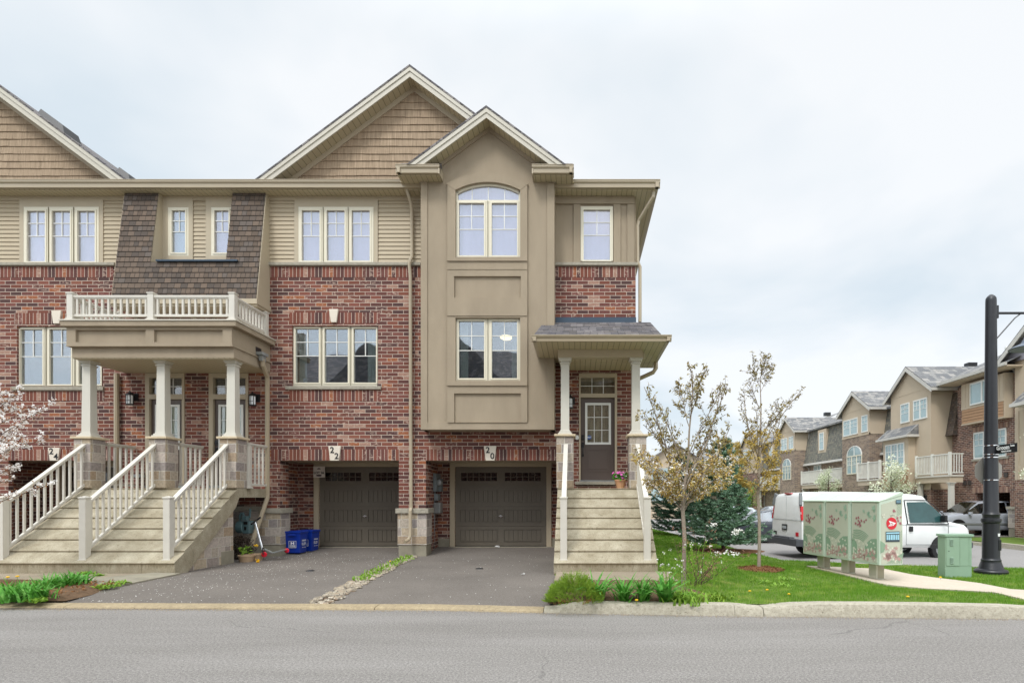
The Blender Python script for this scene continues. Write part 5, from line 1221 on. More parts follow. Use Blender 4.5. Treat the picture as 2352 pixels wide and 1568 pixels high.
for i, (px, py, lb) in enumerate(((1752,1342,'light green weed just below the mulch ring'),(1790,1352,'light green weed on the lawn right of the mulch ring front'),(1800,1330,'small light green weed right of the mulch ring'))):
    x, y = bp(px, py, .04); clump('weed', lb, x, y, hlawn(x,y), 34, .10, .35, 90+i, WEED, .016, 'weeds on the lawn', flat=1.3)
rg = random.Random(123); m = MB()
for k in range(2600):
    x = rg.uniform(-9,7.5); y = interp(CURB, x)-abs(rg.gauss(0,.05))-.01; r_ = rg.uniform(.003,.009); z = .001
    m.add([(x-r_,y-r_,z),(x+r_,y-r_*.6,z),(x+r_*.7,y+r_,z),(x-r_*.6,y+r_,z),(x,y,z+r_)], [(0,1,4),(1,2,4),(2,3,4),(3,0,4)])
tag(m.build('kerb_grit', mat('grit', S(140,128,108), .9, var=.5, scale=60)), 'fine grit and debris lying along the foot of the kerb', 'grit', kind='stuff')
# juniper
jx, jy = bp(1310, 1388, .13); rg = random.Random(81)
jn = thing('juniper_shrub', 'low spreading bright green juniper with brown tips at the drive corner', 'shrub', (jx+.05, jy+.25, .12))
m = MB(); b = MB()
for k in range(1500):
    a = rg.uniform(0,6.283); r_ = math.sqrt(rg.random()); hh = .38*(1-r_**2)*rg.uniform(.5,1.05)+.02
    q = Vector((jx+.05+.34*r_*math.cos(a), jy+.22+.32*r_*math.sin(a), .12+hh*.85)); d = Vector((math.cos(a)*.8+rg.gauss(0,.4), math.sin(a)*.8+rg.gauss(0,.4), rg.uniform(.2,1.3))).normalized(); s_ = d.cross(Vector((rg.gauss(0,1),rg.gauss(0,1),0))).normalized(); l = rg.uniform(.05,.11)
    tgt = b if (q.y < jy-.0 and rg.random() < .5 and hh < .06) else m
    for t in range(5):
        c = q+d*l*t/5; e = (d+s_*rg.uniform(-1,1)+Vector((0,0,.3))).normalized(); tgt.add([c, c+e*.022+s_*.004, c+e*.045, c+e*.022-s_*.004], [(0,1,2,3)])
m.build('foliage', JUNIP, jn); b.build('brown_tips', BROWNL, jn)
# wild flower stems near the thin tree
rg = random.Random(5)
wf = thing('wildflower_stems', 'thin leafy wildflower stems with tiny white heads before the thin tree', 'wild plant', (1.55,8.6,.12)); m = MB(); fl = MB()
for k in range(26):
    x = rg.uniform(1.1,2.1); y = rg.uniform(8.3,9.3); h = rg.uniform(.25,.75); p = [(x,y,.1),(x+rg.uniform(-.05,.05),y,.1+h*.5),(x+rg.uniform(-.1,.1),y+rg.uniform(-.05,.05),.1+h)]
    m.tube(p, .004, 4)
    for t in range(10): q = Vector(p[0]).lerp(Vector(p[2]), rg.random()); leaf(m, rg, q, .05, .35, .2)
    for t in range(6): leaf(fl, rg, Vector(p[2])+Vector((rg.uniform(-.02,.02),rg.uniform(-.02,.02),rg.uniform(-.01,.02))), .022, .9, .5)
m.build('stems', WEED, wf); fl.build('flower_heads', BLOSS, wf)

# ---------------------------------------------------------------- lawn blades (geometry, one mesh)
import numpy as np
def pip(x, y, poly):
    c = False; n = len(poly)
    for i in range(n):
        x1_, y1_ = poly[i]; x2_, y2_ = poly[(i+1) % n]
        if (y1_ > y) != (y2_ > y) and x < (x2_-x1_)*(y-y1_)/(y2_-y1_)+x1_: c = not c
    return c
WALKP = LO+UP[::-1]; BEDP = [(-.5,7.5),(.5,7.5),(1.5,7.4),(1.8,7.9),(1.6,8.6),(1.2,9.5),(-.3,9.6)]
rs = np.random.RandomState(3)
def blades(name, region, n, hmin, hmax, wid, label):
    vs = np.zeros((n,3,3), dtype=np.float32); k = 0; tries = 0
    while k < n and tries < n*12:
        tries += 1
        x = rs.uniform(region[0], region[1]); u = rs.uniform(); y = region[2]*(region[3]/region[2])**u
        if x > y*.80 or x < 1.48 and y > 9.6: continue
        if y < interp(CURB, x)+.20: continue
        if y > 13.1 and x > interp(XR, y)-.03: continue
        if pip(x, y, WALKP) or pip(x, y, BEDP): continue
        if (x-3.70)**2+(y-11.8)**2 < .2 or (x-4.0)**2/1.3+(y-16)**2 < .5: continue
        h = rs.uniform(hmin, hmax)*(1+.35*math.sin(x*2.3+1)*math.sin(y*1.9)); a = rs.uniform(0,6.283); w2 = wid*rs.uniform(.7,1.4)*(y/9.0)
        z = hlawn(x, y); dx, dy = math.cos(a)*w2, math.sin(a)*w2; lx, ly = rs.normal(0,.4)*h, rs.normal(0,.4)*h
        vs[k] = ((x-dx,y-dy,z-.01),(x+dx,y+dy,z-.01),(x+lx,y+ly,z+h)); k += 1
    vs = vs[:k].reshape(-1,3); me = bpy.data.meshes.new(name)
    me.vertices.add(len(vs)); me.vertices.foreach_set('co', vs.ravel()); me.loops.add(len(vs)); me.loops.foreach_set('vertex_index', np.arange(len(vs), dtype=np.int32))
    me.polygons.add(k); me.polygons.foreach_set('loop_start', np.arange(0,len(vs),3,dtype=np.int32)); me.polygons.foreach_set('loop_total', np.full(k,3,dtype=np.int32)); me.update(calc_edges=True)
    me.materials.append(GRASSM); o = bpy.data.objects.new(name, me); SC.collection.objects.link(o); tag(o, label, 'grass', kind='stuff'); return o
blades('grass', (-.4,11,7.4,27), 95000, .025, .055, .0035, 'short green lawn grass around the mailboxes and trees')
# stones and weeds between the drives
rg = random.Random(9); m = MB()
def rock(m, c, r, rg, n=7):
    vs = []; 
    for j, (pr_, z) in enumerate(((.75,-.4),(1,.0),(.7,.45))):
        for k in range(n): a = 6.283*k/n+j*.3; q = r*pr_*rg.uniform(.8,1.15); vs.append((c[0]+q*math.cos(a), c[1]+q*math.sin(a)*.8, c[2]+r*z*rg.uniform(.8,1.1)))
    b = len(m.v); m.v += vs
    for j in range(2):
        for k in range(n): k2 = (k+1) % n; m.f.append((b+j*n+k, b+j*n+k2, b+(j+1)*n+k2, b+(j+1)*n+k))
    m.f.append(tuple(b+2*n+k for k in range(n)))
for k in range(560):
    u = rg.random()**.9; y = 7.95+u*5.75; wdt = .17-.04*u; x = interp(STX, y)+rg.uniform(-wdt,wdt)*.95; rock(m, (x,y,hdrive(x,y)+.012), rg.uniform(.02,.055) if rg.random() < .8 else rg.uniform(.06,.085), rg)
STN = brickmat('river_stone', [S(170,160,142), S(140,132,118), S(190,182,166), S(156,138,118), S(124,118,108), S(176,164,144)], S(150,142,126), bw=.09, rh=.07, ms=.0, offset=.3, bump=.5, fine=30)
tag(m.build('river_stones', STN, smooth=False), 'strip of pale river stones between the two drives', 'stones', kind='stuff')
m = MB()
for k in range(420): u = rg.uniform(.3,.98); y = 7.95+u*5.75; leaf(m, rg, Vector((interp(STX,y)+rg.gauss(0,.07), y, hdrive(0,y)+.03)), rg.uniform(.05,.12), .3, .9)
tag(m.build('joint_weeds', WEED), 'green weeds growing through the stones between the drives', 'weeds', kind='stuff')
dandelion(1137/1.0-.5-0 if False else 896.5, 1290+8, .08, .08, 'yellow dandelion in the stone strip near the middle pier')
# fallen petals on the drives
m = MB(); rg = random.Random(12)
for k in range(800):
    y = rg.uniform(8.0,14.5); x = rg.choice([rg.gauss(-6.2,.8), rg.gauss(-6.8,.7), rg.uniform(-7.5,-.3), rg.uniform(-7.5,-4.2)]); 
    if x < -7.45 or x > -.5 or (y > 13.9 and x < -7.2) or abs(x-interp(STX,y)) < .2: continue
    r_ = rg.uniform(.006,.014); a = rg.uniform(0,3.14); z = hdrive(x,y)+.005
    m.add([(x-r_*math.cos(a),y-r_*math.sin(a),z),(x+r_*math.sin(a)*.5,y-r_*math.cos(a)*.5,z),(x+r_*math.cos(a),y+r_*math.sin(a),z+.004),(x-r_*math.sin(a)*.5,y+r_*math.cos(a)*.5,z)],[(0,1,2,3)])
tag(m.build('fallen_petals', BLOSS), 'small white petals scattered over the asphalt drives', 'petals', kind='stuff')
m = MB()
for k in range(900): x = rg.uniform(-9.6,-7.4); y = rg.uniform(8.1,9.5); leaf(m, rg, Vector((x,y,.12)), rg.uniform(.03,.08), .3, .1)
tag(m.build('dead_leaves', BROWNL), 'dry brown litter on the soil of the left bed', 'leaf litter', kind='stuff')

# ================================================================== trees
def grow(wood, tips, p, d, length, r0, r1, rg, seg=6, wander=.12, up=.04):
    pts = [Vector(p)]; rs_ = [r0]; d = Vector(d).normalized()
    for i in range(seg):
        d = (d+Vector((rg.gauss(0,wander), rg.gauss(0,wander), rg.gauss(0,wander*.6)+up))).normalized()
        pts.append(pts[-1]+d*length/seg); rs_.append(r0+(r1-r0)*(i+1)/seg)
    wood.tube(pts, rs_, 6 if r0 > .012 else 4, cap=False); return pts, rs_
def leafy_tree(name, label, base, trunk_pts, trunk_r, limbs, leafmats, seed, leaf_len=.05, per_twig=26, twig_n=9, twig_len=.45, hang=.7, bare=.0, cat='tree', blossom=None, bl_frac=.12, lowmat=None, zsplit=None, lowdense=1.0, sprout=()):
    rg = random.Random(seed); t = thing(name, label, cat, base); wood = MB(); tw = MB(); lf = MB(); lf2 = MB(); bf = MB()
    wood.tube(trunk_pts, trunk_r, 9, cap=False)
    for (p, d, l, r_) in limbs:
        pts, rs_ = grow(wood, None, p, d, l, r_, .005, rg, 8, .06, .0)
        for i in range(twig_n):
            u = .18+.82*(i+rg.random())/twig_n; k = min(len(pts)-2, int(u*(len(pts)-1))); q = pts[k].lerp(pts[k+1], u*(len(pts)-1)-k)
            dd = (pts[k+1]-pts[k]).normalized(); a = rg.uniform(0,6.283); s_ = Vector((math.cos(a), math.sin(a), rg.uniform(-.1,.7))); e = (dd*.8+s_*.8).normalized()
            tl = twig_len*rg.uniform(.4,1.1)*(1.15-.6*u)
            tp, _ = grow(tw, None, q, e, tl, .0045, .0018, rg, 4, .12, .06)
            twigs = [tp]
            for _k in range(2):
                j = rg.randint(1,3); e2 = (e+Vector((rg.gauss(0,.6), rg.gauss(0,.6), rg.gauss(0,.4)))).normalized(); t2, _ = grow(tw, None, tp[j], e2, tl*.5, .003, .0015, rg, 3, .15, .05); twigs.append(t2)
            for tt in twigs:
                zz = tt[-1].z; low = zsplit is not None and zz < zsplit
                n = int(per_twig*(lowdense if low else 1)/len(twigs)*rg.uniform(.5,1.3))
                for _q in range(n):
                    v = rg.random()**.7; k2 = min(len(tt)-2, int(v*(len(tt)-1))); c = tt[k2].lerp(tt[k2+1], v*(len(tt)-1)-k2)+Vector((rg.gauss(0,.012), rg.gauss(0,.012), rg.gauss(0,.01)))
                    if blossom and rg.random() < bl_frac*(1 if low or zsplit is None else .35):
                        for _b in range(3): leaf(bf, rg, c+Vector((rg.gauss(0,.012),rg.gauss(0,.012),rg.gauss(0,.012))), leaf_len*.55, .8, .2)
                    else: leaf(lf2 if low else lf, rg, c, leaf_len*rg.uniform(.6,1.3), .42, 0, hang)
    wood.build('trunk', leafmats[0], t, smooth='all'); tw.build('branches', TWIG, t, smooth='all')
    if lf.v: lf.build('foliage', leafmats[1], t)
    if lf2.v: lf2.build('lower_foliage', leafmats[2], t)
    if bf.v: bf.build('blossom', blossom, t)
    return t
# thin tree by the steps: several upright leaders
Yt = 9.27; tp = lambda px, py, dy=0: Vector((PX(px,Yt+dy), Yt+dy, PZ(py,Yt+dy)))
def between(a, b): a = Vector(a); b = Vector(b); return (a, b-a, (b-a).length)
def limb(f, a, b, r_, da=0, db=0): p, d, l = between(f(*a, da), f(*b, db)); return (p, d, l, r_)
trk = [tp(1570,1345), tp(1571,1290), tp(1572,1230), tp(1568,1170), tp(1570,1130), tp(1580,1060), tp(1583,990), tp(1592,900), tp(1590,850)]
lb_ = [limb(tp,(1570,1150),(1470,1050),.014,0,.25), limb(tp,(1572,1120),(1472,890),.016,0,-.2), limb(tp,(1570,1150),(1685,990),.013,0,.2), limb(tp,(1570,1170),(1480,1110),.010,0,.2), limb(tp,(1572,1110),(1668,880),.013,0,.1), limb(tp,(1570,1160),(1690,1110),.010,0,-.2), limb(tp,(1574,1110),(1500,960),.012,0,.3), limb(tp,(1570,1165),(1640,1070),.010,0,.35), limb(tp,(1575,1100),(1530,930),.013,0,-.35), limb(tp,(1580,1050),(1640,900),.012,0,.2),
       limb(tp,(1572,1130),(1660,870),.015,0,-.15), limb(tp,(1570,1160),(1640,1020),.012,0,-.35), limb(tp,(1568,1180),(1620,1100),.010,0,.2), limb(tp,(1583,980),(1545,880),.010,0,.3), limb(tp,(1585,960),(1620,860),.009,0,-.2),
       limb(tp,(1570,1140),(1470,1030),.012,0,-.3), limb(tp,(1570,1165),(1545,1080),.010,0,-.4), limb(tp,(1570,1120),(1600,1000),.012,0,.4), limb(tp,(1583,1000),(1592,845),.010), limb(tp,(1570,1130),(1480,960),.012,0,.1), limb(tp,(1572,1165),(1680,1050),.012,0,.1), limb(tp,(1570,1175),(1530,1110),.010,0,.3)]
leafy_tree('serviceberry_tree', 'thin multi-branched tree with drooping bronze leaves right of the steps', (PX(1570,Yt),Yt,.1), trk, [.042,.036,.034,.032,.028,.020,.014,.009,.004], lb_, (BARK, OLIVE, BRONZE), 11, .060, 19, 12, .40, .75, blossom=BLOSS, bl_frac=.20, zsplit=2.25, lowdense=2.4)
# second thin tree in the mulch ring
Yt2 = 11.8; t2 = lambda px, py, dy=0: Vector((PX(px,Yt2+dy), Yt2+dy, PZ(py,Yt2+dy)))
trk = [t2(1743,1308), t2(1744,1260), t2(1744,1200), t2(1741,1140), t2(1744,1080), t2(1746,1020), t2(1748,940), t2(1746,880), t2(1752,822)]
lb_ = [limb(t2,(1743,1130),(1665,1000),.013,0,.3), limb(t2,(1743,1120),(1810,1010),.014,0,-.3), limb(t2,(1744,1095),(1700,960),.013,0,-.2), limb(t2,(1744,1090),(1800,930),.013,0,.2), limb(t2,(1745,1060),(1690,900),.012,0,.3),
       limb(t2,(1745,1040),(1800,880),.012,0,-.1), limb(t2,(1746,1000),(1825,905),.010,0,.2), limb(t2,(1747,950),(1720,870),.007,0,.1), limb(t2,(1747,900),(1775,845),.006,0,.1), limb(t2,(1746,890),(1724,838),.006), limb(t2,(1746,880),(1752,815),.006), limb(t2,(1745,1100),(1680,1040),.010,0,-.4), limb(t2,(1743,1120),(1790,1060),.010,0,.4), limb(t2,(1742,1150),(1705,1090),.008,0,-.2), limb(t2,(1742,1150),(1785,1100),.008,0,-.2),limb(t2,(1745,1060),(1722,940),.010,0,-.3), limb(t2,(1745,1030),(1776,930),.010,0,.3)]
leafy_tree('serviceberry_tree', 'thin tree with golden leaves standing in the mulch ring on the lawn', (PX(1743,Yt2),Yt2,.05), trk, [.040,.034,.032,.030,.024,.018,.012,.008,.004], lb_, (BARK, OLIVE, GOLD), 17, .056, 16, 11, .40, .3, zsplit=2.95, lowdense=3.2)
m = MB(); vs = []
for k in range(28): a = 6.283*k/28; r_ = .46*(1+.06*math.sin(3*a)); vs.append((3.70+r_*math.cos(a), 11.8+r_*math.sin(a)*1.05, hlawn(3.7,11.8)+.012))
m.add(vs+[(3.70,11.8,hlawn(3.7,11.8)+.07)], [(k,(k+1) % 28,28) for k in range(28)]); struct(m.build('mulch_ring', MULCH))
m = MB(); vs = []
for k in range(28): a = 6.283*k/28; vs.append((4.0+1.15*math.cos(a), 16+.8*math.sin(a), hlawn(4,16)+.012))
m.add(vs+[(4.0,16,hlawn(4,16)+.06)], [(k,(k+1) % 28,28) for k in range(28)]); struct(m.build('mulch_ring', MULCH))
m = MB(); rg = random.Random(2)
for k in range(900): a = rg.uniform(0,6.283); r_ = .5*math.sqrt(rg.random()); leaf(m, rg, Vector((3.7+r_*math.cos(a), 11.8+r_*math.sin(a), hlawn(3.7,11.8)+.05*(1-r_*2)+.015)), rg.uniform(.03,.06), .35, .2)
tag(m.build('bark_chips', MULCH), 'brown bark chips round the golden-leaved tree', 'mulch', kind='stuff')
# low twiggy shoots with blossom at the foot of the first tree
sh = thing('twiggy_shrub', 'low twiggy shrub with pink buds and white blossom right of the thin trunk', 'shrub', (1.9,9.0,.11)); rg = random.Random(31); w1 = MB(); lf = MB(); bf = MB()
Ysh = 9.05; ts = lambda px, py, dy=0: Vector((PX(px,Ysh+dy), Ysh+dy, PZ(py,Ysh+dy)))
for (px, py) in ((1680,1275),(1655,1240),(1625,1200),(1700,1275),(1645,1290),(1600,1215),(1560,1225),(1540,1240),(1610,1265),(1665,1315)):
    b0_ = ts(1598+rg.uniform(-12,12),1345); e_ = ts(px,py,rg.uniform(-.2,.2)); pts, _ = grow(w1, None, b0_, e_-b0_, (e_-b0_).length, .006, .002, rg, 7, .06, .02)
    for k in range(8):
        q = pts[rg.randint(2,len(pts)-1)]; t3, _ = grow(w1, None, q, Vector((rg.gauss(.3,1),rg.gauss(0,.5),rg.uniform(0,1))), .14, .003, .001, rg, 3, .1, .03)
        for j in range(7): leaf(lf, rg, t3[rg.randint(1,len(t3)-1)]+Vector((rg.gauss(0,.01),rg.gauss(0,.01),rg.gauss(0,.01))), rg.uniform(.02,.035), .4, .4)
for (px, py) in ((1650,1272),(1672,1268),(1690,1272),(1690,1222),(1698,1218),(1640,1205)):
    c = ts(px,py)
    for j in range(26): leaf(bf, rg, c+Vector((rg.gauss(0,.035),rg.gauss(0,.03),rg.gauss(0,.018))), .035, .7, .3)
w1.build('branches', TWIG, sh); lf.build('buds', mat('pink_bud', S(170,126,104), .8, var=.2), sh); bf.build('blossom', BLOSS, sh)
# white-blossomed tree reaching in at the left edge
Yw = 9.5; tw_ = lambda px, py, dy=0: Vector((PX(px,Yw+dy), Yw+dy, PZ(py,Yw+dy)))
t = thing('blossom_tree', 'tree with white blossom and bronze leaves reaching in from the left edge', 'tree', (PX(-90,Yw),Yw,.1)); rg = random.Random(77); w1 = MB(); w2 = MB(); lf = MB(); bf = MB()
w1.tube([tw_(-90,1330), tw_(-85,1200), tw_(-80,1100), tw_(-60,1000), tw_(-50,880), tw_(-40,780)], [.05,.045,.04,.03,.02,.008], 9, cap=False)
def blbranch(a, b, r_, n, da=0, db=0, dens=1.0, spread=.16):
    p = tw_(*a, da); q = tw_(*b, db); pts, _ = grow(w2, None, p, q-p, (q-p).length, r_, .003, rg, 8, .05, .0)
    for k in range(n):
        u = .3+.7*(k+rg.random())/n; i = min(len(pts)-2, int(u*(len(pts)-1))); c = pts[i].lerp(pts[i+1], u*(len(pts)-1)-i)
        e, _ = grow(w2, None, c, (q-p).normalized()*.6+Vector((rg.gauss(0,.6), rg.gauss(0,.6), rg.uniform(-.2,.8))), spread*rg.uniform(.5,1.3), .003, .0015, rg, 3, .1, .05)
        for s_ in range(rg.choice((0,1,2,2))):
            cc = e[rg.randint(1,3)]+Vector((rg.gauss(0,.02),rg.gauss(0,.02),rg.gauss(0,.02)))
            for j in range(14):       # a flower cluster: small petals about one point
                leaf(bf, rg, cc+Vector((rg.gauss(0,.018),rg.gauss(0,.018),rg.gauss(0,.016))), rg.uniform(.026,.042), .85, .3)
        for j in range(8): leaf(lf, rg, e[rg.randint(0,3)]+Vector((rg.gauss(0,.03),rg.gauss(0,.03),rg.gauss(0,.03))), rg.uniform(.03,.055), .4, -.1)
for a, b, da, db in (((-60,1000),(45,890),0,.1),((-55,960),(20,875),0,-.2),((-70,1050),(105,925),0,0),((-75,1070),(85,985),0,.2),((-80,1090),(70,1030),0,-.1),((-70,1060),(115,1008),0,.05),((-82,1110),(35,1075),0,.1),((-60,1000),(60,955),0,-.3),((-60,980),(30,930),0,.3),((-70,1040),(40,990),0,.35),((-80,1100),(15,1050),0,.3),((-60,990),(10,900),0,.2),((-75,1075),(30,1020),0,-.3)):
    blbranch(a, b, .008, 11, da, db)
blbranch((-60,1175),(112,1096), .007, 9, 0,-.1, .9, .10); blbranch((-80,1120),(20,1105), .006, 7, 0, .2)
w1.build('trunk', BARK, t, smooth='all'); w2.build('branches', TWIG, t, smooth='all'); lf.build('foliage', BROWNL, t); bf.build('blossom', BLOSS, t)
struct(MB().box(1.56,1.78,13.6,13.9,.0,hlawn(1.7,13.7)+.05).build('flagstone', WALKM, bevel=.01))
# bare twig of the same tree low at the edge
# spruces
def spruce(name, label, x, y, z, h, rad, seed, mt, nwh=15, lowcut=.05):
    rg = random.Random(seed); t = thing(name, label, 'tree', (x,y,z)); w1 = MB(); lf = MB()
    w1.tube([(x,y,z-.05),(x,y,z+h*.5),(x,y,z+h*.97)], [.06,.035,.006], 8, cap=False)
    def needles(a, b, n, l, wd):
        d = (b-a); dn = d.normalized()
        for k in range(n):
            c = a+d*rg.random(); s_ = dn.cross(Vector((rg.gauss(0,1),rg.gauss(0,1),rg.gauss(0,1)))).normalized(); e = (dn*.9+s_*.8+Vector((0,0,.25))).normalized(); wv = e.cross(dn)
            if wv.length < .01: continue
            wv = wv.normalized()*wd; lf.add([c-wv, c+e*l*.6-wv*.8, c+e*l, c+wv], [(0,1,2,3)])
    for i in range(nwh):
        u = (i+.3*rg.random())/nwh; zz = z+lowcut*h+u*h*(.95-lowcut); r_ = rad*(1-u)**.85*rg.uniform(.85,1.1)+.06; nb = int(9-3*u)+rg.randint(0,2); off = rg.uniform(0,6.28)
        for k in range(nb):
            a = off+6.283*k/nb+rg.uniform(-.2,.2); rl = r_*rg.uniform(.8,1.15); d = Vector((math.cos(a),math.sin(a),0)); p0_ = Vector((x,y,zz)); lift = .10+.5*u
            pts = [p0_+d*rl*s+Vector((0,0,rl*(lift*s-.35*s*(1-s)+(.18*s*s)))) for s in (0,.33,.66,1.0)]
            w1.tube(pts, [.012*(1-u)+.004,.008,.005,.003], 4, cap=False)
            for j in range(3): needles(pts[j], pts[j+1], int(20*rl/.8)+7, .085, .012)
            side = Vector((-d.y,d.x,0))
            for s in (.3,.45,.6,.75,.9):
                j = min(2, int(s*3)); c = pts[j].lerp(pts[j+1], s*3-j)
                for sg in (-1,1):
                    l = rl*.42*(1.15-s)+.06; e = c+(d*.75+side*sg*.8).normalized()*l+Vector((0,0,l*rg.uniform(-.05,.3)))
                    needles(c, e, int(15*l/.25)+6, .08, .012)
                    if l > .2:
                        for q in (.5,.8): cc = c.lerp(e,q); needles(cc, cc+(d*.9+side*sg*rg.uniform(-.1,.4)).normalized()*l*.45+Vector((0,0,.02)), 10, .07, .011)
    needles(Vector((x,y,z+h*.9)), Vector((x,y,z+h)), 22, .06, .01)
    w1.build('trunk', TWIG, t, smooth='all'); lf.build('foliage', mt, t); return t
spruce('blue_spruce', 'blue-green spruce with a pointed top behind the thin trees', 4.02, 16.0, .06, 3.30, 1.08, 5, SPRUCE, 14)
spruce('spruce', 'darker low spruce behind the right-hand stair railing', 4.1, 22.8, .05, 3.3, 1.55, 9, SPRUCED, 14)
# ================================================================== community mailboxes
ANG = math.atan2(.213, .977); A0 = Vector((5.52,10.56,0)); uu = Vector((-math.sin(ANG), math.cos(ANG), 0)); vv = Vector((math.cos(ANG), math.sin(ANG), 0))
def leafpoly(m, o, ex, ez, nn, c, s_, rot, pts=5):
    """small maple-like leaf lying on a printed panel"""
    vs = []; n = pts*2+1
    for k in range(n):
        a = rot+6.283*k/n; r_ = s_*(1 if k % 2 == 0 else .45)
        vs.append(o+ex*(c[0]+r_*math.cos(a))+ez*(c[1]+r_*math.sin(a))+nn*.0)
    cc = o+ex*c[0]+ez*c[1]; m.add([cc]+vs, [(0,1+k,1+(k+1) % n) for k in range(n)])
def mailbox(i, label):
    base = A0+uu*(.80*i); zg = hlawn(base.x+.2, base.y+.4)+.03
    t = thing('community_mailbox', label, 'mailbox', (base.x, base.y, 0), ANG, 'green community mailbox cabinets on pedestals')
    D_, Wd = .50, .80; z0, z1f, z1b = .26, 1.44, 1.56
    m = MB(); m.prism([(0,z0),(D_,z0),(D_,z1b),(0,z1f)], 'y', .0, Wd-.035); m.build('cabinet', MAILG, t, bevel=.012, local=True)
    m = MB(); m.prism([(-.018,z1f-.02),(D_+.01,z1b-.01),(D_+.01,z1b+.04),(D_-.05,z1b+.05),(.10,z1f+.035),(.02,z1f+.02),(-.018,z1f)], 'y', -.008, Wd-.03); m.build('roof', MAILG, t, bevel=.012, local=True)
    m = MB(); m.box(.16,.34,.28,.48,zg+.02,z0); m.box(.18,.32,.26,.50,zg+.0,zg+.02); m.build('pedestal', MAILLEG, t, bevel=.006, local=True)
    m = MB(); m.box(.20,.33,.276,.2785,zg+.03,z0-.01); m.box(.15,.35,.27,.29,zg+.0,zg+.012); m.build('pedestal_recess', mat('pedestal_shade', S(160,154,134), .6), t, local=True)
    # printed front panel (faces the lawn)
    ex, ez, nn = Vector((0,-1,0)), Vector((0,0,1)), Vector((-1,0,0)); pw, ph = .68, 1.12; o = Vector((-.004,.74,z0+.035))
    MB().box(-.004, .0, .06, .74, z0+.035, z0+.035+ph).build('printed_panel', MAILP, t, local=True)
    o = o+nn*.003
    def quad2(m, pts, lift=0): m.add([o+nn*lift+ex*p[0]+ez*p[1] for p in pts], [tuple(range(len(pts)))])
    m = MB(); C = (.16,.22)
    for k in range(6):          # striped wave
        ra, rb_ = .20+.032*k, .20+.032*k+.017
        for q in range(16):
            a0, a1 = 3.35-.16*q, 3.35-.16*(q+1); P = lambda r_, a: (C[0]+r_*math.cos(a)*(1.0 if math.cos(a) < 0 else 1.15), C[1]+r_*math.sin(a))
            w4 = [P(ra,a0), P(ra,a1), P(rb_,a1), P(rb_,a0)]
            if all(0 <= p[0] <= pw for p in w4): quad2(m, w4)
    quad2(m, [(0,.10),(.14,.10),(.15,.30),(.10,.40),(0,.40)]); quad2(m, [(.36,.28),(.44,.38),(.54,.44),(pw,.45),(pw,.10),(.40,.10)])
    m.build('printed_wave', PGRN, t, local=True)
    rg = random.Random(50); m1, m2, m3, m4 = MB(), MB(), MB(), MB()
    o = o+nn*.002
    for k in range(26): leafpoly(m1, o, ex, ez, nn, (rg.uniform(.05,.63), rg.uniform(.04,.22)), rg.uniform(.03,.06), rg.uniform(0,6))
    o = o+nn*.001
    for k in range(34): leafpoly(m2, o, ex, ez, nn, (rg.uniform(.04,.64), rg.uniform(.03,.40)), rg.uniform(.018,.042), rg.uniform(0,6))
    for k in range(11): leafpoly(m3, o, ex, ez, nn, (.23+rg.gauss(0,.09), .73+rg.gauss(0,.045)), rg.uniform(.02,.042), rg.uniform(0,6))
    for k in range(9): leafpoly(m4, o, ex, ez, nn, (.52+rg.gauss(0,.07), .88+rg.gauss(0,.07)), rg.uniform(.03,.07), rg.uniform(0,6))
    m1.build('printed_pink_leaves', PPINK, t, local=True); m2.build('printed_cream_leaves', PCREAM, t, local=True); m3.build('printed_rose_leaves', PROSE, t, local=True); m4.build('printed_green_leaves', mat('print_soft_green', S(150,178,156), .5, var=.05), t, local=True)
    if i == 0:                  # end panel with the postal emblem
        ex, ez, nn = Vector((1,0,0)), Vector((0,0,1)), Vector((0,-1,0)); o = Vector((0,-.004,z0))
        def E(x, y): return ((x-1228)*.5/360, (1290-y)*1.20/970)
        m = MB(); m.prism([(.035,z0+.03),(D_-.015,z0+.03),(D_-.015,z1b-.06),(.035,z1f-.06)], 'y', -.004, .0); m.build('end_panel', MAILP, t, local=True)
        def poly(m, pts, lift): m.add([o+nn*lift+ex*E(*p)[0]+ez*E(*p)[1] for p in pts], [tuple(range(len(pts)))])
        m = MB()
        for k in range(9): poly(m, [(1330+k*28,1265),(1342+k*28,1265),(1500+k*12,1170-k*8),(1488+k*12,1170-k*8)] if k < 9 else [], .002)
        for k in range(9): poly(m, [(1490,560-k*22),(1562,520-k*22),(1562,510-k*22),(1490,552-k*22)], .002)
        for k in range(12): poly(m, [(1545,800+k*24),(1572,770+k*24),(1572,780+k*24),(1545,812+k*24)], .002)
        poly(m, [(1240,920),(1300,960),(1330,1000),(1290,1090),(1240,1110)], .002); m.build('printed_stripes', PGRN, t, local=True)
        m1, m2 = MB(), MB()
        for k in range(16): p = E(rg.uniform(1260,1560), rg.uniform(1000,1220)); leafpoly(m1, o+nn*.004, ex, ez, nn, p, rg.uniform(.03,.075), rg.uniform(0,6))
        for k in range(9): p = E(rg.uniform(1250,1560), rg.uniform(1010,1260)); leafpoly(m2, o+nn*.006, ex, ez, nn, p, rg.uniform(.02,.045), rg.uniform(0,6))
        m1.build('printed_pink_leaves', PPINK, t, local=True)
        for k in range(7): p = E(rg.uniform(1255,1480), rg.uniform(520,620)); leafpoly(m2, o+nn*.006, ex, ez, nn, p, rg.uniform(.02,.05), rg.uniform(0,6))
        m2.build('printed_cream_leaves', PCREAM, t, local=True)
        m3 = MB()
        for (x, y, s_) in ((1445,480,.04),(1500,585,.03),(1550,575,.025),(1510,630,.03),(1545,665,.035)): leafpoly(m3, o+nn*.006, ex, ez, nn, E(x,y), s_, x)
        m3.build('printed_rose_leaves', PROSE, t, local=True)
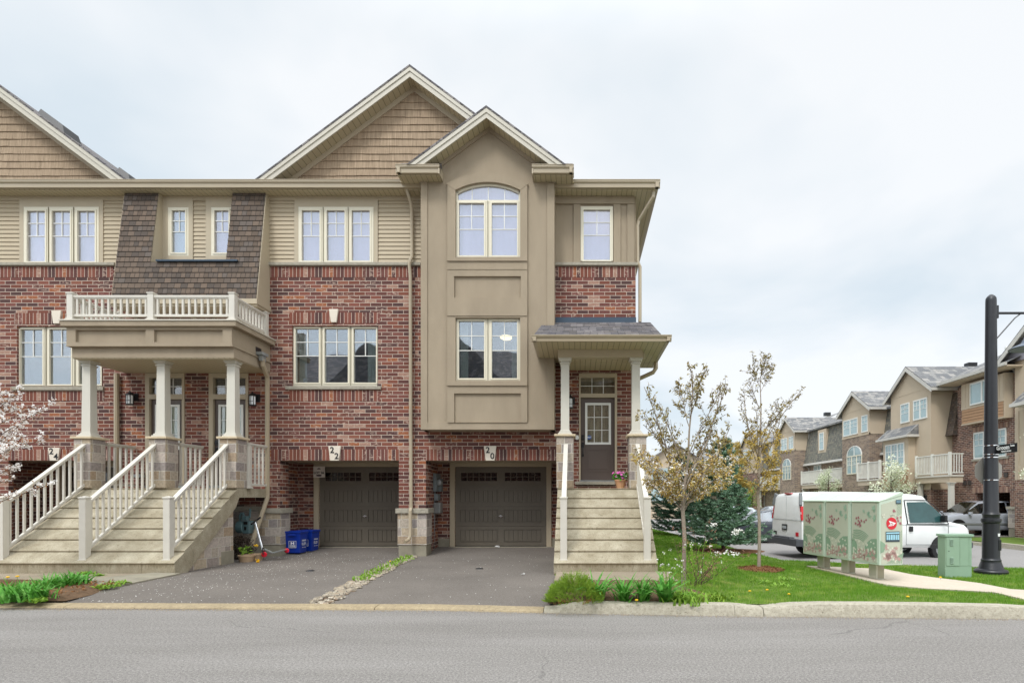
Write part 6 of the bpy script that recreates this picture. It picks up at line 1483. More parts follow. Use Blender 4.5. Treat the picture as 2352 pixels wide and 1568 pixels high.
        m = MB(); c = E(1408,667); r_ = .112; m.add([o+nn*.008+ex*(c[0]+r_*math.cos(6.283*k/28))+ez*(c[1]+r_*math.sin(6.283*k/28)) for k in range(28)], [tuple(range(28))]); m.build('postal_emblem', PRED, t, local=True)
        m = MB(); poly(m, [(1363,625),(1473,662),(1425,705),(1418,690),(1440,672),(1392,656),(1400,668),(1385,668)], .010)
        for k, (a, b, y) in enumerate(((1385,1425,676),(1372,1420,688),(1360,1412,700))): poly(m, [(a,y-3),(b,y-3),(b-4,y+5),(a-6,y+5)], .010)
        m.build('emblem_wing', WLETTER, t, local=True)
        m = MB(); poly(m, [(1318,788),(1532,785),(1532,942),(1318,940)], .008); poly(m, [(1474,316),(1554,312),(1554,374),(1474,378)], .008); m.build('notice', PDARK, t, local=True)
        m = MB(); poly(m, [(1324,800),(1526,797),(1526,820),(1324,822)], .010)
        for a, b in ((1328,1352),(1358,1384),(1392,1424),(1430,1460),(1468,1492),(1498,1524)): poly(m, [(a,835),(b,835),(b,912),(a,912)], .010)
        for k in range(3): poly(m, [(1480,326+k*14),(1548,323+k*14),(1548,328+k*14),(1480,331+k*14)], .010)
        m.build('notice_print', PBLUE, t, local=True)
    return t
mailbox(0, 'nearest green mailbox cabinet, with the red round postal emblem on its end')
mailbox(1, 'middle green mailbox cabinet of the three printed with pink leaves')
mailbox(2, 'farthest green mailbox cabinet, next to the rear of the white van')
# ------------------------------------------------------------------ green utility cabinet
def q5(x, y): return (2020+x/3.6334, 995.8+y/3.6334)
YC = 11.9
def c5(x, y): p = q5(x, y); return PX(p[0],YC), PZ(p[1],YC)
ub = thing('utility_cabinet', 'green metal utility cabinet with louvres between the van and the lamp post', 'utility cabinet', (7.8,YC+.3,-.12))
x0, zt = c5(495,855); x1, zb__ = c5(770,1172)
x0 = c5(549,0)[0]; m = MB(); m.box(x0, x1, YC, YC+.25, -.2, zt); m.build('cabinet', BOXGRN, ub, bevel=.006)
m = MB(); a = c5(541,838); b = c5(783,857); m.box(a[0], b[0], YC-.03, YC+.28, b[1], a[1]); m.build('lid', BOXGRN, ub, bevel=.006)
zdoor = c5(0,1100)[1]
for a, b in ((555,666),): p = c5(a,0)[0]; q = c5(b,0)[0]; MB().box(p, q, YC-.014, YC-.0005, zdoor, zt-.012).build('door', BOXGRN, ub, bevel=.004)
m = MB()
for a, b in ((671,743),(747,768)): m.box(c5(a,0)[0], c5(b,0)[0], YC-.006, YC-.0005, zdoor, zt-.012)
m.build('side_panel', BOXGRN, ub)
m = MB()
for a, b, c, d in ((583,611,878,930),(585,613,1030,1080)):
    for k in range(6): zz = c5(0, c+(d-c)*k/5.5)[1]; m.add([(c5(a,0)[0],YC-.016,zz),(c5(b,0)[0],YC-.016,zz),(c5(b,0)[0],YC-.030,zz-.012),(c5(a,0)[0],YC-.030,zz-.012)], [(0,1,2,3)])
lv = m.build('louvre', BOXGRN, ub)
m = MB()
for a, b, c, d in ((583,611,878,930),(585,613,1030,1080)):
    for k in range(6): zz = c5(0, c+(d-c)*k/5.5)[1]; m.box(c5(a,0)[0], c5(b,0)[0], YC-.017, YC-.015, zz-.018, zz-.012)
p = c5(575,977); m.box(p[0]-.008, p[0]+.008, YC-.02, YC-.014, p[1]-.008, p[1]+.008); m.build('slot', BLACK, ub)
# ------------------------------------------------------------------ lamp post with the street sign
XL, YL = 9.01, 12.57
lp = thing('lamp_post', 'black fluted street lamp post carrying the Groom Lane sign at the right edge', 'lamp post', (XL,YL,-.13))
m = MB(); m.lathe([(.315,-.16),(.32,-.09),(.30,-.06),(.24,-.04),(.225,.0),(.20,.08),(.185,.12),(.192,.15),(.175,.17),(.168,.20),(.162,.95),(.185,.97),(.192,1.01),(.185,1.05),(.158,1.06),(.160,1.12),(.172,1.14),(.160,1.17),(.145,1.2),(.128,3.0),(.105,5.80),(.10,5.86),(.075,5.90),(.03,5.94),(0,5.945)], (XL,YL,0), 28)
m.build('pole', LAMPB, lp, smooth=True)
m = MB()
for zz in (2.21+.34, 2.21+.13, 2.21+.06, 1.5-(1143-(995.8+386/3.6334))*0+.98): 
    pass
for py in (1023.3, 1043.5, 1050.3, 1102.0): zz = PZ(py, YL); r_ = .138; m.lathe([(r_,zz-.011),(r_+.004,zz-.009),(r_+.004,zz+.009),(r_,zz+.011)], (XL,YL,0), 28, cap=False)
m.build('strap', CHROME, lp, smooth=True)
m = MB(); p = q5(992,840); m.box(XL+.03, XL+.07, YL-.175, YL-.155, PZ(1230,YL), PZ(1223.5,YL)); m.build('tag', WLETTER, lp)
MB().box(XL+.05, XL+.11, YL-.166, YL-.13, PZ(1262,YL), PZ(1238,YL)).build('hatch', BLACK, lp, bevel=.004)
# sign plate along -Y
sy0, sy1 = YL-.12, YL-.74; sx = 8.92
z0s, z1s = PZ(1043,12.5)+.0, PZ(1023,12.5)
sg = MB().box(sx-.004+.10, sx+.004+.10, sy1, sy0, z0s, z1s).build('street_sign', mat('sign_black', S(14,15,18), .4), lp, bevel=.002)
EXS, EZS = (0,-1,0), (0,0,1); fx = sx+.10-.006
ymid = (sy0+sy1)/2
text('lettering', 'Groom', .125, WLETTER, sg, (fx, ymid+.085, z0s+.12), EXS, EZS, off=.0035, ext=.002)
text('lettering', 'Lane', .062, WLETTER, sg, (fx, ymid-.185, z0s+.147), EXS, EZS, off=.002, ext=.002)
text('lettering', 'PRIVATE ROAD', .042, WLETTER, sg, (fx, ymid-.01, z0s+.038), EXS, EZS, off=.0012, ext=.002)
# arm and luminaire leaving to the right
m = MB(); za_ = PZ(719,YL); m.tube([(XL+.08,YL,za_),(XL+1.1,YL-.1,za_-.03)], .028, 8); m.tube([(XL+.11,YL,PZ(779,YL)),(XL+.5,YL-.03,PZ(728,YL)-.03),(XL+.62,YL-.05,za_-.02)], .014, 6); m.box(XL+.07,XL+.13,YL-.06,YL+.06,PZ(732,YL),PZ(703,YL)); m.build('arm', LAMPB, lp, smooth=True)
m = MB(); cl = (XL+.78, YL-.08, PZ(803,YL)); m.lathe([(.38,.0),(.385,.01),(.30,.06),(.16,.12),(.12,.19),(.09,.26),(.04,.30),(.03,.62)], cl, 28, cap=False); m.lathe([(.0,.0),(.37,.0)], cl, 28, cap=False); m.build('luminaire', mat('luminaire_grey', S(84,96,112), .35, var=.1), lp, smooth=True)
ss = thing('stop_sign', 'octagonal traffic sign seen from behind, strapped to the lamp post', 'road sign', (XL-.0,YL+.2,PZ(1081,YL)))
m = MB(); c = (PX(2269.6,YL+.2), PZ(1081,YL+.2)); m.prism([(c[0]+.325*math.cos(math.pi/8+k*math.pi/4), c[1]+.325*math.sin(math.pi/8+k*math.pi/4)) for k in range(8)], 'y', YL+.19, YL+.196); m.build('sign_plate', STEELB, ss)
m = MB(); m.box(XL-.03,XL+.03,YL+.12,YL+.19,c[1]-.22,c[1]+.22); m.build('bracket', METAL, ss)

# ================================================================== vehicles
def sect(zb, zbelt, zr, wb, wr):
    h = [(wb*.93,zb),(wb,zb+.10),(wb*1.0,zbelt-.16),(wb*.985,zbelt-.03),(wb*.96,zbelt),(wr,zr-.07),(wr*.93,zr-.02),(wr*.75,zr),(wr*.35,zr+.012)]
    return h+[(-a,b) for a, b in h[::-1]]
def car(name, label, loc, rz, paint, L_, st, wheels, wr_=.34, wbw=.92, group=None, rims=True, trim=True, cat='car', tilt=0):
    """st: (x, zb, zbelt, zroof, halfwidth, roof halfwidth, side glass after?, top glass after?)"""
    t = thing(name, label, cat, loc, rz, group)
    if tilt: t.rotation_euler[1] = tilt
    ss_ = [[(s_[0],)+p for p in sect(*s_[1:6])] for s_ in st]; n = len(ss_[0]); body = MB(); gl = MB(); vs = [p for s_ in ss_ for p in s_]
    fb = []; fg = []
    for i in range(len(st)-1):
        for k in range(n-1):
            f = (i*n+k, (i+1)*n+k, (i+1)*n+k+1, i*n+k+1)
            side = k in (4, n-2-4); top = 5 <= k <= n-2-5
            (fg if ((st[i][6] and side) or (st[i][7] and top)) else fb).append(f if not ((st[i][6] and side) or (st[i][7] and top)) else (('T' if top else ('L' if k == 4 else 'R')), i, f))
    fb.append(tuple(range(n))[::-1]); fb.append(tuple((len(st)-1)*n+k for k in range(n)))
    body.add(vs, fb); body.build('body', paint, t, smooth=True, local=True)
    for key in 'TLR':
        run = []; 
        for i in sorted({g_[1] for g_ in fg if g_[0] == key})+[999]:
            if run and i != run[-1]+1:
                gg = MB(); gg.add(vs, [g_[2] for g_ in fg if g_[0] == key and g_[1] in run]); gg.build('windscreen' if key == 'T' else 'side_window', CARGL, t, smooth=True, local=True); run = []
            run.append(i)
    m = MB()   # dark cabin floor to stop light leaking through
    m.box(st[-1][0]*.8 if st[-1][0] < 0 else -1, .9, -st[3][4]*.8, st[3][4]*.8, .35, .75); m.build('cabin', DARK, t, local=True)
    for wx in wheels:
        for sg_ in (-1, 1):
            m = MB(); m.lathe([(wr_*.62,-.10),(wr_*.97,-.10),(wr_,-.06),(wr_,.06),(wr_*.97,.10),(wr_*.62,.10),(wr_*.62,-.10)], (0,0,0), 24, cap=False)
            M_ = Matrix.Translation((wx, sg_*(wbw-.10), wr_)) @ Matrix.Rotation(R(90),4,'X')
            w_ = m.build('wheel', TYRE, t, smooth=True, local=True, xf=M_)
            m = MB(); m.lathe([(.0,-.06),(wr_*.62,-.06)], (0,0,0), 20, cap=False); m.lathe([(0,.06),(wr_*.62,.06)], (0,0,0), 20, cap=False)
            for k in range(7):
                a = 6.283*k/7; m.beam((0,0,.075),(wr_*.58*math.cos(a),wr_*.58*math.sin(a),.075),.05,.02); m.beam((0,0,-.075),(wr_*.58*math.cos(a),wr_*.58*math.sin(a),-.075),.05,.02)
            m.build('rim', METAL, w_, local=True, xf=M_)
            # wheel arch lip
            m = MB(); pts = [(wx+(wr_+.05)*math.cos(a_), wr_+.02+(wr_+.05)*math.sin(a_)) for a_ in [math.pi*k/14 for k in range(15)]]
            m.prism(pts, 'y', sg_*(wbw-.02), sg_*(wbw+.006)); m.build('wheel_arch', BLACK, t, local=True)
    return t
# white cargo van
VW = 1.0
vst = [(-2.80,.50,1.12,1.15,.94,.92,0,0),(-2.79,.42,1.18,1.90,.98,.84,0,0),(-2.72,.40,1.20,2.0,1.0,.86,0,0),(-2.5,.40,1.20,2.04,VW,.88,0,0),(.95,.40,1.20,2.06,VW,.88,0,0),(1.02,.40,1.20,2.05,VW,.87,0,0),(1.25,.40,1.20,2.02,VW,.86,0,0),(1.30,.40,1.20,2.0,VW,.85,0,1),(1.95,.40,1.22,1.30,.99,.86,0,0),(2.0,.40,1.22,1.27,.985,.84,0,0),(2.60,.42,1.12,1.16,.96,.78,0,0),(2.78,.48,1.0,1.04,.92,.72,0,0),(2.84,.55,.85,.88,.88,.70,0,0)]
vn = car('cargo_van', 'white windowless cargo van parked on the side street behind the mailboxes', (6.70+2.8*math.cos(R(7))+1.0*math.sin(-R(7))+.0, 17.3+2.8*math.sin(R(7))+1.0*math.cos(R(7)), -.42), R(7), VANW, 5.6, vst, (-1.62, 1.83), .36, 1.0, cat='van', tilt=R(1.0))
def vsidex(x, z, off=.006):   # point on the near (-y) side above the belt
    zb0, zr0 = 1.20, 1.97; y = VW*.96+( .88-VW*.96)*(max(0,z-zb0))/(zr0-zb0) if z > zb0 else VW; return (x, -y-off, z)
m = MB(); P_ = [(1.12,1.16),(1.12,1.78),(1.30,1.80),(1.62,1.62),(2.0,1.27),(1.95,1.18)]; P_ = [(.72,1.17),(.66,1.80),(1.28,1.82),(1.50,1.70),(1.88,1.36),(1.92,1.20)]
m.add([vsidex(x,z,.010) for x, z in P_], [tuple(range(len(P_)))]); m.build('door_window', mat('tinted_glass', S(46,78,78), .15, var=.35, scale=1.6, spec=.5), vn, local=True)
m = MB()
PS = [(.64,1.12),(.58,1.86),(1.30,1.88),(1.54,1.74),(1.97,1.36),(2.02,1.14)]
for a, b in zip(PS, PS[1:]+PS[:1]): m.beam(vsidex(*a,.006), vsidex(*b,.006), .022, .022)
m.build('window_seal', BLACK, vn, local=True)
m = MB()
for a, b in (((.60,1.14),(.60,.50)),((.60,.50),(1.98,.50)),((2.02,1.12),(2.02,.86)),((-.9,1.9),(-.9,.5)),((.2,1.9),(.2,.5))): m.beam(vsidex(*a,.0), vsidex(*b,.0), .012, .012)
m.beam(vsidex(-2.6,1.12,0), vsidex(2.5,1.10,0), .012, .012); m.build('door_seam', mat('seam_grey', S(120,124,124), .6), vn, local=True)
MB().box(.68,.80,-1.045,-1.0,.90,1.06).build('door_handle', BLACK, vn, bevel=.01, local=True)
m = MB(); m.box(1.72,1.82,-1.22,-1.0,1.20,1.42); m.build('mirror', BLACK, vn, bevel=.03, local=True)
m = MB(); m.prism([(-.99,.40),(.99,.40),(1.0,.62),(-1.0,.62)], 'x', -2.98, -2.74); m.prism([(-.55,.62),(.55,.62),(.5,.66),(-.5,.66)], 'x', -2.96, -2.76); m.build('rear_bumper', BUMP, vn, bevel=.03, local=True)
m = MB(); m.box(2.70,2.92,-.96,.96,.40,.58); m.build('front_bumper', BUMP, vn, bevel=.03, local=True)
xr0 = -2.812
def rearx(z): return interp([(.5,-2.806),(1.15,-2.806),(1.95,-2.80)], z)
for sg_ in (-1,1):
    m = MB(); m.add([(-2.815,sg_*.93,1.20),(-2.815,sg_*1.0,1.20),(-2.80,sg_*.90,1.62),(-2.80,sg_*.83,1.62),(-2.70,sg_*1.012,1.20),(-2.70,sg_*.95,1.62)], [(0,1,2,3),(1,4,5,2)]); m.build('tail_light', TAIL, vn, local=True)
    m = MB(); m.add([(-2.817,sg_*.92,1.38),(-2.817,sg_*.975,1.38),(-2.814,sg_*.96,1.45),(-2.814,sg_*.905,1.45)], [(0,1,2,3)]); m.build('reversing_lens', WLETTER, vn, local=True)
    m = MB(); m.beam((-2.80,sg_*.885,1.64),(-2.76,sg_*.80,2.02),.10,.10); m.build('corner_trim', mat('corner_grey', S(120,124,126), .5), vn, local=True, bevel=.02)
m = MB(); m.beam((-2.808,0,.62),(-2.806,0,1.9),.006,.006); m.beam((-2.812,-.9,1.2),(-2.812,.9,1.2),.008,.008); m.build('rear_door_seam', mat('pale_seam', S(176,180,178), .6), vn, local=True)
m = MB(); m.box(-2.83,-2.806,-.08,.25,.86,1.04); m.build('plate_recess', BLACK, vn, bevel=.01, local=True)
m = MB(); m.box(-2.834,-2.831,-.05,.21,.90,.99); m.build('number_plate', mat('plate_grey', S(170,176,178), .5), vn, local=True)
m = MB(); m.box(-2.81,-2.806,-.80,-.62,.70,.82); m.build('sticker', PRED, vn, local=True)
m = MB(); m.box(-2.811,-2.806,.62,.86,.74,.79); m.box(-2.811,-2.806,.62,.74,.69,.72); m.build('badge', BLACK, vn, local=True)
m = MB(); m.box(-2.78,-2.70,-.2,.2,2.0,2.03); m.build('high_brake_light', TAIL, vn, local=True)
m = MB(); m.beam((-2.0,-.5,2.075),(.6,-.5,2.09),.03,.02); m.beam((-2.0,.5,2.075),(.6,.5,2.09),.03,.02); m.build('roof_rib', VANW, vn, local=True)
suvst = [(2.26,.34,.60,.62,.80,.62,0,0),(2.18,.28,.80,.83,.86,.66,0,0),(1.75,.26,.92,.95,.90,.72,0,0),(1.05,.26,1.00,1.04,.91,.74,0,1),(.98,.26,1.0,1.06,.91,.74,1,1),(.30,.26,1.02,1.54,.91,.68,1,0),(.0,.26,1.02,1.58,.91,.68,0,0),(-.08,.26,1.02,1.59,.91,.68,1,0),(-.95,.26,1.03,1.60,.91,.68,0,0),(-1.03,.26,1.03,1.60,.91,.68,1,0),(-1.80,.28,1.04,1.54,.90,.66,0,1),(-2.15,.34,1.0,1.10,.88,.64,0,0),(-2.28,.40,.80,.85,.82,.60,0,0)]
def suv(name, label, loc, rz, paint, grp='cars parked at the far houses', lights=True, tilt=0):
    t = car(name, label, loc, rz, paint, 4.5, suvst, (-1.40,1.42), .35, .91, group=grp)
    for sg_ in (-1,1):
        m = MB(); m.box(2.02,2.235,sg_*.55,sg_*.84,.66,.80); m.build('headlight', AMBER if lights else METAL, t, bevel=.02, local=True)
        m = MB(); m.box(.85,.97,sg_*.92,sg_*1.06,.98,1.10); m.build('mirror', paint, t, bevel=.02, local=True)
        m = MB(); m.beam((-1.8,sg_*.925,.55),(1.7,sg_*.925,.55),.03,.08); m.build('side_moulding', METAL, t, local=True)
    m = MB(); m.box(2.10,2.30,-.55,.55,.34,.52); m.build('grille', BLACK, t, bevel=.02, local=True)
    return t
suv('parked_car', 'silver-grey car nosing out of the brick garage behind the lamp post', (18.75,27.3,-.24), R(183), SUVG)
sedst = [(2.35,.34,.56,.58,.80,.62,0,0),(2.25,.26,.72,.75,.86,.66,0,0),(1.6,.24,.86,.89,.90,.72,0,0),(.95,.24,.92,.95,.90,.72,0,1),(.88,.24,.92,.97,.90,.72,1,1),(.15,.24,.94,1.36,.90,.64,1,0),(-.15,.24,.94,1.41,.90,.64,0,0),(-.22,.24,.94,1.41,.90,.64,1,0),(-1.05,.24,.95,1.36,.90,.62,0,0),(-1.10,.24,.95,1.34,.90,.62,0,1),(-1.70,.26,.98,1.04,.88,.66,0,0),(-2.25,.32,.92,.96,.84,.62,0,0),(-2.35,.40,.70,.72,.80,.6,0,0)]
def sedan(name, label, loc, rz, paint): return car(name, label, loc, rz, paint, 4.7, sedst, (-1.4,1.45), .34, .90, group='cars parked at the far houses')
sedan('parked_car', 'dark car between the spruce and the rear of the white van', (8.0,25.0,-.42), R(178), DKCAR)
sedan('parked_car', 'pale car whose roof shows above the dark one, nearer the spruce', (8.3,31.5,-.38), R(176), PALECAR)
sedan('parked_car', 'pale car whose roof shows above the dark one, nearer the van', (11.4,34.5,-.40), R(176), mat('car_silver', S(150,158,164), .3, coat=.5))

# ================================================================== terrace across the side street (faces -X)
SHINGLE_BG = brickmat('grey_shingle', [S(138,138,136), S(120,121,122), S(152,150,146), S(110,112,114)], S(80,80,82), bw=.35, rh=.18, ms=.014, squash=.6, sqf=3, bump=.5, fine=20)
MANS_BG = brickmat('grey_mansard', [S(124,124,114), S(110,110,104), S(136,132,120)], S(80,80,76), bw=.22, rh=.16, ms=.012, squash=.6, sqf=3, bump=.5, fine=20)
XF, XW = 18.5, 19.65
def xwin(par, Xp, y0, y1, z0, z1_, n=2, split=True, arch=False, name='window', nm=2):
    """window in a wall facing -X"""
    y0, y1 = min(y0,y1), max(y0,y1); m = MB(); fr = .07; w_ = (y1-y0)/n
    m.box(Xp-.05, Xp+.01, y0-.0, y1+.0, z0, z0+fr); m.box(Xp-.05, Xp+.01, y0, y1, z1_-fr, z1_)
    for k in range(n+1): yy = y0+w_*k; m.box(Xp-.05, Xp+.01, max(y0,yy-.05), min(y1,yy+.05), z0+fr, z1_-fr)
    f = m.build(name, WHITE if not arch else FRAME, par)
    m = MB(); m.box(Xp-.02, Xp-.012, y0+.04, y1-.04, z0+.04, z1_-.04); m.build('pane', BGGLASS, f)
    if split:
        m = MB(); zt = z0+(z1_-z0)*.5
        for k in range(n):
            a = y0+w_*k+.05; b = y0+w_*(k+1)-.05
            for q in range(1, nm): yy = a+(b-a)*q/nm; m.box(Xp-.035, Xp-.022, yy-.012, yy+.012, zt if nm == 2 else z0+fr, z1_-fr)
            m.box(Xp-.035, Xp-.022, a, b, zt-.012, zt+.012); m.box(Xp-.035, Xp-.022, a, b, (zt+z1_-fr)/2-.012, (zt+z1_-fr)/2+.012)
        m.build('muntin', WHITE, f)
    if arch:
        m = MB(); g2 = MB(); yc = (y0+y1)/2; r_ = (y1-y0)/2; k0 = .62
        o_ = [(yc+r_*math.cos(math.pi*k/12), z1_+r_*k0*math.sin(math.pi*k/12)) for k in range(13)]; i_ = [(yc+(r_-.08)*math.cos(math.pi*k/12), z1_+(r_-.08)*k0*math.sin(math.pi*k/12)) for k in range(13)]
        for k in range(12): m.prism([i_[k],i_[k+1],o_[k+1],o_[k]], 'x', Xp-.05, Xp+.01)
        m.box(Xp-.045, Xp-.02, yc-.03, yc+.03, z1_, z1_+r_*k0-.04); m.build('arch_frame', WHITE, f); g2.prism(i_, 'x', Xp-.02, Xp-.012); g2.build('arch_pane', BGGLASS, f)
    return f
BGGLASS = mat('far_window_glass', S(150,172,174), .08, var=.25, scale=.5, spec=.9, coat=.6)
def gable_x(par, yc, za, half, sl_, x0, x1, wallmat, zwall, yw0, yw1, xw, shk=False):
    m = MB(); t_ = .06
    for sg_ in (-1,1): m.prism([(yc,za),(yc+sg_*half,za-sl_*half),(yc+sg_*half,za-sl_*half-t_),(yc,za-t_)], 'x', x0, x1)
    m.build('roof', SHINGLE_BG, par)
    m = MB()
    for sg_ in (-1,1): m.prism([(yc,za-t_),(yc+sg_*half,za-sl_*half-t_),(yc+sg_*half,za-sl_*half-t_-.22),(yc,za-t_-.22)], 'x', x0-.01, x0+.03)
    m.build('rake_board', mat('far_fascia', S(196,192,184), .6), par)
    m = MB(); m.prism([(yc,za-t_-.02),(yw0,za-t_-.02-sl_*abs(yc-yw0)),(yw0,zwall-.1),(yw1,zwall-.1),(yw1,za-t_-.02-sl_*abs(yw1-yc))], 'x', xw-.012, xw+.1); m.build('gable_wall', wallmat, par)
    m = MB()
    for sg_ in (-1,1):
        b = za-sl_*half-t_-.12; m.box(x0, x1, yc+sg_*half-.05, yc+sg_*half+.07, b-.02, b+.12)
    m.build('gutter', mat('far_gutter', S(186,182,174), .5), par)
def bg_balcony(par, yn, yf, xf=18.9, xw=19.65, zr=3.78, zf=2.62, zb2=2.27, cols=True, seed=0):
    m = MB(); m.box(xf, xw, yn, yf, zb2, zf); fl_ = m.build('balcony', STUCCO2, par, bevel=.01); MB().box(xf-.05, xw, yn-.05, yf+.05, zf-.06, zf+.02).build('balcony_edge', RAIL, fl_)
    m = MB(); bz_ = zf+.02; zr2 = bz_+1.06
    m.box(xf-.03, xf+.03, yn, yf, zr2-.05, zr2); m.box(xf-.02, xf+.02, yn, yf, bz_+.08, bz_+.13); m.box(xf, xw, yn-.03, yn+.03, zr2-.05, zr2); m.box(xf, xw, yn-.02, yn+.02, bz_+.08, bz_+.13)
    n = int((yf-yn)/.13)
    for k in range(n): y = yn+(yf-yn)*(k+.5)/n; m.box(xf-.018, xf+.018, y-.02, y+.02, bz_+.1, zr2-.04)
    n = int((xw-xf)/.13)
    for k in range(n): x = xf+(xw-xf)*(k+.5)/n; m.box(x-.02, x+.02, yn-.018, yn+.018, bz_+.1, zr2-.04)
    for y in (yn, (yn+yf)/2, yf): m.box(xf-.055, xf+.055, y-.055, y+.055, bz_, zr2+.06)
    m.build('railing', mat('far_railing', S(216,214,204), .5), par)
    if cols:
        for y in (yn+.12, yf-.12): column(par, xf+.14, y, .55, zb2, .22, .01); m = MB(); m.box(xf-.03, xf+.33, y-.2, y+.2, -.5, .55); m.build('pier', STONE, par)
def bg_house(label, yn, yf, yr, kind, zbr=5.62, wz0=5.75, apz=8.65, low=BRICK3, sidew=STUCCO2, xf=XF, arch=True, win=((.3,.62),(.74,.95)), up=True):
    """block yn..yf stands proud; recessed part yf..yr with mansard and balcony"""
    t = thing('far_townhouse', label, 'townhouse', (xf,yn,-.4), 0, 'townhouses across the side street'); zw = 7.42
    m = MB(); m.box(xf, 26, yn, yf, -1.5, zbr); m.build('lower_wall', low, t)
    m = MB(); m.box(xf, 26, yn, yf, zbr, zw); m.build('upper_wall', sidew, t)
    m = MB(); m.box(xf-.03, xf+.05, yn-.03, yf, zbr-.05, zbr+.05); m.box(xf-.03, XW, yn-.03, yn, zbr-.05, zbr+.05); m.box(xf-.025, XW, yn-.025, yn+.02, 6.95, 7.1); m.box(xf-.025, xf+.01, yn-.025, yn+.14, zbr+.05, 6.95); m.build('trim', sidew, t)
    half = (yf-yn)/2+.42; yc = (yn+yf)/2; sl_ = (apz-7.28)/half
    gable_x(t, yc, apz, half, sl_, xf-.25, 24.5, sidew, zw, yn, yf, xf-.0)
    W = yf-yn
    for a, b in win: xwin(t, xf, yf-W*(b), yf-W*a, wz0, 6.85, 1 if b-a < .25 else 2)
    if arch: xwin(t, xf, yn+W*.25, yf-W*.2, 3.1, 4.35, 3, arch=True)
    elif kind != 'box': xwin(t, xf, yn+W*.25, yf-W*.2, 3.1, 4.6, 3)
    # garage opening
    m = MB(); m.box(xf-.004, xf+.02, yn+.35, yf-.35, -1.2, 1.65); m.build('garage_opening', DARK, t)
    # recess
    m = MB(); m.box(XW, 26, yf, yr, -1.5, 4.4); m.build('recess_wall', low, t)
    m = MB(); m.prism([(XW-.42,4.35),(XW-.40,4.42),(XW-.0,7.15),(XW+1.0,7.15),(XW+1.0,4.35)], 'y', yf, yr); m.build('mansard', MANS_BG, t)
    m = MB(); m.prism([(XW-.52,4.22),(XW-.46,4.38),(XW+.1,4.38),(XW+.1,4.22)], 'y', yf, yr); m.build('mansard_eave', MATS['far_gutter'], t)
    m = MB(); m.quad((XW-.25,yf,7.15),(24.5,yf,9.55),(24.5,yr,9.55),(XW-.25,yr,7.15)); m.box(XW-.32,XW-.2,yf,yr,7.08,7.2); m.build('main_roof', SHINGLE_BG, t)
    if yr-yf > 3:
        ym = (yf+yr)/2+1; m = MB(); m.box(XW-.30, XW+.4, ym-.75, ym+.75, 5.1, 6.95); dm = m.build('dormer', sidew, t); xwin(t, XW-.30, ym-.4, ym+.4, 5.3, 6.7, 1)
        bg_balcony(t, yf+.6, yr-.4, 18.9, XW, seed=1); xwin(t, XW, yf+1, yf+2.0, 2.8, 4.1, 1); xwin(t, XW, yr-2.6, yr-1.2, 2.7, 4.2, 2)
        m = MB(); m.tube([(XW-.05,yr-.2,7.1),(XW-.05,yr-.2,4.4),(XW-.3,yr-.2,4.2),(XW-.05,yr-.2,4.0),(XW-.05,yr-.2,0)], .05, 6); m.build('downspout', MATS['far_gutter'], t)
    m = MB(); m.box(22,22.5,yc+.3,yc+.7,8.3+.55,8.6+.55); m.build('roof_vent', BLACK, t)
    return t
H2 = bg_house('stucco townhouse with a shingled canopy window and the nearest white balcony', 30.2, 34.1, 36.6, 'box', zbr=2.0, apz=8.85, low=BRICK2, arch=False, win=((.28,.50),(.60,.92)))
# its projecting window box with a small roof
m = MB(); m.box(18.1, 18.5, 31.6, 34.2, 1.95, 5.0); bxx = m.build('window_box', STUCCO2, H2, bevel=.01)
m = MB(); m.prism([(17.85,4.95),(18.52,5.55),(18.52,4.95)], 'y', 31.3, 34.5); m.build('canopy', SHINGLE_BG, H2); MB().box(17.82,18.5,31.25,34.55,4.84,4.96).build('canopy_fascia', MATS['far_fascia'], H2)
xwin(H2, 18.1, 31.95, 33.9, 3.0, 4.6, 3)
m = MB(); 
zz = 2.0
while zz < 2.9: m.box(18.07, 18.1, 31.6, 34.2, zz, zz+.13); zz += .15
m.build('clapboard', SIDE2, H2)
bg_balcony(H2, 28.2, 31.0, 18.2, 18.85)
H3 = bg_house('stucco and grey brick townhouse with an arched window, second from the lamp post', 36.6, 40.4, 49.2, 'arch', win=((.06,.60),(.74,.95)))
bg_balcony(H3, 34.2, 36.9, 17.9, 18.5, cols=False); 
H4 = bg_house('farther stucco townhouse with arched window and a mansard with one dormer', 49.2, 52.9, 61, 'arch', win=((.1,.5),(.62,.9)), low=BRICK3)
H5 = bg_house('distant townhouse partly hidden by the golden tree', 61, 65, 73, 'box', zbr=4.2, win=((.1,.5),(.6,.9)), low=BRICK2, arch=False)
H6 = bg_house('distant townhouse seen just right of the spruce top', 73, 77, 86, 'box', zbr=4.4, win=((.1,.5),(.6,.9)), low=BRICK3, arch=True)
H7 = bg_house('farthest townhouse of the row, behind the spruce', 86, 91, 102, 'box', zbr=4.2, win=((.1,.5),(.6,.9)), low=BRICK2, arch=False)
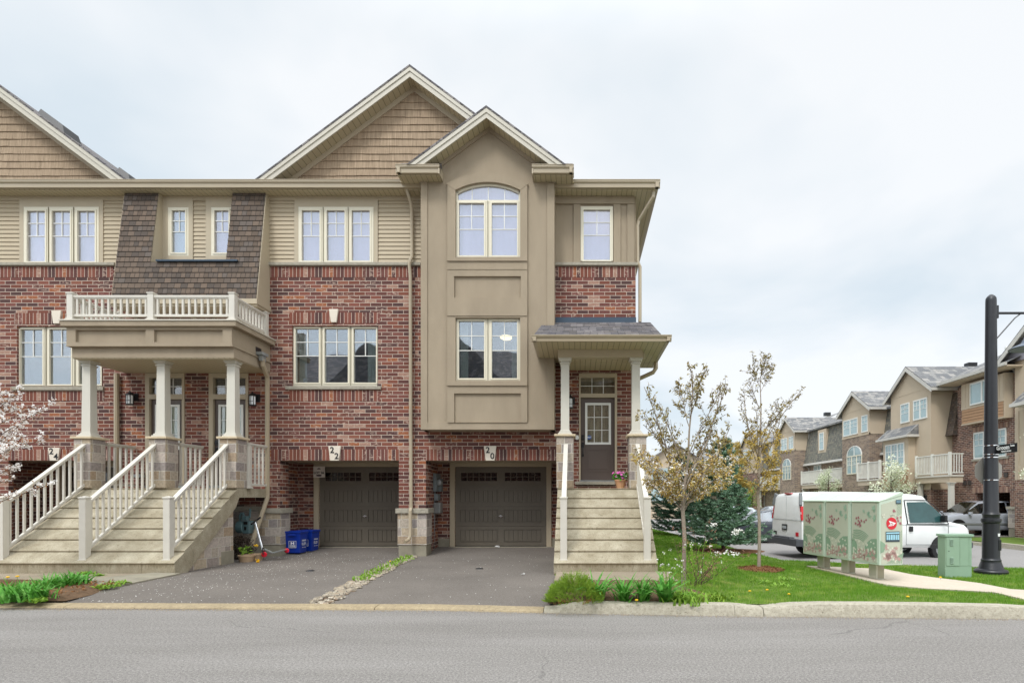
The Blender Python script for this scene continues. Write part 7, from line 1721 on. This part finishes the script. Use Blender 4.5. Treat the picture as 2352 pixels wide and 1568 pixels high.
# brick unit behind the lamp post
H1 = thing('far_townhouse', 'brown brick townhouse with a board-and-batten box above its garage, behind the lamp post', 'townhouse', (19.5,25.6,-.4), 0, 'townhouses across the side street')
X1_ = 19.5
def pr_(px, py, Xp): Yp = F*Xp/(px-VX); return Yp, CZ+(VY-py)*Yp/F
m = MB(); m.box(X1_, 27, 28.3, 29.6, -1, 7.1).box(X1_, 27, 25.55, 26.0, -1, 7.1).box(X1_, 27, 26.0, 28.3, 1.75, 7.1).box(24, 27, 26.0, 28.3, -1, 1.75); m.build('wall', BRICK2, H1)
m = MB(); m.box(X1_-.06, X1_+.6, 25.5, 26.05, .15, 1.0); m.box(X1_-.06, X1_+.6, 28.25, 28.7, .15, 1.0); m.build('stone_veneer', STONE, H1); m = MB(); m.box(X1_-.12, X1_+.6, 25.45, 26.1, 1.0, 1.12); m.box(X1_-.12, X1_+.6, 28.2, 28.75, 1.0, 1.12); m.build('stone_cap', SILL, H1); MB().box(X1_-.04, X1_+.6, 25.52, 26.03, -.5, .15).build('foundation', CONCG, H1)
m = MB(); m.box(19.1, X1_-.001, 25.82, 28.67, 5.12, 7.12); m.build('box_window', SIDE2 if False else STUCCO2, H1)
m = MB()
for k in range(12): y = 25.86+k*.255; m.box(19.085, 19.10, y, y+.035, 5.95, 7.1)
m.box(19.07, 19.10, 25.80, 28.69, 5.86, 5.95); m.box(19.07, 19.10, 25.80, 28.69, 5.1, 5.16); m.box(19.08, X1_, 25.79, 25.82, 5.1, 7.12); m.build('batten', STUCCO2, H1)
m = MB(); zz = 5.17
while zz < 5.85: m.add([(19.07,25.84,zz),(19.07,28.65,zz),(19.095,28.65,zz+.135),(19.095,25.84,zz+.135),(19.1,25.84,zz),(19.1,28.65,zz)],[(0,3,2,1),(0,1,5,4)]); zz += .14
m.build('clapboard', SIDE2, H1)
xwin(H1, 19.08, 26.35, 28.0, 5.98, 7.05, 2, nm=1, split=False)
xwin(H1, X1_-.0, 26.2, 28.35, 3.4, 4.7, 3)
MB().box(X1_-.05, X1_+.02, 26.05, 28.5, 3.30, 3.40).build('window_sill', SILL, H1)
m = MB(); m.box(X1_-.008, X1_+.02, 26.1, 28.45, 4.72, 4.97); m.box(X1_-.008, X1_+.02, 26.1, 28.5, 1.75, 2.02); m.box(X1_-.008, X1_+.02, 26.1, 28.45, 3.05, 3.30); m.build('soldier_course', brickmat('brown_soldier', [S(130,96,82), S(112,82,72), S(142,108,92), S(170,140,120)], S(205,192,178,.85), bw=.0893, rh=60, offset=0, ms=.016, shift=(0,-2)), H1)
m = MB(); m.quad((X1_-.9,25.0,7.40),(24.6,25.0,10.2),(24.6,29.7,10.2),(X1_-.9,29.7,7.40)); m.quad((X1_-.9,29.7,7.40),(24.6,29.7,10.2),(24.6,31.2,9.2),(X1_+.3,30.4,7.5)); m.build('roof', SHINGLE_BG, H1)
m = MB(); m.box(X1_-1.0, X1_-.88, 25.0, 29.75, 7.28, 7.42); m.build('gutter', MATS['far_gutter'], H1); MB().box(X1_-.88, X1_, 25.0, 29.7, 7.24, 7.30).build('soffit', STUCCO2, H1)
m = MB(); m.tube([(21.3,28.6,8.3),(21.3,28.6,9.0)], .06, 8); m.lathe([(.10,0),(.10,.10),(.02,.14)], (21.3,28.6,8.9), 10); m.build('roof_pipe', WHITE, H1)
m = MB(); m.tube([(X1_-.3,25.5,7.3),(X1_-.06,25.5,7.0),(X1_-.06,25.5,-.3)], .055, 6); m.build('downspout', mat('dark_downspout', S(104,98,88), .5), H1)
m = MB()
for y, z in ((28.9,1.9),(28.55,1.9),(26.1,2.2),(25.9,5.0)): m.box(X1_-.06, X1_, y, y+.22, z+.25, z+.47)
m.build('wall_vent', mat('vent_brown', S(70,62,58), .7), H1)
m = MB(); m.box(X1_, 24, 28.31, 29.2, -.5, .0); m = MB(); m.box(19.62, 26, 28.7, 30.3, -1, 7.2); m.build('recess_wall', BRICK2, H1)
m = MB(); m.prism([(XW-.42,4.75),(XW-.40,4.82),(XW-.0,7.15),(XW+1.0,7.15),(XW+1.0,4.75)], 'y', 29.6, 30.19); m.build('mansard', MFG, H1)
H0 = thing('far_townhouse', 'stucco townhouse cut off by the right edge of the photo', 'townhouse', (19.3,21.5,-.4), 0, 'townhouses across the side street')
m = MB(); m.box(19.3, 27, 18.6, 25.45, 2.3, 7.6); m.build('upper_wall', STUCCO2, H0); m = MB(); m.box(19.3, 27, 18.6, 25.45, -1, 2.3); m.build('lower_wall', BRICK2, H0)
m = MB()
for k in range(14): y = 18.7+k*.5; m.box(19.27, 19.3, y, y+.05, 2.3, 5.3)
m.build('batten', STUCCO2, H0)
m = MB(); m.prism([(18.7,5.55),(19.32,6.15),(19.32,5.55)], 'y', 20, 24.9); m.build('canopy', SHINGLE_BG, H0); MB().box(18.66,19.3,19.95,24.95,5.42,5.56).build('canopy_fascia', MATS['far_fascia'], H0)
gable_x(H0, 22.4, 10.3, 4.1, .72, 18.9, 25, mat('lilac_siding', S(150,146,154), .7), 7.6, 18.6, 25.9, 19.25)
xwin(H0, 19.3, 20.5, 22.5, 6.1, 7.3, 2); xwin(H0, 19.3, 20.5, 23.0, 3.1, 4.7, 3)
# distant houses closing the lane behind the spruces
def far_house(label, x0, x1, y, zr, wallm, seed):
    t = thing('far_house', label, 'house', ((x0+x1)/2,y,-.6), 0, 'distant houses behind the trees'); ze = zr-2.2
    m = MB(); m.box(x0, x1, y, y+8, -1.5, ze); m.build('wall', wallm, t)
    xm = (x0+x1)/2; m = MB()
    for sg_, xe in ((-1,x0-.4),(1,x1+.4)): m.prism([(xm,zr),(xe,ze-.2),(xe,ze-.3),(xm,zr-.1)], 'y', y-.5, y+8.5)
    m.build('roof', SHINGLE_BG, t); m = MB(); m.prism([(x0,ze),(x1,ze),(xm,zr-.15)], 'y', y-.01, y+.1); m.build('gable_wall', wallm, t)
    rg = random.Random(seed)
    for k in range(2):
        for z in (1.2, ze-1.6): xa = x0+(x1-x0)*(.15+.45*k); MB().box(xa, xa+(x1-x0)*.25, y-.05, y, z, z+1.2).build('window', BGGLASS, t)
    return t
far_house('distant house with a grey gable behind the left spruce', 6.5, 13.5, 60, 7.2, STUCCO2, 1)
far_house('distant house farther right, glimpsed between spruce and thin tree', 14.8, 21.5, 104, 9.5, BRICK3, 2)
far_house('distant house hidden mostly by the porch column side of the left spruce', -1, 5.5, 66, 7.0, BRICK3, 3)
# white blossoming street trees before the far terrace
def bush_tree(label, x, y, z, h, r_, seed, mt=BLOSSG, n=2600, trunk_h=.8):
    rg = random.Random(seed); t = thing('blossom_tree', label, 'tree', (x,y,z), 0, 'white blossoming street trees'); w1 = MB(); lf = MB()
    w1.tube([(x,y,z-.1),(x,y,z+trunk_h),(x+.05,y,z+h*.9)], [.05,.045,.01], 6, cap=False); cl = []
    for k in range(16):
        a = rg.uniform(0,6.283); u = rg.uniform(.28,.9); q = Vector((x,y,z+h*u*.8)); w_ = r_*math.sin(math.pi*min(.95,u*.9))**.7; e = q+Vector((math.cos(a)*w_*rg.uniform(.4,1), math.sin(a)*w_*rg.uniform(.4,1), h*.18*rg.uniform(.3,1.2)))
        w1.tube([q,e], [.015,.006], 4, cap=False); cl.append(e); cl.append(q.lerp(e,.6))
    cl.append(Vector((x,y,z+h*.93)))
    for k in range(n):
        c = rg.choice(cl); leaf(lf, rg, c+Vector((rg.gauss(0,r_*.17), rg.gauss(0,r_*.17), rg.gauss(0,r_*.17))), rg.uniform(.06,.14), .7, .3)
    w1.build('trunk', TWIG, t, smooth='all'); lf.build('foliage', mt, t); return t
bush_tree('white blossoming tree in front of the nearest balcony, above the mailbox roof', 16.8, 31.0, -.25, 3.9, 1.05, 3, n=3200)
bush_tree('white blossoming tree above the van roof near the arched-window house', 16.9, 39.0, -.3, 3.9, .85, 4, mt=leafmat('pale_blossom', [S(190,200,160), S(214,220,190), S(170,184,140)], 6, trans=.2), n=2200)
bush_tree('white blossoming tree cut off by the right edge behind the street sign', 17.75, 22.0, -.2, 4.5, .75, 6, n=1900)
bush_tree('small green street tree far along the lane', 16.9, 56.0, -.4, 3.2, .8, 8, mt=WEED, n=900)
# the opposite terrace, which the lower windows mirror
op = thing('opposite_townhouse', 'brick townhouse row across the road, mirrored in the lower windows', 'townhouse', (-4,-13,0))
MB().box(-22, 9, -22, -13, 0, 9.6).build('wall', BRICK, op)
m = MB(); m.prism([(-12.4,9.5),(-17.5,12.9),(-22.6,9.5)], 'x', -22, 9); m.build('roof', SHG, op)
for c_ in (-15,-8.2,-1.4,5.2):
    m = MB(); m.prism([(c_-2.9,9.5),(c_+2.9,9.5),(c_,12.6)], 'y', -17, -12.4); m.build('gable_roof', SHG, op)
